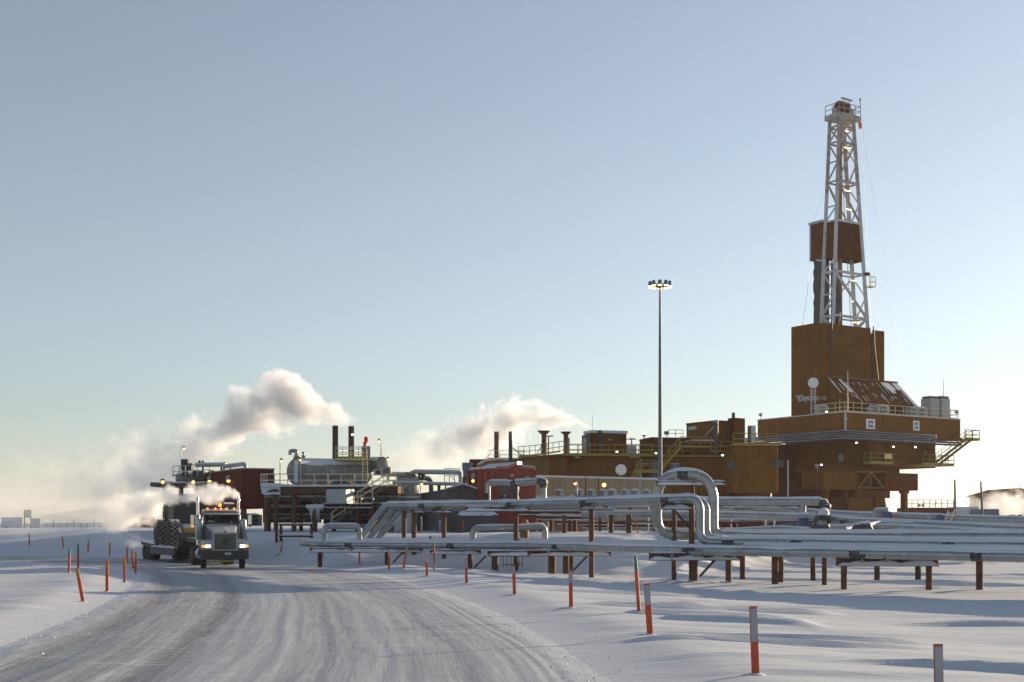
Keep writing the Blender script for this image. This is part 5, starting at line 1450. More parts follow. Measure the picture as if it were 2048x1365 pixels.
t = thing('air_handler', 'stacked blue-grey box unit left of the red building roof', 'box unit', W(934, 960, 97))
MB().box(W(934, 933, 97) + Vector((0, .4, 0)), (.74, .7, .56)).build('upper_box', BLUEG, t); MB().box(W(934.5, 947, 97) + Vector((0, .4, 0)), (.66, .6, .5)).build('lower_box', BLUEG, t)
MB().box(W(935, 960, 97) + Vector((0, .4, 0)), (.8, .7, .45)).build('frame', BLACKF, t)
MB().bar(W(930, 965, 97.4), W(930, 1062, 97.4), .2).build('leg', RUST, t)
# long grey building with the snowy eave
t = thing('grey_building', 'long dark grey building receding left under a snowy eave', 'building', (-6, 125, PADZ))
e0, e1 = Vector((-2.6, 94.2, 0)), Vector((-13.0, 169.5, 0)); hz = 4.94
off = Vector((-1.0, 0, 0))
MB().hexa([e0 + Vector((0, 0, PADZ)), e1 + Vector((0, 0, PADZ)), e1 + off * 8 + Vector((0, 0, PADZ)), e0 + off * 2.2 + Vector((0, 0, PADZ))][::-1] + [e0 + Vector((0, 0, hz)), e1 + Vector((0, 0, hz)), e1 + off * 8 + Vector((0, 0, hz)), e0 + off * 2.2 + Vector((0, 0, hz))][::-1]).build('wall', GREYW, t)
q = [e0 + Vector((.06, -.05, hz + .004)), e1 + Vector((.06, 0, hz + .004)), e1 + off + Vector((0, 0, hz + .36)), e0 + off + Vector((0, -.05, hz + .36))]
MB().hexa(q[::-1] + [v + Vector((.0, 0, .1)) for v in q][::-1]).build('snow_roof', SNOWCAP, t)
for (px, y) in ((875, 1001), (886, 1003), (895, 1003), (905, 1002), (922, 998), (933, 996)):
    k = (px - CX) / F; u = (k * e0.y - e0.x) / ((e1.x - e0.x) - k * (e1.y - e0.y)); p = e0.lerp(e1, u); z = EYE + (HY - y) * p.y / F
    sz = .55; dd = (e1 - e0).normalized()
    a, b_ = p - dd * sz * 2.2, p + dd * sz * 2.2
    fr_ = MB().bar(Vector((a.x + .03, a.y, z)), Vector((b_.x + .03, b_.y, z)), .06, sz * .62).build('window_frame', WHITE, t)
    MB().bar(Vector((a.x + .05, a.y, z)).lerp(Vector((b_.x + .05, b_.y, z)), .2), Vector((a.x + .05, a.y, z)).lerp(Vector((b_.x + .05, b_.y, z)), .8), .06, sz * .36).build('pane', GLASS, fr_)
# clutter under the raised pipe: snowy boxes and the dark shed
t = thing('dark_shed', 'low dark grey shed with snow on its roof below the raised pipe', 'shed', W(965, 1062, 90))
MB().box(W(956, 1048, 91), (3.0, 2, 1.25)).build('wall', GREYW, t)
s_ = MB(); lump(s_, W(915, 1032, 91), W(998, 1032, 91), 2.2, .45, 17); s_.build('snow_roof', SNOWCAP, t)
MB().bar(W(948, 1040, 89), W(925, 1058, 89), .08).build('handrail', RUSTF, t)
MB().bar(W(926, 1062, 89.4), W(926, 1042, 89.4), .1).build('orange_post', ORANGE, None, 'thin orange post before the dark shed', 'post')
t = thing('grey_skid', 'pale grey wall panel skid between the raised pipe posts', 'skid', W(806, 1062, 92))
MB().box(W(812, 1045, 93), (1.6, 1.2, 1.35)).build('panel', GREYL, t); MB().bar(W(843, 1062, 86), W(843, 1038, 86), .08).build('stanchion', CLADF, t)

# ================================================================== the left process module
DY = 105.0
dk_ = thing('tank_deck', 'raised steel deck on rusty piles with pale guard rail', 'platform', W(640, 1062, DY))
zd = W(600, 973, DY).z
x0, x1 = W(522, 0, DY).x, W(796, 0, DY).x
MB().hexa([vp(x0, DY, zd - .6), vp(x1, DY, zd - .6), vp(x1 + .6, DY + 7, zd - .6), vp(x0 + .6, DY + 7, zd - .6), vp(x0, DY, zd - .06), vp(x1, DY, zd - .06), vp(x1 + .6, DY + 7, zd - .06), vp(x0 + .6, DY + 7, zd - .06)]).build('frame', RUST, dk_)
MB().hexa([vp(x0, DY - .05, zd - .056), vp(x1, DY - .05, zd - .056), vp(x1 + .6, DY + 7, zd - .056), vp(x0 + .6, DY + 7, zd - .056), vp(x0, DY - .05, zd), vp(x1, DY - .05, zd), vp(x1 + .6, DY + 7, zd), vp(x0 + .6, DY + 7, zd)]).build('grating', RUSTF, dk_)
xr = W(736, 0, DY).x
handrail(dk_, [vp(x0, DY + 2.5, zd), vp(x0, DY, zd), vp(xr, DY, zd)], 1.0, RAILF, 1.12, True, .035, YELLOWF)
handrail(dk_, [vp(xr + .1, DY + 2, zd), vp(W(792, 0, DY + 2).x, DY + 2, zd), vp(W(792, 0, DY).x, DY, zd), vp(W(778, 0, DY).x, DY, zd)], 1.0, YELLOWF, .9, True, .03, YELLOWF)
s_ = MB(); lump(s_, W(523, 972.4, DY - .15), W(735, 972.4, DY - .15), .5, .2, 23, .2, -.06); s_.build('snow_ledge', SNOWCAP, dk_)
fp = MB(); rr = random.Random(4)
pts = [(522, 966), (560, 967), (560, 990), (545, 988.5), (532, 991), (524, 988), (521.5, 976)]
fp.prism([W(x, y, DY - .25) for x, y in pts], (0, .2, 0)); fp.build('frosted_end_panel', SNOWCAP, dk_)
fp = MB(); fp.prism([W(x, y, DY - .27) for x, y in ((532, 985), (540, 980), (550, 978), (558, 980), (558, 985))], (0, .015, 0)); fp.build('bare_patch', RUST, dk_)
for (px, Y, w_) in ((535, DY + 1, .58), (552, DY + .4, .4), (588, DY + .4, .42), (602, DY + 4, .35), (628, DY + 4, .35), (668, DY + 4, .4), (716, DY + 1, .45), (742, DY + 3, .4), (774, DY + 2, .4)):
    p = W(px, 0, Y); MB().cyl((p.x, Y, gz(p.x, Y) - .3), (p.x, Y, zd - .61), w_ / 2, None, 12).build('pile', RUST, dk_)
for (y, r_, Y, m_) in ((993, .13, DY + .6, CLADF), (1001, .1, DY + 1.2, RUSTF), (1013, .12, DY + 3, CLADF), (1031, .14, DY + 4, RUSTF), (1037, .1, DY + 5, CLADF)):
    MB().cyl(W(530, y, Y), W(800, y + 1, Y), r_, None, 10).build('under_deck_pipe', m_, dk_)
MB().box(W(640, 1005, DY + 4.5), (7, .4, 1.2)).build('under_deck_module', RED, dk_)
MB().box(W(700, 1022, DY + 6), (8, 1.2, 1.3)).build('under_deck_module', RUSTF, dk_)
# stairs and the lower landing
lz = W(680, 1008, DY - 2).z
stair(dk_, W(774, 973.5, DY - .8), W(716, 1009, DY - .8), .85, (0, 1, 0), 12, RUSTF, rm=RAILF)
stair(dk_, W(716, 1014, DY - 1.6), W(664, 1050, DY - 1.6), .85, (0, 1, 0), 13, RUSTF, rm=RAILF)
a, b = W(640, 1013, DY - 2), W(748, 1013, DY - 2)
m_ = MB(); ibeam(m_, a, b, .36, .9); lb_ = m_.build('landing_beam', RUST, dk_)
s_ = MB(); lump(s_, a + Vector((0, 0, .18)), b + Vector((0, 0, .18)), .9, .09, 29); s_.build('snow_cap', SNOWCAP, lb_)
s_ = MB(); lump(s_, a + Vector((0, -.4, -.15)), b + Vector((0, -.4, -.15)), .2, .12, 31); s_.build('snow_ledge', SNOWCAP, lb_)
handrail(dk_, [W(652, 1008, DY - 2.4), W(745, 1008, DY - 2.4)], .95, STEEL, 1.0, False, .025)
for px in (631, 742): MB().bar(W(px, 1066, DY - 2), W(px, 1015, DY - 2), .28).build('landing_post', RUST, dk_)
a, b = W(613, 1013, DY - 3), W(648, 1012, DY - 3)
MB().bar(a, b, .7, .25).build('icy_bracket', SNOWCAP, dk_)
ic = MB()
for k in range(9):
    p = W(616 + k * 3.6, 1015, DY - 3.3); L = .2 + 1.2 * abs(math.sin(k * 2.3)) ** 3; ic.cyl(p, p - Vector((0, 0, L)), .07, .01, 6)
tag(ic.build('icicles', SNOWCAP, dk_), kind='stuff')
for px in (643, 632): MB().bar(W(px, 1010, DY - 3), W(px, 992, DY - 3), .2).build('bollard', BLACKF, dk_)
t = acbox(W(681, 1007.6, DY - 2.9), (1.78, 1.3, 1.14), Matrix.Rotation(R(-24), 3, 'Z'), 'big pale box unit on the landing below the tank', None, GREYL, False, False, 'box unit', 'box_unit')
# tank
def tank(label, p, q, r, m=CLADF, snow=True, name='horizontal_tank', group=None):
    d = (q - p).normalized(); M = Matrix.Translation(p) @ d.to_track_quat('Z', 'Y').to_matrix().to_4x4(); L = (q - p).length
    t = thing(name, label, 'tank', (p + q) / 2 - Vector((0, 0, r)), group)
    MB().lathe([(r, 0), (r, L)], M, 28).build('shell', m, t)
    hd = [(r * math.cos(R(a)), -r * .42 * math.sin(R(a))) for a in (88, 70, 50, 30, 12, 0)]
    MB().lathe(hd, M, 28).build('head', m, t)
    MB().lathe([(x, L - z) for x, z in hd[::-1]], M, 28).build('head', m, t)
    if snow: snowcap([p + d * .05, q - d * .05], r, 91, 66, .10, .22, t)
    return t
tk = tank('big horizontal silver tank with snow hanging over its top', W(590, 944, 105.6), W(728, 945, 110.5), 1.04, mat('dull_tank_cladding', (.165, .185, .18), .5, .2, .18, 1.0))
bd = MB()
for u in (.1, .35, .62, .86):
    p, q = W(590, 944, 105.6), W(728, 945, 110.5); d = (q - p).normalized(); c = p.lerp(q, u); bd.tube([c - d * .04, c + d * .04], 1.05, 28, cap=False)
tag(bd.build('straps', CLADF, tk), kind='stuff')
MB().bar(W(592, 966, 104.8), W(592, 920, 104.8), .3, .08).build('frosted_ladder', SNOWCAP, tk)
MB().box(W(667, 942.5, 106.9), (.5, .04, .28)).build('data_plate', CLADF, tk)
for px in (610, 700): MB().box(W(px, 968, 107.5), (.3, 1.4, .5)).build('saddle', RUST, tk)
MB().tube(bend([W(589, 920, 106), W(593, 910, 106), W(593, 902, 106), W(580, 902, 106), W(580.5, 910, 106)], .4, 6), .16, 12).build('goose_neck', CLAD, tk)
MB().box(W(594, 916, 106), (.34, .34, .34)).build('yellow_flange', YELLOW, tk)
MB().tube(bend([W(607, 922, 106.5), W(607, 905, 106.5), W(604, 906, 106.5)], .15, 4), .08, 10).build('small_vent', CLADF, tk); MB().cyl(W(607, 920, 106.5), W(607, 911, 106.5), .15).build('vent_body', CLADF, tk)
for px in (632, 659, 697): MB().lathe([(.1, 0), (.16, .03), (.1, .06)], Matrix.Translation(W(px, 964, 105.2)) @ Matrix.Rotation(R(90), 4, 'X'), 12).build('sample_port', CLADF, tk)
tank('smaller horizontal vessel with domed end behind the big tank', W(718, 930, 113), W(765, 930, 109), .60, mat('dull_tank_cladding', (.165, .185, .18)), True)
# top platform on the tank
tp = thing('tank_platform', 'small railed platform on top of the big tank', 'platform', W(700, 922, 109))
z_ = W(700, 922, 109).z
c0, c1, c2, c3 = W(670, 922, 107.6), W(733, 922, 107.6), W(733, 922, 110.6), W(670, 922, 110.6)
for p in (c0, c1, c2, c3): p.z = z_
MB().prism([c0, c1, c2, c3], (0, 0, .14)).build('deck', YELLOWF, tp)
handrail(tp, [c + Vector((0, 0, .14)) for c in (c0, c1, c2, c3)], .95, RAILF, .75, True, .03, YELLOW, closed=True)
ld = MB(); la, lb2 = W(730, 968, 107.2), W(730, 900, 107.2)
for dx in (-.2, .2): ld.bar(la + Vector((dx, 0, 0)), lb2 + Vector((dx, 0, 0)), .05)
for i in range(11): ld.bar(la.lerp(lb2, i / 11) - Vector((.2, 0, 0)), la.lerp(lb2, i / 11) + Vector((.2, 0, 0)), .04)
tag(ld.build('ladder', YELLOWF, tp), kind='stuff')
for (px, lab, y0) in ((670.5, 'rusty dark chimney, left one of the pair above the tank', 852), (702.5, 'rusty dark chimney, right one with a lamp, above the tank', 853)):
    t = stackpipe(px, y0, 922, 111, .25, lab, 0, mat('burnt_stack', (.055, .032, .024), .8, .2, .4, 1.2))
floodlight(705, 870, 110.4, 'small bright lamp on the right chimney', size=.22)
t = thing('control_box', 'dark blue box with red-wrapped hood above the tank', 'box unit', W(732, 918, 109.5))
MB().box(W(732.5, 905.5, 109.5), (.74, .6, 1.06)).build('box', BLUEG, t)
rh_ = MB(); rr = random.Random(6); rh_.tube([W(729.5, 893, 109.3), W(729.5, 888, 109.3), W(733, 881, 109.3), W(732, 877, 109.3), W(730.5, 874, 109.3)], [.12, .15, .18, .2, .08], 10)
rh_.build('red_wrap', mat('bright_red_cloth', (.62, .02, .015), .7, 0, .2, 3), t)
# vertical tank and its pipes
t = thing('vertical_tank', 'squat upright tank wrapped in dark pipes right of the stairs', 'tank', W(815, 1062, 109))
p = W(816, 1005, 109)
MB().lathe([(.6, -.2), (.78, .3), (.95, 1.0), (.98, 1.6), (.95, 2.2), (.7, 2.42), (.2, 2.5)], Matrix.Translation(p), 24).build('shell', GREYL, t)
for (dx, dy) in ((.6, -.6), (-.6, -.6), (.6, .6), (-.6, .6)): MB().bar(p + Vector((dx, dy, .2)), Vector((p.x + dx, p.y + dy, PADZ)), .16).build('leg', RUST, t)
MB().tube(bend([W(806, 985, 107.9), W(806, 979, 107.9), W(816, 972, 107.9), W(821, 968, 107.9)], .2), .16, 10).build('down_pipe', GREYL, t)
MB().bar(W(812, 946, 108), W(833, 952, 108), 1.2, .12).build('lid', RUSTF, t)
pipeline('pipeline', 'grey pipe rising over the upright tank and running right to the red building', [(780, 949.5, 108), (818, 950, 108), (829, 944.5, 107), (918, 946, 104), (921, 948, 104), (921, 975, 104)], .17, CLADF, seed=95, rad=.3, bands=0)
pipeline('pipeline', 'straight grey pipe from the stairs across to the elbow pipe', [(786, 966, 106), (926, 969.5, 103.5)], .12, CLADF, seed=97, bands=0)
pipeline('pipeline', 'fat dark pipe elbow dropping behind the straight grey pipe', [(806, 958, 110), (850, 957, 109), (862, 960, 108.5), (863, 1000, 108.5)], .2, GREYW, seed=98, rad=.35, bands=0)
pipeline('pipeline', 'grey pipe low behind the stairs toward the grey building', [(750, 998, 108), (840, 997, 107)], .15, CLADF, seed=99, bands=0)
for (px, y0, y1, Y, lab) in ((878, 972, 985, 106, 'black valve hanging below the straight grey pipe'), (846, 951, 958, 107, 'small black actuator on the fat dark pipe'), (839, 949, 955, 106.5, 'short dark pipe hanger on the rising pipe')):
    MB().lathe([(.13, 0), (.13, (y1 - y0) * Y / F), (.2, (y1 - y0) * Y / F + .02), (.2, (y1 - y0) * Y / F + .1)], Matrix.Translation(W(px, y1, Y)), 12).build('valve', BLACKF, None, lab, 'valve')
rl = thing('platform_rail', 'small railed stair head against the sky left of the red building', 'rail', W(902, 968, 118))
handrail(rl, [W(889, 966, 118), W(919, 966, 118)], 1.3, STEEL, .5, False, .03); MB().bar(W(902, 952, 118), W(912, 966, 118), .06).build('slope_rail', STEEL, rl); MB().box(W(904, 968, 118), (1.5, .8, .1)).build('deck', RUSTF, rl)
for (px, Yq) in ((891, 118), (917, 118)): MB().bar(W(px, 968, Yq), W(px, 1062, Yq), .12).build('leg', RUST, rl)
# lamps about the module
for (px, y0, y1, Y, lab, a) in ((560, 921, 973, 104.8, 'lamp post at the left end of the tank deck', .12), (601, 919, 973, 104.8, 'lamp post in front of the silver tank', -.02), (762, 882, 912, 109, 'lamp post on the vessel behind the tank, lamp hanging left', -.16), (776, 918, 960, 107.5, 'lamp on a ladder post right of the domed vessel', 0), (841, 967, 1005, 103, 'lamp post right of the upright tank', .1), (362, 896, 945, 116, 'tall lamp post above the dark machinery at far left', .28), (928, 963, 1000, 101, 'lamp post left of the red building', 0)):
    polelight(px, y0, y1, Y, lab, arm=a)
t = thing('louvre_unit', 'pale louvred unit beside the domed vessel', 'box unit', W(772, 950, 107)); MB().box(W(772, 944, 107.5), (.85, .5, .8)).build('casing', GREYL, t)
for k in range(3): MB().box(W(768 + k * 4.5, 944, 107.2), (.06, .06, .7)).build('louvre', BLACK, t)
t = thing('fan_cooler', 'grey fan cooler box left of the louvred unit', 'box unit', W(756, 950, 108)); MB().box(W(756, 945, 108.3), (.7, .5, .5)).build('casing', STEEL, t); MB().cyl(W(756, 945, 108.04), W(756, 945, 107.98), .2, None, 14).build('fan', BLACK, t)
# ---- far left: red oxide building and machinery deck
RB = Fr((482 - CX) * 108 / F, 108, 28)
zt = RB.z_at(938, 0, 0); zb_ = RB.z_at(1017, 0, 0); ae, be = RB.a_at(548, 0), RB.b_at(388, 0)
t = thing('red_oxide_building', 'dark red block building raised on piles behind the truck', 'building', RB(1, 3, PADZ))
b = MB(); RB.box(b, 0, ae, 0, be, zb_, zt); b.build('wall', RED, t)
MB().sheet(RB(0, be), RB(0, -.0), zb_ + .02, zt - .02, .5, .03).build('siding', RED, t)
b = MB(); RB.box(b, -.08, ae + .08, -.08, be, zt + .003, zt + .09); b.build('roof_edge', STEEL, t)
for (a_, b_) in ((.4, .4), (ae - .4, .4), (.4, be * .5), (ae - .4, be * .5), (.4, be - .4)):
    p = RB(a_, b_); MB().cyl((p.x, p.y, PADZ - .3), (p.x, p.y, zb_ - .004), .2, None, 10).build('pile', RUST, t)
a0 = 0; z0_ = RB.z_at(975, 0, 1)
b = MB(); RB.box(b, -1.1, -.05, .2, 2.2, z0_ - .1, z0_); bo = b.build('side_ledge', RUSTF, t)
for (px, py, lab) in ((419, 962, 'lit hooded lamp on the red oxide wall, left one'), (457, 961, 'lit hooded lamp on the red oxide wall, right one')):
    bb = RB.b_at(px, -.3); p = RB(-.3, bb, RB.z_at(py, -.3, bb)); tt = thing('wall_lamp', lab, 'lamp', p); MB().lathe([(.06, .42), (.2, .34), (.24, .1), (.16, .02)], Matrix.Translation(p), 12).build('hood', STEEL, tt); MB().ball(p - Vector((0, 0, .04)), .16, 8).build('bulb', LAMPY, tt)
for k, (pts, r_, lab) in enumerate((([(392, 931, 114), (452, 930, 113)], .17, 'fat grey roof pipe, left length over the machinery'), ([(450, 934, 112), (488, 929, 111), (491, 931, 111), (491, 940, 111)], .17, 'grey roof pipe with elbow on the red oxide roof'))):
    pipeline('roof_pipe', lab, pts, r_, CLADF, seed=101 + k, rad=.2, bands=0)
for (px, w_) in ((407, .3), (440, .3), (447, .2), (462, .2)): pass
t = thing('machinery_deck', 'snowy deck with black machinery at the far left of the plant', 'platform', W(390, 1060, 116))
MB().box(W(396, 971, 118), (7.4, 5, .38)).build('deck', RUSTF, t)
s_ = MB(); lump(s_, W(317, 967, 115.6), W(476, 967, 115.6), .9, .2, 37); s_.build('snow_cap', SNOWCAP, t)
for px in (330, 362, 400, 440): MB().bar(W(px, 975, 117), W(px, 1062, 117), .35).build('pile', RUST, t)
q0, q1 = W(357, 957, 117), W(430, 956, 119)
MB().tube([q0 + Vector((-.2, 0, 0)), q0, q1, q1 + Vector((.2, 0, 0))], [.3, .55, .55, .3], 18).build('drum', CLADF, t)
for (px, py, w_, h_, d_) in ((371, 930, .62, 1.0, .8), (379, 934, .7, .6, .8), (398, 948, 1.0, .5, .8), (372, 947, .5, .6, .6), (424, 950, .5, .8, .6)): MB().box(W(px, py, 116.5), (w_, d_, h_)).build('machine', BLACK, t)
for px in (406, 443, 448, 461): MB().bar(W(px, 952, 116), W(px, 933, 116), .16).build('pipe_stand', BLACKF, t)
for px in (399, 406): MB().ball(W(px, 924, 114), .13, 6).build('pressure_gauge', BLACK, t)
MB().bar(W(345, 951, 115.8), W(420, 947, 115.8), .12).build('upper_beam', RUSTF, t)
handrail(t, [W(346, 955, 115.6), W(420, 951, 115.6)], 1.0, STEEL, .55, False, .035)
for (px, py, lab) in ((325, 962, 'green boxed lamp at the left end of the machinery deck'), (386, 962, 'lit lamp half lost in the truck steam')):
    tt = thing('deck_lamp', lab, 'lamp', W(px, py, 115)); MB().box(W(px, py - 1.5, 115), (.3, .3, .22)).build('housing', mat('green_lamp_box', (.05, .12, .09), .6), tt); MB().ball(W(px + .5, py + 3, 114.8), .15, 8).build('bulb', LAMPY, tt)
# ================================================================== skids and clutter between the racks
def skid(px0, px1, py0, py1, Y, label, m, d=1.6, snow=True, extra=None):
    t = thing('process_skid', label, 'skid', W((px0 + px1) / 2, py1, Y))
    c = (W(px0, py0, Y) + W(px1, py1, Y)) / 2; w = (px1 - px0) * Y / F; h = (py1 - py0) * Y / F
    MB().box(c, (w, d, h)).build('body', m, t)
    if snow:
        s = MB(); lump(s, c + Vector((-w / 2, 0, h / 2 - .002)), c + Vector((w / 2, 0, h / 2 - .002)), d, .16, px0 * .37); s.build('snow_cap', SNOWCAP, t)
    n = max(2, int(w / .7))
    for k in range(n):
        x = c.x - w / 2 + w * (k + .5) / n; hh = h * (.25 + .5 * ((k * 37 + int(px0)) % 10) / 10)
        MB().cyl((x, c.y - d / 2 - .14, c.z - h / 2), (x, c.y - d / 2 - .14, c.z - h / 2 + hh), .05 + .03 * (k % 3), None, 8).build('riser', (RUSTF, CLADF, BLACKF)[k % 3], t)
    b = MB(); 
    for z in (.3, .65): b.bar((c.x - w / 2, c.y - d / 2 - .06, c.z - h / 2 + h * z), (c.x + w / 2, c.y - d / 2 - .06, c.z - h / 2 + h * z), .06)
    b.build('pipe_run', CLADF, t)
    return t
DARK = mat('dark_machinery_paint', (.035, .032, .032), .7, 0, .3, 1.5, .25)
skid(1165, 1312, 1034, 1064, 112, 'long dark skid behind the thick back-rack posts', DARK)
skid(1036, 1120, 1040, 1066, 108, 'dark skid behind the small tan tank', DARK)
skid(950, 1026, 1022, 1064, 104, 'dark cluttered skid under the red building front', RUSTF)
skid(1440, 1560, 1030, 1068, 100, 'dark red skid right of the tall loop', RED)
skid(1560, 1700, 1036, 1070, 96, 'dark machinery skid behind the larger blue valve', DARK)
skid(1700, 1860, 1046, 1074, 92, 'low dark skid between the two small blue valves', DARK)
skid(1880, 2070, 1052, 1078, 90, 'low rusty skid at the right edge behind the pipes', RUSTF)
skid(530, 640, 1004, 1046, 113, 'dark process skid under the left of the tank deck', DARK, 2)
skid(650, 800, 1010, 1048, 112, 'dark process skid under the right of the tank deck', DARK, 2)
skid(760, 812, 1008, 1062, 103, 'tall grey skid between the stairs and the grey building', GREYW)
skid(420, 520, 1030, 1052, 118, 'low dark skid beneath the red oxide building', DARK, 2)
# posts and cable trays
for k, (px, y0, y1, Y, lab) in enumerate(((1066, 1010, 1064, 96, 'slim white-frosted riser left of the back-rack beams'), (1095, 1030, 1064, 95, 'thin frosted riser behind the small pipe loop'), (1215, 1018, 1062, 100, 'frosted riser between the thick back-rack posts'), (1296, 1012, 1060, 92, 'frosted riser just left of the tall loop'), (1462, 1004, 1066, 90, 'frosted riser right of the tall loop'), (1530, 1040, 1066, 82, 'small white stand pipe behind the low rack'), (1548, 1038, 1066, 83, 'second small white stand pipe behind the low rack'), (1690, 1040, 1066, 86, 'frosted stand pipe right of the wrapped wellhead'), (1930, 1046, 1068, 80, 'frosted stand pipe near the right edge'), (843, 1036, 1062, 90, 'pale stand pipe by the grey skid'), (880, 1044, 1064, 90, 'short pale stand pipe by the grey wall'))):
    t = thing('stand_pipe', lab, 'pipe', W(px, y1, Y)); MB().cyl(W(px, y1 + 3, Y), W(px, y0, Y), .06, None, 8).build('pipe', CLADF, t); MB().ball(W(px, y0, Y), .09, 6).build('cap', SNOWCAP, t)
rackbeam('frosted cable tray along the wall of the dark skid', 1036, 1190, 1016, 1015, 101, 99, .18, 61)
rackbeam('frosted beam under the raised back pipe right of the loop', 1440, 1600, 1012, 1014, 88, 88, .22, 63)
rackbeam('snowy beam low behind the wrapped wellhead', 1560, 1760, 1060, 1062, 82, 80, .25, 65)

# ================================================================== the truck
def local_thing(name, label, cat, loc, rz, group=None):
    t = thing(name, label, cat, loc, group, rz); t['_o'] = (0.0, 0.0, 0.0); return t
def loft(m, secs, smooth=False, close=True):
    """rings of equal length joined into one skin"""
    n = len(secs[0]); vs = [Vector(p) for s in secs for p in s]
    fs = [(i * n + k, i * n + (k + 1) % n, (i + 1) * n + (k + 1) % n, (i + 1) * n + k) for i in range(len(secs) - 1) for k in range(n)]
    if close: fs += [tuple(range(n - 1, -1, -1)), tuple(range((len(secs) - 1) * n, len(secs) * n))]
    return m.add(vs, fs, smooth)
def rrect(x, hw, z0, z1, c=.08, tw=None):
    tw = hw if tw is None else tw
    return [(x, -hw, z0), (x, -hw, z1 - c), (x, -tw + c, z1), (x, 0, z1 + c * .25), (x, tw - c, z1), (x, hw, z1 - c), (x, hw, z0), (x, 0, z0)]
TRUCK = mat('silver_grey_truck_paint', (.105, .115, .13), .36, .3, .10, 1.0, .12)
WSCREEN = NT('windscreen_glass')
_tr = WSCREEN.node('ShaderNodeBsdfTransparent'); _tr.inputs[0].default_value = (.72, .76, .78, 1)
_gl = WSCREEN.node('ShaderNodeBsdfGlossy'); _gl.inputs['Roughness'].default_value = .04; _gl.inputs[0].default_value = (.6, .65, .7, 1)
_mx = WSCREEN.node('ShaderNodeMixShader'); _lw = WSCREEN.node('ShaderNodeLayerWeight'); _lw.inputs[0].default_value = .25
WSCREEN.link(_lw.outputs['Fresnel'], _mx.inputs[0]); WSCREEN.link(_tr.outputs[0], _mx.inputs[1]); WSCREEN.link(_gl.outputs[0], _mx.inputs[2]); WSCREEN.link(_mx.outputs[0], WSCREEN.out.inputs['Surface'])
WSCREEN = WSCREEN.m
def wheel(parent, x, y, r=.52, w=.3, rimm=CHROME, dual=False, steer=0, tread=True):
    """tyre with tread lugs, rim and hub, axle along y"""
    Mx = Matrix.Translation(Vector((x, y, r))) @ Matrix.Rotation(steer, 4, 'Z') @ Matrix.Rotation(R(-90), 4, 'X')
    ty = MB(); h = w / 2
    ty.lathe([(r * .58, -h), (r * .86, -h), (r * .97, -h * .8), (r, -h * .5), (r, h * .5), (r * .97, h * .8), (r * .86, h), (r * .58, h)], Mx, 28)
    o = ty.build('wheel', RUBBER, parent)
    sgn = 1 if y > 0 else -1
    rm = MB(); rm.lathe([(.02, sgn * h * .35), (r * .25, sgn * h * .4), (r * .3, sgn * h * .1), (r * .52, sgn * h * .15), (r * .575, sgn * h * .95)] if sgn > 0 else [(r * .575, sgn * h * .95), (r * .52, sgn * h * .15), (r * .3, sgn * h * .1), (r * .25, sgn * h * .4), (.02, sgn * h * .35)], Mx, 20)
    rm.build('rim', rimm, o)
    if tread:
        t = MB()
        for k in range(30):
            a = 2 * math.pi * k / 30
            for s in (-1, 1):
                c = Mx @ Vector((r * math.cos(a + s * .05), r * math.sin(a + s * .05), s * h * .5)); 
                t.box(c, (.05, w * .4, .05), Matrix.Rotation(steer, 3, 'Z') @ Matrix.Rotation(a, 3, 'Y'))
        tag(t.build('tread_lugs', RUBBER, o), kind='stuff')
    return o
TX, TY = -15.75, 69.7
TH = math.atan2(-.947, .32)
tk = local_thing('semi_truck', 'silver semi truck with headlights lit driving on the snow road', 'truck', (TX, TY, 0.02), TH)
for s in (-1, 1):
    MB().bar((1.0, s * .42, .75), (-7.6, s * .42, .85), .1, .26).build('chassis_rail', BLACK, tk)
# bumper
b = MB(); loft(b, [[(1.28, -1.24, .52), (1.36, -1.1, .48), (1.42, -.6, .47), (1.42, .6, .47), (1.36, 1.1, .48), (1.28, 1.24, .52), (1.05, 1.24, .52), (1.05, -1.24, .52)], [(1.28, -1.24, .95), (1.36, -1.1, .95), (1.42, -.6, .95), (1.42, .6, .95), (1.36, 1.1, .95), (1.28, 1.24, .95), (1.05, 1.24, .95), (1.05, -1.24, .95)]])
bo = b.build('bumper', BLACK, tk)
MB().box((1.44, .12, .80), (.02, .34, .13)).build('number_plate', STEEL, bo)
MB().box((1.40, -.1, .40), (.06, 1.0, .1)).build('tow_bar', YELLOW, bo)
# hood
b = MB(); loft(b, [rrect(1.18, .60, .97, 1.92, .07), rrect(.6, .68, .97, 2.08, .09), rrect(0, .78, 1.0, 2.22, .1), rrect(-.75, .88, 1.0, 2.38, .1)]); ho = b.build('hood', TRUCK, tk)
b = MB(); 
for (y0, y1, z0, z1) in ((-.66, -.57, .96, 1.94), (.57, .66, .96, 1.94), (-.568, .568, 1.86, 1.95), (-.568, .568, .96, 1.02)): b.box((1.21, (y0 + y1) / 2, (z0 + z1) / 2), (.1, y1 - y0, z1 - z0))
b.build('grille_surround', mat('brushed_metal', (.34, .36, .38), .4, .6, .08, 2), ho)
MB().box((1.21, 0, 1.44), (.06, 1.13, .84)).build('grille_cover', mat('khaki_winter_front', (.11, .105, .085), .75, 0, .15, 2), ho)
b = MB(); b.add([(1.245, 0, 1.20), (1.245, .24, 1.45), (1.245, 0, 1.72), (1.245, -.24, 1.45)], [(0, 1, 2, 3)]); b.build('cover_flap', mat('dark_khaki_flap', (.055, .052, .045), .8), ho)
MB().ball((1.23, 0, 1.965), .1, 8, (.35, 1.0, .55)).build('oval_badge', mat('badge_enamel', (.12, .05, .05), .3, .3), ho)
MB().tube([(1.15, 0, 1.98), (.9, 0, 2.08), (.82, 0, 2.22)], .02, 6).build('hood_ornament', CHROME, ho)
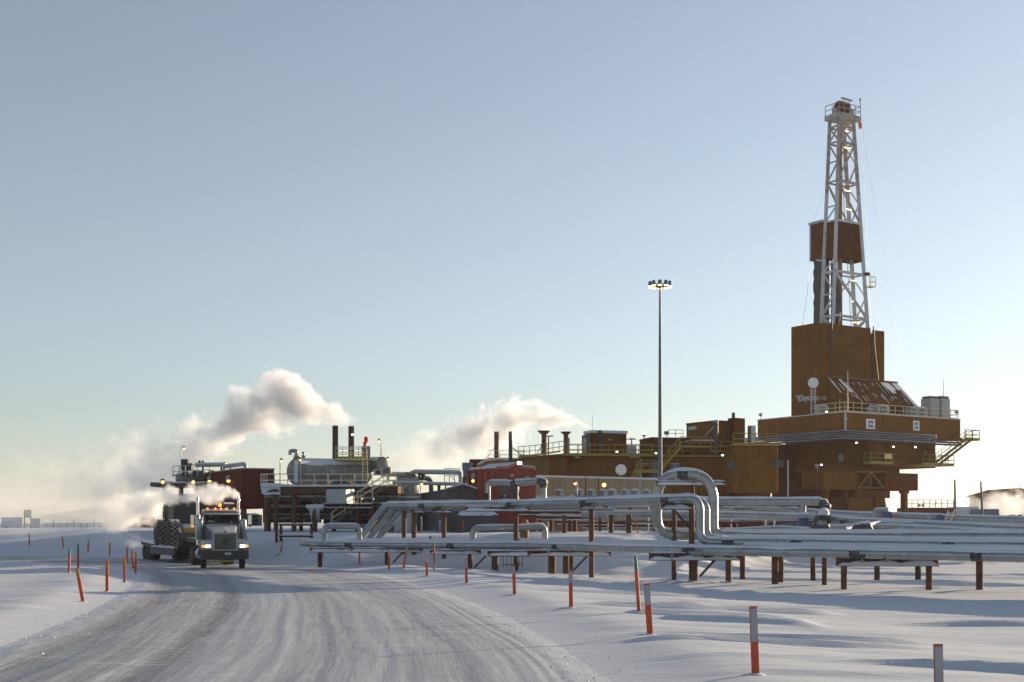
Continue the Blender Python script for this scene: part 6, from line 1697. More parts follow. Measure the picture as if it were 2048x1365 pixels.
# fenders and lamps
for s in (-1, 1):
    b = MB(); secs = []
    for (x, z0, z1) in ((1.24, .97, 1.32), (1.05, .97, 1.45), (.6, 1.1, 1.52), (0, 1.12, 1.52), (-.45, .95, 1.45), (-.62, .7, 1.3)):
        secs.append([(x, s * .60, z0), (x, s * .62, z1 + .04), (x, s * 1.05, z1), (x, s * 1.21, z1 - .1), (x, s * 1.23, z0), (x, s * .9, z0)])
    if s < 0: secs = [q[::-1] for q in secs]
    loft(b, secs); fo = b.build('fender', TRUCK, tk)
    MB().box((1.255, s * .92, 1.20), (.05, .26, .13)).build('headlight', HEAD, fo)
    MB().box((1.248, s * .90, 1.20), (.04, .40, .22)).build('headlight_bezel', CHROME, fo)
    MB().box((1.235, s * 1.16, 1.20), (.06, .11, .13)).build('indicator', LAMPA, fo)
    wheel(tk, 0, s * 1.03, .53, .31, steer=R(-4))
# cab
b = MB(); loft(b, [rrect(-.74, .93, 1.0, 2.36, .03), rrect(-.76, .96, 1.0, 2.42, .03), rrect(-.80, .96, 1.0, 2.45, .03)]); b.build('cowl', TRUCK, tk)
b = MB()
# cab shell as frame round the openings: floor box, pillars, roof, back
b.box((-1.5, 0, 1.45), (1.5, 1.96, .9)); b.box((-2.28, 0, 2.1), (.06, 1.9, 2.2))
for s in (-1, 1):
    b.bar((-.76, s * .95, 2.4), (-1.0, s * .89, 3.02), .09, .1); b.bar((-2.22, s * .95, 1.9), (-2.22, s * .9, 3.02), .1, .1); b.box((-1.5, s * .965, 2.05), (1.46, .04, .35))
loft(b, [rrect(-.93, .90, 2.98, 3.10, .05), rrect(-1.15, .93, 2.98, 3.20, .08), rrect(-2.3, .93, 2.98, 3.22, .08)])
co = b.build('cab', TRUCK, tk)
MB().add([(-.775, -.88, 2.44), (-.775, .88, 2.44), (-.99, .84, 2.99), (-.99, -.84, 2.99)], [(0, 1, 2, 3)]).build('windscreen', WSCREEN, tk)
MB().bar((-.77, 0, 2.43), (-.985, 0, 3.0), .035).build('windscreen_post', BLACK, tk)
b = MB(); b.bar((-.77, -.9, 2.43), (-.77, .9, 2.43), .05, .06); b.bar((-.985, -.86, 3.0), (-.985, .86, 3.0), .05, .06); b.build('windscreen_seal', BLACK, tk)
MB().box((-.82, 0, 2.96), (.5, 1.86, .035), Matrix.Rotation(R(14), 3, 'Y')).build('sun_visor', TRUCK, tk)
b = MB()
for y in (-.55, .12): b.bar((-.755, y, 2.45), (-.80, y + .45, 2.62), .025)
tag(b.build('wiper', BLACK, tk), kind='stuff')
for s in (-1, 1):
    MB().add([(-.85, s * .952, 2.25), (-2.15, s * .952, 2.25), (-2.15, s * .905, 2.95), (-1.05, s * .905, 2.95)], [(0, 1, 2, 3)]).build('side_window', WSCREEN, tk)
MB().box((-1.02, 0, 2.26), (.5, 1.7, .12)).build('dashboard', BLACK, tk)
for y in (-.45, .45): 
    b = MB(); b.box((-1.85, y, 2.0), (.5, .5, .14)); b.box((-2.1, y, 2.4), (.14, .48, .75)); b.build('seat', BLACK, tk)
MB().lathe([(.2, -.015), (.225, 0), (.2, .015)], Matrix.Translation(Vector((-1.3, .45, 2.38))) @ Matrix.Rotation(R(-55), 4, 'Y'), 16).build('steering_wheel', BLACK, tk)
# roof lamps, beacon, deflector
for y in (-.72, -.3, 0, .3, .72): MB().ball((-1.02, y, 3.235), .055, 6, (1.2, 1.2, .8)).build('roof_marker', LAMPA, tk)
b = MB(); b.cyl((-1.5, .0, 3.22), (-1.5, .0, 3.34), .09); bo = b.build('beacon_base', BLACK, tk); MB().cyl((-1.5, .0, 3.342), (-1.5, .0, 3.52), .085, .075).build('beacon_lens', LAMPA, bo)
MB().prism([(-1.3, -.86, 3.24), (-1.3, -.2, 3.24), (-1.36, -.2, 3.36), (-1.36, -.86, 3.36)], (-.12, 0, .02)).build('roof_horn_bar', RED, tk)
b = MB(); loft(b, [[(-1.55, .25, 3.22), (-1.55, .82, 3.22), (-1.62, .82, 3.5), (-1.62, .25, 3.5)], [(-2.2, .25, 3.22), (-2.2, .82, 3.22), (-2.2, .82, 3.6), (-2.2, .25, 3.6)]]); b.build('roof_box', BLACKF, tk)
# stacks, air cleaners, mirrors, tanks
for s in (-1, 1):
    st = MB().tube([(-2.45, s * 1.12, 1.2), (-2.45, s * 1.12, 3.4)], .085, 14).build('exhaust_stack', CHROME, tk)
    MB().tube(bend([(-2.45, s * 1.12, 3.402), (-2.45, s * 1.12, 3.66), (-2.52, s * 1.12, 3.9)], .2, 5), .075, 14).build('stack_tip', CHROME, st)
    MB().cyl((-2.45, s * 1.12, 1.5), (-2.45, s * 1.12, 2.9), .14, None, 16).build('heat_shield', mat('perforated_shield', (.42, .43, .44), .35, .8, .1, 3), st)
    ac = MB().lathe([(.05, 0), (.19, .03), (.19, 1.0), (.16, 1.12), (.05, 1.16)], Matrix.Translation(Vector((-.62, s * 1.17, 1.52))), 18).build('air_cleaner', mat('brushed_metal', (.5, .52, .54)), tk)
    mo = MB().box((-.75, s * 1.55, 2.62), (.09, .19, .52)).build('mirror', CHROME, tk); 
    b = MB(); b.bar((-.8, s * 1.0, 2.85), (-.76, s * 1.5, 2.83), .03); b.bar((-.8, s * 1.0, 2.2), (-.76, s * 1.5, 2.4), .03); tag(b.build('mirror_arm', BLACK, tk), kind='stuff')
    MB().box((-.72, s * 1.56, 2.27), (.06, .12, .1)).build('marker_lamp', LAMPA if s < 0 else RED, tk)
    MB().tube([(-.9, s * .98, .75), (-2.3, s * .98, .75)], .31, 18).build('fuel_tank', mat('brushed_metal', (.5, .52, .54)), tk)
    MB().box((-1.4, s * 1.12, 1.05), (1.2, .12, .04)).build('step', CHROME, tk)
for x in (-5.3, -6.62):
    for s in (-1, 1):
        wheel(tk, x, s * 1.06, .52, .28, tread=False); wheel(tk, x, s * .74, .52, .26, tread=False)
    MB().cyl((x, -1.0, .52), (x, 1.0, .52), .09).build('axle', BLACK, tk)
MB().cyl((0, -1.0, .53), (0, 1.0, .53), .07).build('axle', BLACK, tk)
for x, z in ((-4.55, 1.12), (-7.35, .9)):
    for s in (-1, 1): MB().box((x, s * .9, z - .35), (.03, .6, .75)).build('mud_flap', BLACK, tk)
MB().box((-5.9, 0, 1.18), (1.6, 1.1, .12)).build('fifth_wheel', BLACK, tk)
b = MB(); b.box((-4.1, 0, 1.0), (2.2, 1.0, .1)); b.box((-2.9, 0, 1.7), (.1, 1.9, 1.2)); b.build('deck_plate', STEEL, tk)
MB().cyl((-.5, -.35, .62), (-3.4, -.35, .62), .16).build('gearbox', BLACK, tk)
# the driver
def make_person(name, label, joints, radii, edges, m, loc, rz, parts=()):
    me = bpy.data.meshes.new(name); me.from_pydata(joints, edges, []); me.update()
    o = bpy.data.objects.new(name, me); col.objects.link(o)
    sk = o.modifiers.new('skin', 'SKIN'); 
    for i, r_ in enumerate(radii):
        me.skin_vertices[0].data[i].radius = (r_, r_ * .85) if not isinstance(r_, tuple) else r_
    me.skin_vertices[0].data[0].use_root = True
    o.modifiers.new('sub', 'SUBSURF').levels = 2
    o.modifiers['sub'].render_levels = 2
    dg = bpy.context.evaluated_depsgraph_get()
    nm = bpy.data.meshes.new_from_object(o.evaluated_get(dg)); o.modifiers.clear(); o.data = nm; nm.name = name
    for p in nm.polygons: p.use_smooth = True
    nm.materials.clear(); nm.materials.append(m)
    o.location = loc; o.rotation_euler = (0, 0, rz); o['_o'] = (0.0, 0.0, 0.0)
    return tag(o, label, 'person')
J = [(-1.88, .45, 2.10), (-1.92, .45, 2.35), (-1.92, .45, 2.56), (-1.90, .45, 2.68), (-1.88, .45, 2.80), (-1.87, .45, 2.90),
     (-1.92, .66, 2.54), (-1.72, .72, 2.32), (-1.42, .60, 2.44), (-1.92, .24, 2.54), (-1.72, .18, 2.32), (-1.42, .30, 2.44),
     (-1.5, .58, 2.08), (-1.5, .32, 2.08), (-1.4, .58, 1.75), (-1.4, .32, 1.75)]
E = [(0, 1), (1, 2), (2, 3), (3, 4), (4, 5), (2, 6), (6, 7), (7, 8), (2, 9), (9, 10), (10, 11), (0, 12), (0, 13), (12, 14), (13, 15)]
rad = [.17, .17, .15, .065, .10, .08, .09, .06, .045, .09, .06, .045, .09, .09, .06, .06]
J = [(x, -y, z) for x, y, z in J]
pr = make_person('person', 'person in a pale high-visibility vest behind the truck windscreen', J, rad, E, mat('dark_work_jacket', (.05, .055, .06), .9), (TX, TY, .02), TH)
b = MB(); loft(b, [[(-1.70, -.62, 2.14), (-1.70, -.28, 2.14), (-2.08, -.26, 2.14), (-2.08, -.64, 2.14)], [(-1.73, -.60, 2.58), (-1.73, -.30, 2.58), (-2.08, -.28, 2.6), (-2.08, -.62, 2.6)]]); b.build('vest', mat('high_visibility_vest', (.75, .85, .45), .8), pr)
MB().ball((-1.87, -.45, 2.83), .108, 8, (1.05, .85, 1.2)).build('face', mat('skin', (.42, .26, .19), .6), pr)
MB().ball((-1.89, -.45, 2.90), .115, 8, (1.08, .92, .75)).build('cap', BLACK, pr)
for y in (-.60, -.30): MB().ball((-1.36, y, 2.45), .05, 6, (1, .8, 1)).build('glove', BLACK, pr)

# ------------------------------------------------------------------ the low trailer and its load
KX, KY = -17.75, 75.6
H2 = math.atan2(-.88, .475)
tl = local_thing('lowboy_trailer', 'dark low trailer behind the truck, frosted and dusty', 'trailer', (KX, KY, 0.02), H2)
MB().hexa([(.9, -.9, 1.28), (-2.6, -.9, 1.28), (-2.6, .9, 1.28), (.9, .9, 1.28), (.9, -.9, 1.55), (-2.6, -.9, 1.55), (-2.6, .9, 1.55), (.9, .9, 1.55)][::-1]).build('gooseneck', BLACKF, tl)
MB().prism([(-2.6, -1.3, 1.5), (-3.4, -1.3, .95), (-3.4, -1.3, .55), (-2.6, -1.3, 1.1)], (0, 2.6, 0)).build('gooseneck_ramp', BLACKF, tl)
do_ = MB().box((-6.5, 0, .75), (6.3, 2.7, .3)).build('deck', BLACKF, tl)
for s in (-1, 1):
    o = MB().bar((-3.3, s * 1.36, .66), (-9.6, s * 1.36, .66), .12, .44).build('side_rail', BLACKF, tl)
    sn = MB(); lump(sn, Vector((-3.4, s * 1.36, .90)), Vector((-9.5, s * 1.36, .90)), .25, .12, 41 + s); sn.build('snow_ledge', SNOWCAP, o)
MB().hexa([(-9.6, -1.3, .75), (-12.9, -1.3, 1.0), (-12.9, 1.3, 1.0), (-9.6, 1.3, .75), (-9.6, -1.3, 1.05), (-12.9, -1.3, 1.22), (-12.9, 1.3, 1.22), (-9.6, 1.3, 1.05)][::-1]).build('rear_frame', BLACKF, tl)
DUSTY = mat('dusty_tyre', (.16, .15, .145), .9, 0, .25, 3)
for x in (-10.3, -11.35, -12.4):
    for s in (-1, 1):
        for yy in (1.12, .82): wheel(tl, x, s * yy, .47, .26, STEEL, tread=False)
# the yellow machine riding on it
gl = local_thing('wheel_loader', 'yellow wheeled machine with chained tyres loaded on the trailer', 'machine', (KX, KY, .92), H2)
CATY = mat('machine_yellow', (.36, .21, .025), .55, 0, .2, 1.5, .2)
for x in (-5.1, -8.3):
    for s in (-1, 1):
        w_ = wheel(gl, x, s * 1.02, .86, .62, CATY, tread=False)
        ch = MB(); Mx = Matrix.Translation(Vector((x, s * 1.02, .86)))
        for k in range(18):
            a0, a1 = 2 * math.pi * k / 18, 2 * math.pi * (k + .5) / 18
            f = lambda a, y: Mx @ Vector((.885 * math.cos(a), y, .885 * math.sin(a)))
            for y0, y1 in ((-.31, 0), (0, .31)):
                ch.bar(f(a0, y0), f(a1, y1), .05, .05); ch.bar(f(a1, y1), f(a0 + 2 * math.pi / 18, y0), .05, .05)
        tag(ch.build('tyre_chains', CLADF, w_), kind='stuff')
b = MB(); loft(b, [rrect(-4.2, .55, .7, 1.15, .06), rrect(-4.7, .62, .6, 1.45, .08), rrect(-7.0, .62, .6, 1.5, .08), rrect(-9.2, .7, .6, 1.9, .1), rrect(-9.8, .66, .7, 1.8, .1)]); b.build('body', CATY, gl)
MB().box((-4.25, .1, .95), (.5, 1.5, .55)).build('counterweight', CATY, gl)
b = MB()
for (x, y) in ((-5.6, -.85), (-5.6, .85), (-7.9, -.85), (-7.9, .85)): b.bar((x, y, 1.45), (x, y * .94, 3.2), .12)
b.box((-6.75, 0, 3.27), (2.7, 1.95, .14)); b.build('cab_frame', BLACK, gl)
b = MB(); b.box((-6.75, 0, 2.3), (2.2, 1.6, 1.75)); b.build('cab_glass', BLACK, gl)
for y in (-.55, .55): MB().box((-5.95, y, 2.76), (.12, .2, .14)).build('work_lamp', CHROME, gl)
MB().cyl((-8.6, .3, 1.85), (-8.6, .3, 2.7), .08).build('exhaust', BLACK, gl)
b = MB(); b.bar((-4.6, -.8, 1.3), (-3.2, -.9, .5), .16); b.bar((-4.6, .8, 1.3), (-3.2, .9, .5), .16); b.build('lift_arms', CATY, gl)
b = MB(); b.prism([(-3.1, -1.25, .06), (-2.95, -1.25, .5), (-3.15, -1.25, .95), (-3.3, -1.25, .9), (-3.12, -1.25, .5), (-3.3, -1.25, .1)], (0, 2.5, 0)); b.build('blade', BLACKF, gl)

# ================================================================== road markers
def mound(p, t, seed):
    """the little drift the wind leaves round a foot, longer to leeward"""
    rr = random.Random(int(seed)); n = 14; rg = []
    for r_, h in ((.22, -.03), (.13, .004), (.07, .018), (.02, .026)):
        rg.append([p + Vector((r_ * math.cos(2 * math.pi * k / n) * (1.9 if math.cos(2 * math.pi * k / n) < 0 else 1) * (.8 + .4 * rr.random()), r_ * math.sin(2 * math.pi * k / n) * (.8 + .4 * rr.random()), h * (.8 + .4 * rr.random()))) for k in range(n)])
    m = MB(); m.add([q for g in rg for q in g], [(i * n + k, i * n + (k + 1) % n, (i + 1) * n + (k + 1) % n, (i + 1) * n + k) for i in range(3) for k in range(n)], True)
    m.build('snow_mound', SNOW, t)
def flat_stake(x0, y0, x1, y1, label, split=.4, tipm=STAKEW, m=STAKER, w=.105, group='flat road markers', cap=True, z_extra=0):
    """flat marker: top pixel (x0, y0), foot pixel (x1, y1)"""
    p = G(x1, y1, 10); Y = p.y; top = W(x0, y0, Y)
    t = thing('road_marker', label, 'marker', p, group)
    d = top - p; k = 1 - split
    ax = d.normalized(); x = Vector((1, 0, 0)); x = (x - ax * x.dot(ax)).normalized(); n = x.cross(ax)
    def strip(a, b, wd, th, off=0): 
        q, r_ = p + d * a + n * off, p + d * b + n * off
        return MB().hexa([q - x * wd / 2 - n * th / 2, q + x * wd / 2 - n * th / 2, q + x * wd / 2 + n * th / 2, q - x * wd / 2 + n * th / 2, r_ - x * wd / 2 - n * th / 2, r_ + x * wd / 2 - n * th / 2, r_ + x * wd / 2 + n * th / 2, r_ - x * wd / 2 + n * th / 2])
    strip(-.25, 1, w, .025).build('stake', m, t)
    mound(p, t, x1)
    if tipm:
        fr = -1 if n.y < 0 else 1
        strip(k, .965 if cap else .999, w * .88, .006, (-.017 if n.y > 0 else .017)).build('reflector', tipm, t)
    return t
flat_stake(1876, 1288, 1879, 1447, 'white-topped red road marker cut off at the bottom right', .55)
flat_stake(1506, 1213, 1511, 1350, 'large white-topped red road marker, second nearest at right', .52, w=.12)
flat_stake(1293, 1167, 1300, 1270, 'leaning white-topped red road marker beside the tall green-tipped pole', .42, w=.125)
flat_stake(1141, 1140, 1142, 1216, 'white-topped red road marker in front of the rack post cluster', .34)
flat_stake(1027, 1131, 1029, 1190, 'white-topped red road marker before the wire step frame', .30)
flat_stake(932, 1118, 933, 1168, 'white-topped red road marker below the orange pipe guard', .36)
flat_stake(852, 1109, 854, 1153, 'red road marker with pale top left of the black-footed pole', .36, mat('peach_sheet', (.55, .36, .28), .6))
flat_stake(778, 1098, 778, 1140, 'upright red road marker beside the left rack post', .36, mat('peach_sheet', (.55, .36, .28)))
flat_stake(814, 1094, 807, 1138, 'red marker leaning right between the left rack posts', .30)
flat_stake(719, 1096, 719, 1130, 'upright marker, half white half red, before the small pipe loop', .45)
flat_stake(646, 1094, 646, 1119, 'pale marker at the snowed-in end of the low pipe', .98, STAKEW, STAKEW)
flat_stake(565, 1084, 561, 1108, 'small red marker leaning right near the rusty barrier', .35)
flat_stake(494, 1072, 491, 1092, 'thin red wand just right of the truck', 0, None, w=.06)
flat_stake(154, 1138, 166, 1204, 'leaning orange road marker nearest on the left side', .28, STAKEY)
flat_stake(214, 1122, 214, 1184, 'upright orange road marker with pale nick at its tip, left side', .2, STAKEY)
flat_stake(249, 1114, 249, 1166, 'upright orange road marker left of the close trio', .25, STAKEY)
flat_stake(255, 1094, 253, 1127, 'orange road marker leaning right, farthest of the close group', .3, STAKEY)
flat_stake(264, 1101, 267, 1139, 'orange road marker leaning left, middle of the close group', .3, STAKEY)
flat_stake(272, 1105, 271, 1148, 'orange road marker at the right of the close group', .35, STAKEY)
flat_stake(220, 1085, 219, 1113, 'faint red marker in the mist left of the trailer', .0, None)
flat_stake(177, 1078, 176, 1105, 'faint red marker in the mist, second from the trailer', .25, STAKEW)
flat_stake(124, 1072, 127, 1098, 'faint red marker leaning left in the mist', .2, STAKEY)
flat_stake(58, 1068, 59, 1092, 'faint red marker farthest left in the mist', .0, None)
def round_pole(x0, y0, x1, y1, label, cols, r=.045):
    p = G(x1, y1, 10); Y = p.y; top = W(x0, y0, Y); d = top - p
    t = thing('snow_pole', label, 'pole', p, 'green-tipped round snow poles')
    for a, b, m in cols:
        MB().cyl(p + d * a, p + d * (b - .002), r * (1.0 if b < .99 else 1), r * (1 if b < .97 else .75), 12).build('pole_section', m, t)
    MB().ball(p + d * .99, r * .8, 6).build('pole_tip', cols[-1][2], t)
    mound(p, t, x1)
round_pole(1271, 1114, 1278, 1226, 'tall round red pole with green tip in the drifts', [(-.2, .76, STAKER), (.76, 1, GREEN)], .05)
round_pole(868, 1084, 868, 1140, 'round red pole with green tip and black foot', [(-.1, .1, BLACK), (.1, .2, STAKEW), (.2, .86, STAKER), (.86, 1, GREEN)])
round_pole(139, 1098, 138, 1146, 'round red pole with green tip, left one of two', [(-.2, .72, STAKER), (.72, 1, GREEN)], .06)
round_pole(156, 1089, 156, 1137, 'round red pole with green tip, right one of two', [(-.2, .66, STAKER), (.66, 1, GREEN)], .06)
t = thing('small_sign_post', 'tiny dark sign on a short post behind the low pipe', 'sign', W(861, 1083, 71.5)); MB().bar(W(861, 1084, 71.5), W(861, 1076, 71.5), .03).build('post', STEEL, t); MB().box(W(860.5, 1075, 71.5), (.1, .03, .17)).build('plate', GREYW, t)

# ================================================================== far things
def board(px0, px1, py0, py1, Y, label, m, posts, lines=(), name='sign_board', frame=True):
    t = thing(name, label, 'sign', W((px0 + px1) / 2, 1060, Y))
    c = (W(px0, py0, Y) + W(px1, py1, Y)) / 2; w = (px1 - px0) * Y / F; h = (py1 - py0) * Y / F
    MB().box(c, (w, .08, h)).build('panel', m, t)
    if frame: 
        b = MB(); 
        for dx in (-w / 2, w / 2): b.box(c + Vector((dx, -.02, 0)), (.1, .14, h + .1))
        for dz_ in (-h / 2, h / 2): b.box(c + Vector((0, -.02, dz_)), (w - .1, .12, .1))
        b.build('frame', BLUEG, t)
    for px in posts: MB().bar(W(px, py1, Y + .1), Vector((W(px, 0, Y).x, Y + .1, gz(W(px, 0, Y).x, Y) - .2)), .14).build('post', RUSTF, t)
    for (a, b_, y) in lines: MB().box((W(a, y, Y - .06) + W(b_, y, Y - .06)) / 2, ((b_ - a) * Y / F, .02, .07)).build('text_line', BLUEG, t)
board(4, 44, 1036, 1055, 165, 'wide pale blue notice board by the fence', mat('pale_blue_board', (.36, .42, .50), .5), (12, 36), ((8, 20, 1040), (8, 34, 1043), (8, 24, 1046), (30, 38, 1051)))
board(49, 62, 1021, 1035, 168, 'small green and white sign on a tall frame', mat('green_white_board', (.34, .46, .20), .5, 0, .35, .8, tint=(.62, .66, .55)), (49, 62), name='green_sign')
board(62, 80, 1038, 1055, 175, 'pale grey notice board right of the green sign', mat('pale_grey_board', (.36, .38, .41), .5), (64, 78), ((66, 76, 1043), (66, 74, 1048)))
board(280, 310, 1029, 1055, 150, 'tan sign board half hidden by the truck steam', TAN, (300, 308), frame=False)
fn = thing('fence', 'long horizontal rail fence on the snow horizon at left', 'fence', W(160, 1060, 185))
for k in range(5):
    MB().tube([W(-60, 1061 - 3.0 * k, 178), W(110, 1060 - 3.0 * k, 184), W(345, 1058 - 3.0 * k, 186)], .05, 6).build('rail', RUSTF, fn)
for i in range(30):
    px = -55 + i * 13.5; Y = 178 + min(6, (px + 60) / 28)
    MB().bar(W(px, 1064, Y), W(px, 1047 if i % 3 else 1040, Y), .09).build('post', RUSTF, fn)
# right-hand distance
YB = 200
t = thing('red_tank_battery', 'long dark red tank wall with rail beyond the rig legs', 'tank', W(1860, 1060, YB))
MB().box(W(1858, 1040, YB + 4), ((1908 - 1808) * YB / F, 8, 3.8)).build('wall', RED, t)
zr = W(0, 1015.6, YB).z
a, b_ = W(1812, 1015.6, YB), W(1907, 1015.6, YB)
handrail(t, [a, b_], 1.2, BLACK, .95, False, .045)
MB().bar(W(1866, 1012, YB), W(1876, 1003, YB), .08).build('ladder_rail', BLACK, t)
for px in (1838, 1846): MB().cyl(W(px, 1014, YB + 2), W(px, 1009, YB + 2), .25).build('hatch', GREYL, t)
MB().box(W(1820, 1040, YB - .1), (.3, .2, 3.8)).build('stiffener', BROWN3, t); MB().box(W(1861, 1040, YB - .1), (.25, .2, 3.8)).build('stiffener', BROWN3, t)
t = thing('white_cabin', 'sunlit white cabin beside the red tank wall', 'cabin', W(1926, 1060, YB - 4)); MB().box(W(1926, 1040, YB), (2.7, 6, 4.0)).build('wall', WHITE, t); MB().box(W(1940, 1032, YB - 3.05), (.2, .05, .8)).build('window', GLASS, t)
t = thing('blue_container', 'dark blue container truck beyond the pipes', 'container', W(1970, 1060, YB - 5)); MB().box(W(1968, 1030, YB - 5), (2.7, 5, 1.7)).build('box', BLUEG, t); MB().box(W(1985, 1036, YB - 6), (1.0, 3, 1.0)).build('cab', BLACK, t); MB().box(W(1975, 1033, YB - 8), (1.2, .3, .25)).build('snow_ledge', SNOWCAP, t)
t = thing('red_skid', 'low red skid with snowy top at the right edge', 'skid', W(2018, 1060, 190)); MB().box(W(2016, 1038, 190), (2.9, 2, .6)).build('body', RED, t)
s_ = MB(); lump(s_, W(1997, 1034.3, 189.5), W(2036, 1034.3, 189.5), 2.2, .3, 51); s_.build('snow_cap', SNOWCAP, t); MB().box(W(2040, 1036, 189), (.5, .5, .9)).build('engine', BLACK, t)
t = thing('gabled_shed', 'brown gabled shed in steam at the right edge', 'building', W(2040, 1060, 215))
pr = [W(1998, 1062, 215), W(1998, 990, 215), W(2038, 978.5, 215), W(2090, 991, 215), W(2090, 1062, 215)]
MB().prism(pr, (0, 14, 0)).build('wall', BROWN3, t)
for p, q in ((pr[1], pr[2]), (pr[2], pr[3])): 
    u = (q - p).normalized() * .6
    MB().hexa([p - u + Vector((0, -.4, .02)), q + Vector((0, -.4, .02)), q + Vector((0, 14, .02)), p - u + Vector((0, 14, .02)), p - u + Vector((0, -.4, .2)), q + Vector((0, -.4, .2)), q + Vector((0, 14, .2)), p - u + Vector((0, 14, .2))] if p is pr[1] else [p + Vector((0, -.4, .02)), q - u * -1 + Vector((0, -.4, .02)), q + u + Vector((0, 14, .02)), p + Vector((0, 14, .02)), p + Vector((0, -.4, .2)), q + u + Vector((0, -.4, .2)), q + u + Vector((0, 14, .2)), p + Vector((0, 14, .2))]).build('roof', BROWN2, t)
MB().bar(W(2038, 979, 214), W(2038, 972, 214), .07).build('vent_pipe', STEEL, t); MB().bar(W(2037, 974, 214), W(2042, 973, 214), .12).build('vane', STEEL, t)
floodlight(2036, 993.5, 214, 'bright lamp on the gable of the far brown shed', size=.4)
for (x0, y0, x1, y1, Y, lab) in ((1909.5, 960, 1911, 1042, 150, 'tall bare pole in front of the white cabin'), (1961.5, 963, 1966, 1042, 150, 'tall bare leaning pole in front of the blue container')):
    MB().tube([W(x1, y1 + 8, Y), W(x0, y0, Y)], [.17, .10], 10).build('bare_pole', POLE, None, lab, 'pole', 'bare poles right of the rig')
# ================================================================== clods and grit along the road
def scatter(name, n, seed, vfun, size, m, smax=90, label=None):
    rr = np.random.RandomState(seed)
    seg = np.linalg.norm(np.diff(RL, axis=0), axis=1); S = np.concatenate([[0], np.cumsum(seg)])
    u = 8 + (smax - 8) * rr.rand(n) ** 1.7; v = vfun(rr, n)
    x = np.interp(u, S, RL[:, 0]); y = np.interp(u, S, RL[:, 1]); x2 = np.interp(u + .5, S, RL[:, 0]); y2 = np.interp(u + .5, S, RL[:, 1])
    tx, ty = (x2 - x) * 2, (y2 - y) * 2; X = x + ty * v; Y = y - tx * v
    Z = np.where(np.abs(v) < HALF + .2, 0.0, ground_z(X, Y)); sz = size * (0.4 + 1.3 * rr.rand(n) ** 3)
    base = np.array([(1, 0, 0), (-.5, .87, 0), (-.5, -.87, 0), (.1, .1, .9), (.5, .5, .55), (-.6, 0, .5)])
    F_ = [(0, 1, 4), (1, 5, 3), (1, 3, 4), (1, 2, 5), (2, 0, 3), (2, 3, 5), (0, 4, 3)]
    vs = []; fs = []
    for i in range(n):
        a = rr.rand() * 6.28; c_, s_ = math.cos(a), math.sin(a); b = base * (sz[i] * (0.7 + .6 * rr.rand(6, 1)))
        o = len(vs)
        vs += [(X[i] + p[0] * c_ - p[1] * s_, Y[i] + p[0] * s_ + p[1] * c_, Z[i] + p[2] - .006) for p in b]
        fs += [tuple(k + o for k in f) for f in F_]
    me = bpy.data.meshes.new(name); me.from_pydata(vs, [], fs); me.materials.append(m); me.update()
    link(me, name, None, (0, 0, 0), label, None, None, 'stuff')
scatter('snow_clods', 2000, 3, lambda r, n: np.where(r.rand(n) < .55, -HALF + .1 + .45 * r.randn(n), HALF - .15 + .4 * r.randn(n)), .021, SNOWCAP, label='loose snow clods along both edges of the road')
scatter('road_grit', 2200, 4, lambda r, n: np.where(r.rand(n) < .7, -4.3 + .7 * r.randn(n), 7 * (r.rand(n) - .4)), .011, GREYW, 60, label='dark grit scattered on the packed snow road')

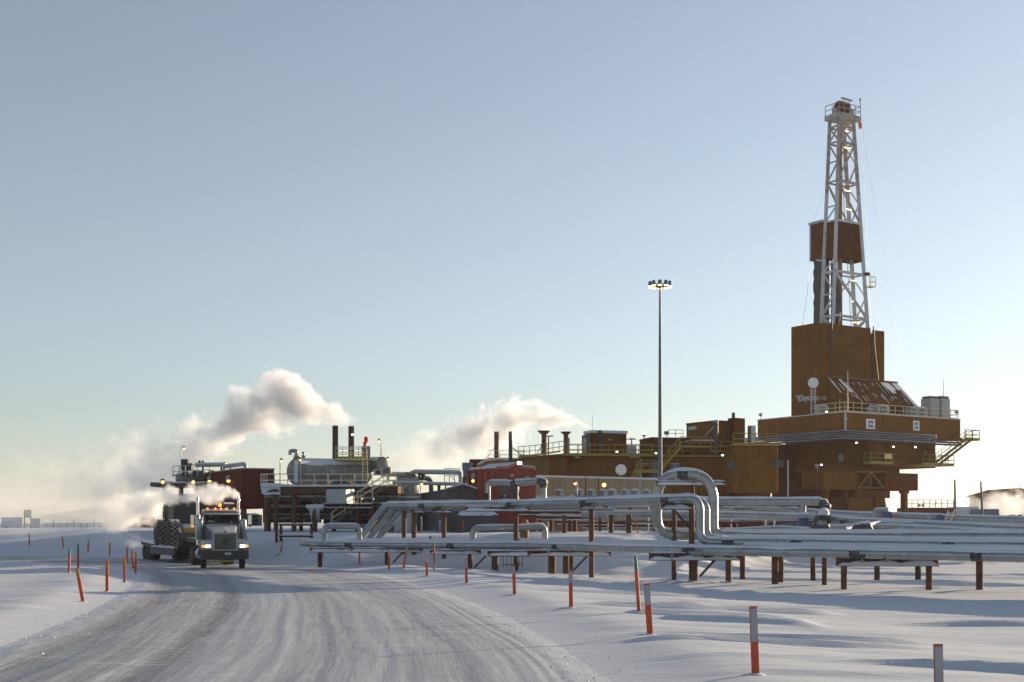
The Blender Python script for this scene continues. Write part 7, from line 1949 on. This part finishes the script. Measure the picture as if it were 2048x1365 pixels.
# ================================================================== steam
def fcurve(t, x, pts):
    n = t.node('ShaderNodeFloatCurve'); c = n.mapping.curves[0]
    while len(c.points) > 2: c.points.remove(c.points[0])
    c.points[0].location = pts[0]; c.points[-1].location = pts[-1]
    for p in pts[1:-1]: c.points.new(*p)
    n.mapping.update()
    t.link(x, n.inputs['Value'])
    return n.outputs[0]
def plume(name, label, nodes, dens, scale, seed=0, amp=1.0, hard=3.0, aniso=.35, fade=None, cat='steam', color=(.94, .96, .985), det=5, flat=1.0, kind='stuff'):
    """a drifting cloud along nodes (px, py, Y, radius px, density share); x must fall steadily"""
    P = [W(a, b, c) for a, b, c, r, d in nodes]; Rr = [r * c / F for a, b, c, r, d in nodes]; D = [n[4] for n in nodes]
    xs = [p.x for p in P]; x0, x1 = xs[0], xs[-1]
    tt = [(x - x0) / (x1 - x0) for x in xs]
    dom = MB(); dom.tube(P, [max(r * 1.45, .15) for r in Rr], 20, True, False)
    t = NT(name + '_volume'); t.n.remove(t.b)
    tc = t.node('ShaderNodeTexCoord'); sp = t.node('ShaderNodeSeparateXYZ'); t.link(tc.outputs['Object'], sp.inputs[0])
    u = t.math('DIVIDE', t.math('SUBTRACT', sp.outputs[0], x0), x1 - x0, True)
    def field(vals):
        lo, hi = min(vals), max(vals); hi = hi if hi - lo > 1e-4 else lo + 1e-3
        o = fcurve(t, u, [(tt[i], (vals[i] - lo) / (hi - lo)) for i in range(len(vals))])
        return t.math('ADD', t.math('MULTIPLY', o, hi - lo), lo)
    yc = field([p.y for p in P]); zc = field([p.z for p in P]); rc = field(Rr); dc = field(D)
    nv = t.node('ShaderNodeMapping'); nv.inputs['Location'].default_value = (seed * 7.3, seed * 3.1, seed * 5.7); t.link(tc.outputs['Object'], nv.inputs[0])
    nz = t.node('ShaderNodeTexNoise'); nz.inputs['Scale'].default_value = scale; nz.inputs['Detail'].default_value = det; nz.inputs['Roughness'].default_value = .58; nz.inputs['Distortion'].default_value = .25
    t.link(nv.outputs[0], nz.inputs['Vector'])
    dy = t.math('DIVIDE', t.math('SUBTRACT', sp.outputs[1], yc), rc); dzz = t.math('DIVIDE', t.math('SUBTRACT', sp.outputs[2], zc), rc)
    rr_ = t.math('SQRT', t.math('ADD', t.math('MULTIPLY', dy, dy), t.math('MULTIPLY', dzz, dzz)))
    f = t.math('ADD', t.math('SUBTRACT', .78, rr_), t.math('MULTIPLY', t.math('SUBTRACT', nz.outputs[0], .5), amp * 2.0))
    n2 = t.node('ShaderNodeTexNoise'); n2.inputs['Scale'].default_value = scale * 3.4; n2.inputs['Detail'].default_value = 4; n2.inputs['Roughness'].default_value = .6
    t.link(nv.outputs[0], n2.inputs['Vector'])
    f = t.math('ADD', f, t.math('MULTIPLY', t.math('SUBTRACT', n2.outputs[0], .52), .85))
    f = t.math('MULTIPLY', f, hard, True)
    ends = t.math('MULTIPLY', t.math('MULTIPLY', u, 30.0, True), t.math('MULTIPLY', t.math('SUBTRACT', 1.0, u), 12.0, True))
    f = t.math('MULTIPLY', t.math('MULTIPLY', f, ends), t.math('MULTIPLY', dc, dens))
    v = t.node('ShaderNodeVolumePrincipled'); v.inputs['Color'].default_value = c4(color); v.inputs['Anisotropy'].default_value = aniso
    v.inputs['Density'].default_value = 0; t.link(f, v.inputs['Density']); t.link(v.outputs[0], t.out.inputs['Volume'])
    t.m.cycles.volume_step_rate = 0.25
    o = dom.build(name, t.m, None, label, cat, None, kind, org=(0, 0, 0))
    return o
plume('steam_plume', 'large grey and cream steam cloud drifting left from the chimneys',
      [(722, 842, 121, 7, .25), (696, 836, 121, 20, .5), (660, 822, 121, 40, .9), (610, 806, 121, 58, 1), (550, 806, 121, 70, 1), (480, 838, 121, 66, 1), (420, 872, 121, 62, .8), (340, 918, 121, 78, .36), (230, 956, 121, 88, .18), (100, 978, 121, 84, .08), (-60, 985, 121, 80, .05)], 1.35, .36, 1, 1.5, 1.8, det=8)
plume('steam_plume', 'billowing steam cloud drifting left from the module stacks',
      [(1194, 861, 145, 3, .8), (1170, 852, 145, 8, 1), (1130, 838, 145, 22, 1), (1090, 838, 145, 38, 1), (1040, 846, 145, 50, 1), (980, 860, 145, 58, .9), (920, 882, 145, 60, .55), (860, 906, 145, 54, .32), (800, 928, 145, 48, .18), (740, 940, 145, 40, .08)], 1.2, .38, 2, 1.45, 1.8, det=8)
plume('steam_plume', 'white exhaust steam from the right stack of the truck',
      [(481, 996, 72.6, 5, 1), (474, 989, 72.8, 11, 1), (455, 985, 73, 19, 1), (430, 986, 73.5, 25, .8), (400, 988, 74, 26, .6), (370, 990, 74.5, 22, .3)], 4.5, 1.0, 3, 1.15, 2.2, det=6)
plume('steam_plume', 'white and grey exhaust steam from the left stack of the truck',
      [(390, 998, 72.6, 5, 1), (382, 993, 72.8, 12, 1), (360, 995, 73.2, 26, 1), (325, 1002, 74, 36, 1), (285, 1016, 75, 44, .85), (240, 1028, 76, 50, .4), (170, 1032, 77, 46, .09), (70, 1034, 78, 46, .035), (-60, 1034, 79, 46, .02)], 3.2, .62, 4, 1.2, 2.0, det=6)
plume('snow_dust', 'thin snow dust and mist hanging behind the trailer',
      [(345, 1112, 84, 7, .6), (318, 1104, 86, 16, .9), (270, 1086, 90, 28, .7), (200, 1062, 96, 40, .42), (110, 1048, 104, 44, .22), (0, 1042, 112, 46, .10), (-90, 1040, 118, 46, .06)], .55, .36, 5, 1.0, 1.4)
plume('steam_plume', 'low sunlit steam cloud before the gabled shed at far right',
      [(2120, 1010, 200, 44, .9), (2060, 1016, 200, 44, .9), (2010, 1010, 200, 42, .9), (1965, 1010, 200, 36, .5), (1910, 1006, 200, 30, .22), (1850, 1002, 202, 24, .12), (1800, 998, 204, 18, .05)], .42, .30, 6, 1.3, 2.0)

def make_haze():
    m = MB().box((0, 0, 31), (8000, 8000, 66))
    t = NT('ice_haze')
    t.n.remove(t.b)
    v = t.node('ShaderNodeVolumePrincipled')
    v.inputs['Color'].default_value = (0.97, 0.97, 0.98, 1)
    v.inputs['Density'].default_value = 0.00012
    v.inputs['Anisotropy'].default_value = 0.25
    t.link(v.outputs[0], t.out.inputs['Volume'])
    m.build('haze', t.m, None, kind='stuff', org=(0, 0, 0))
make_haze()
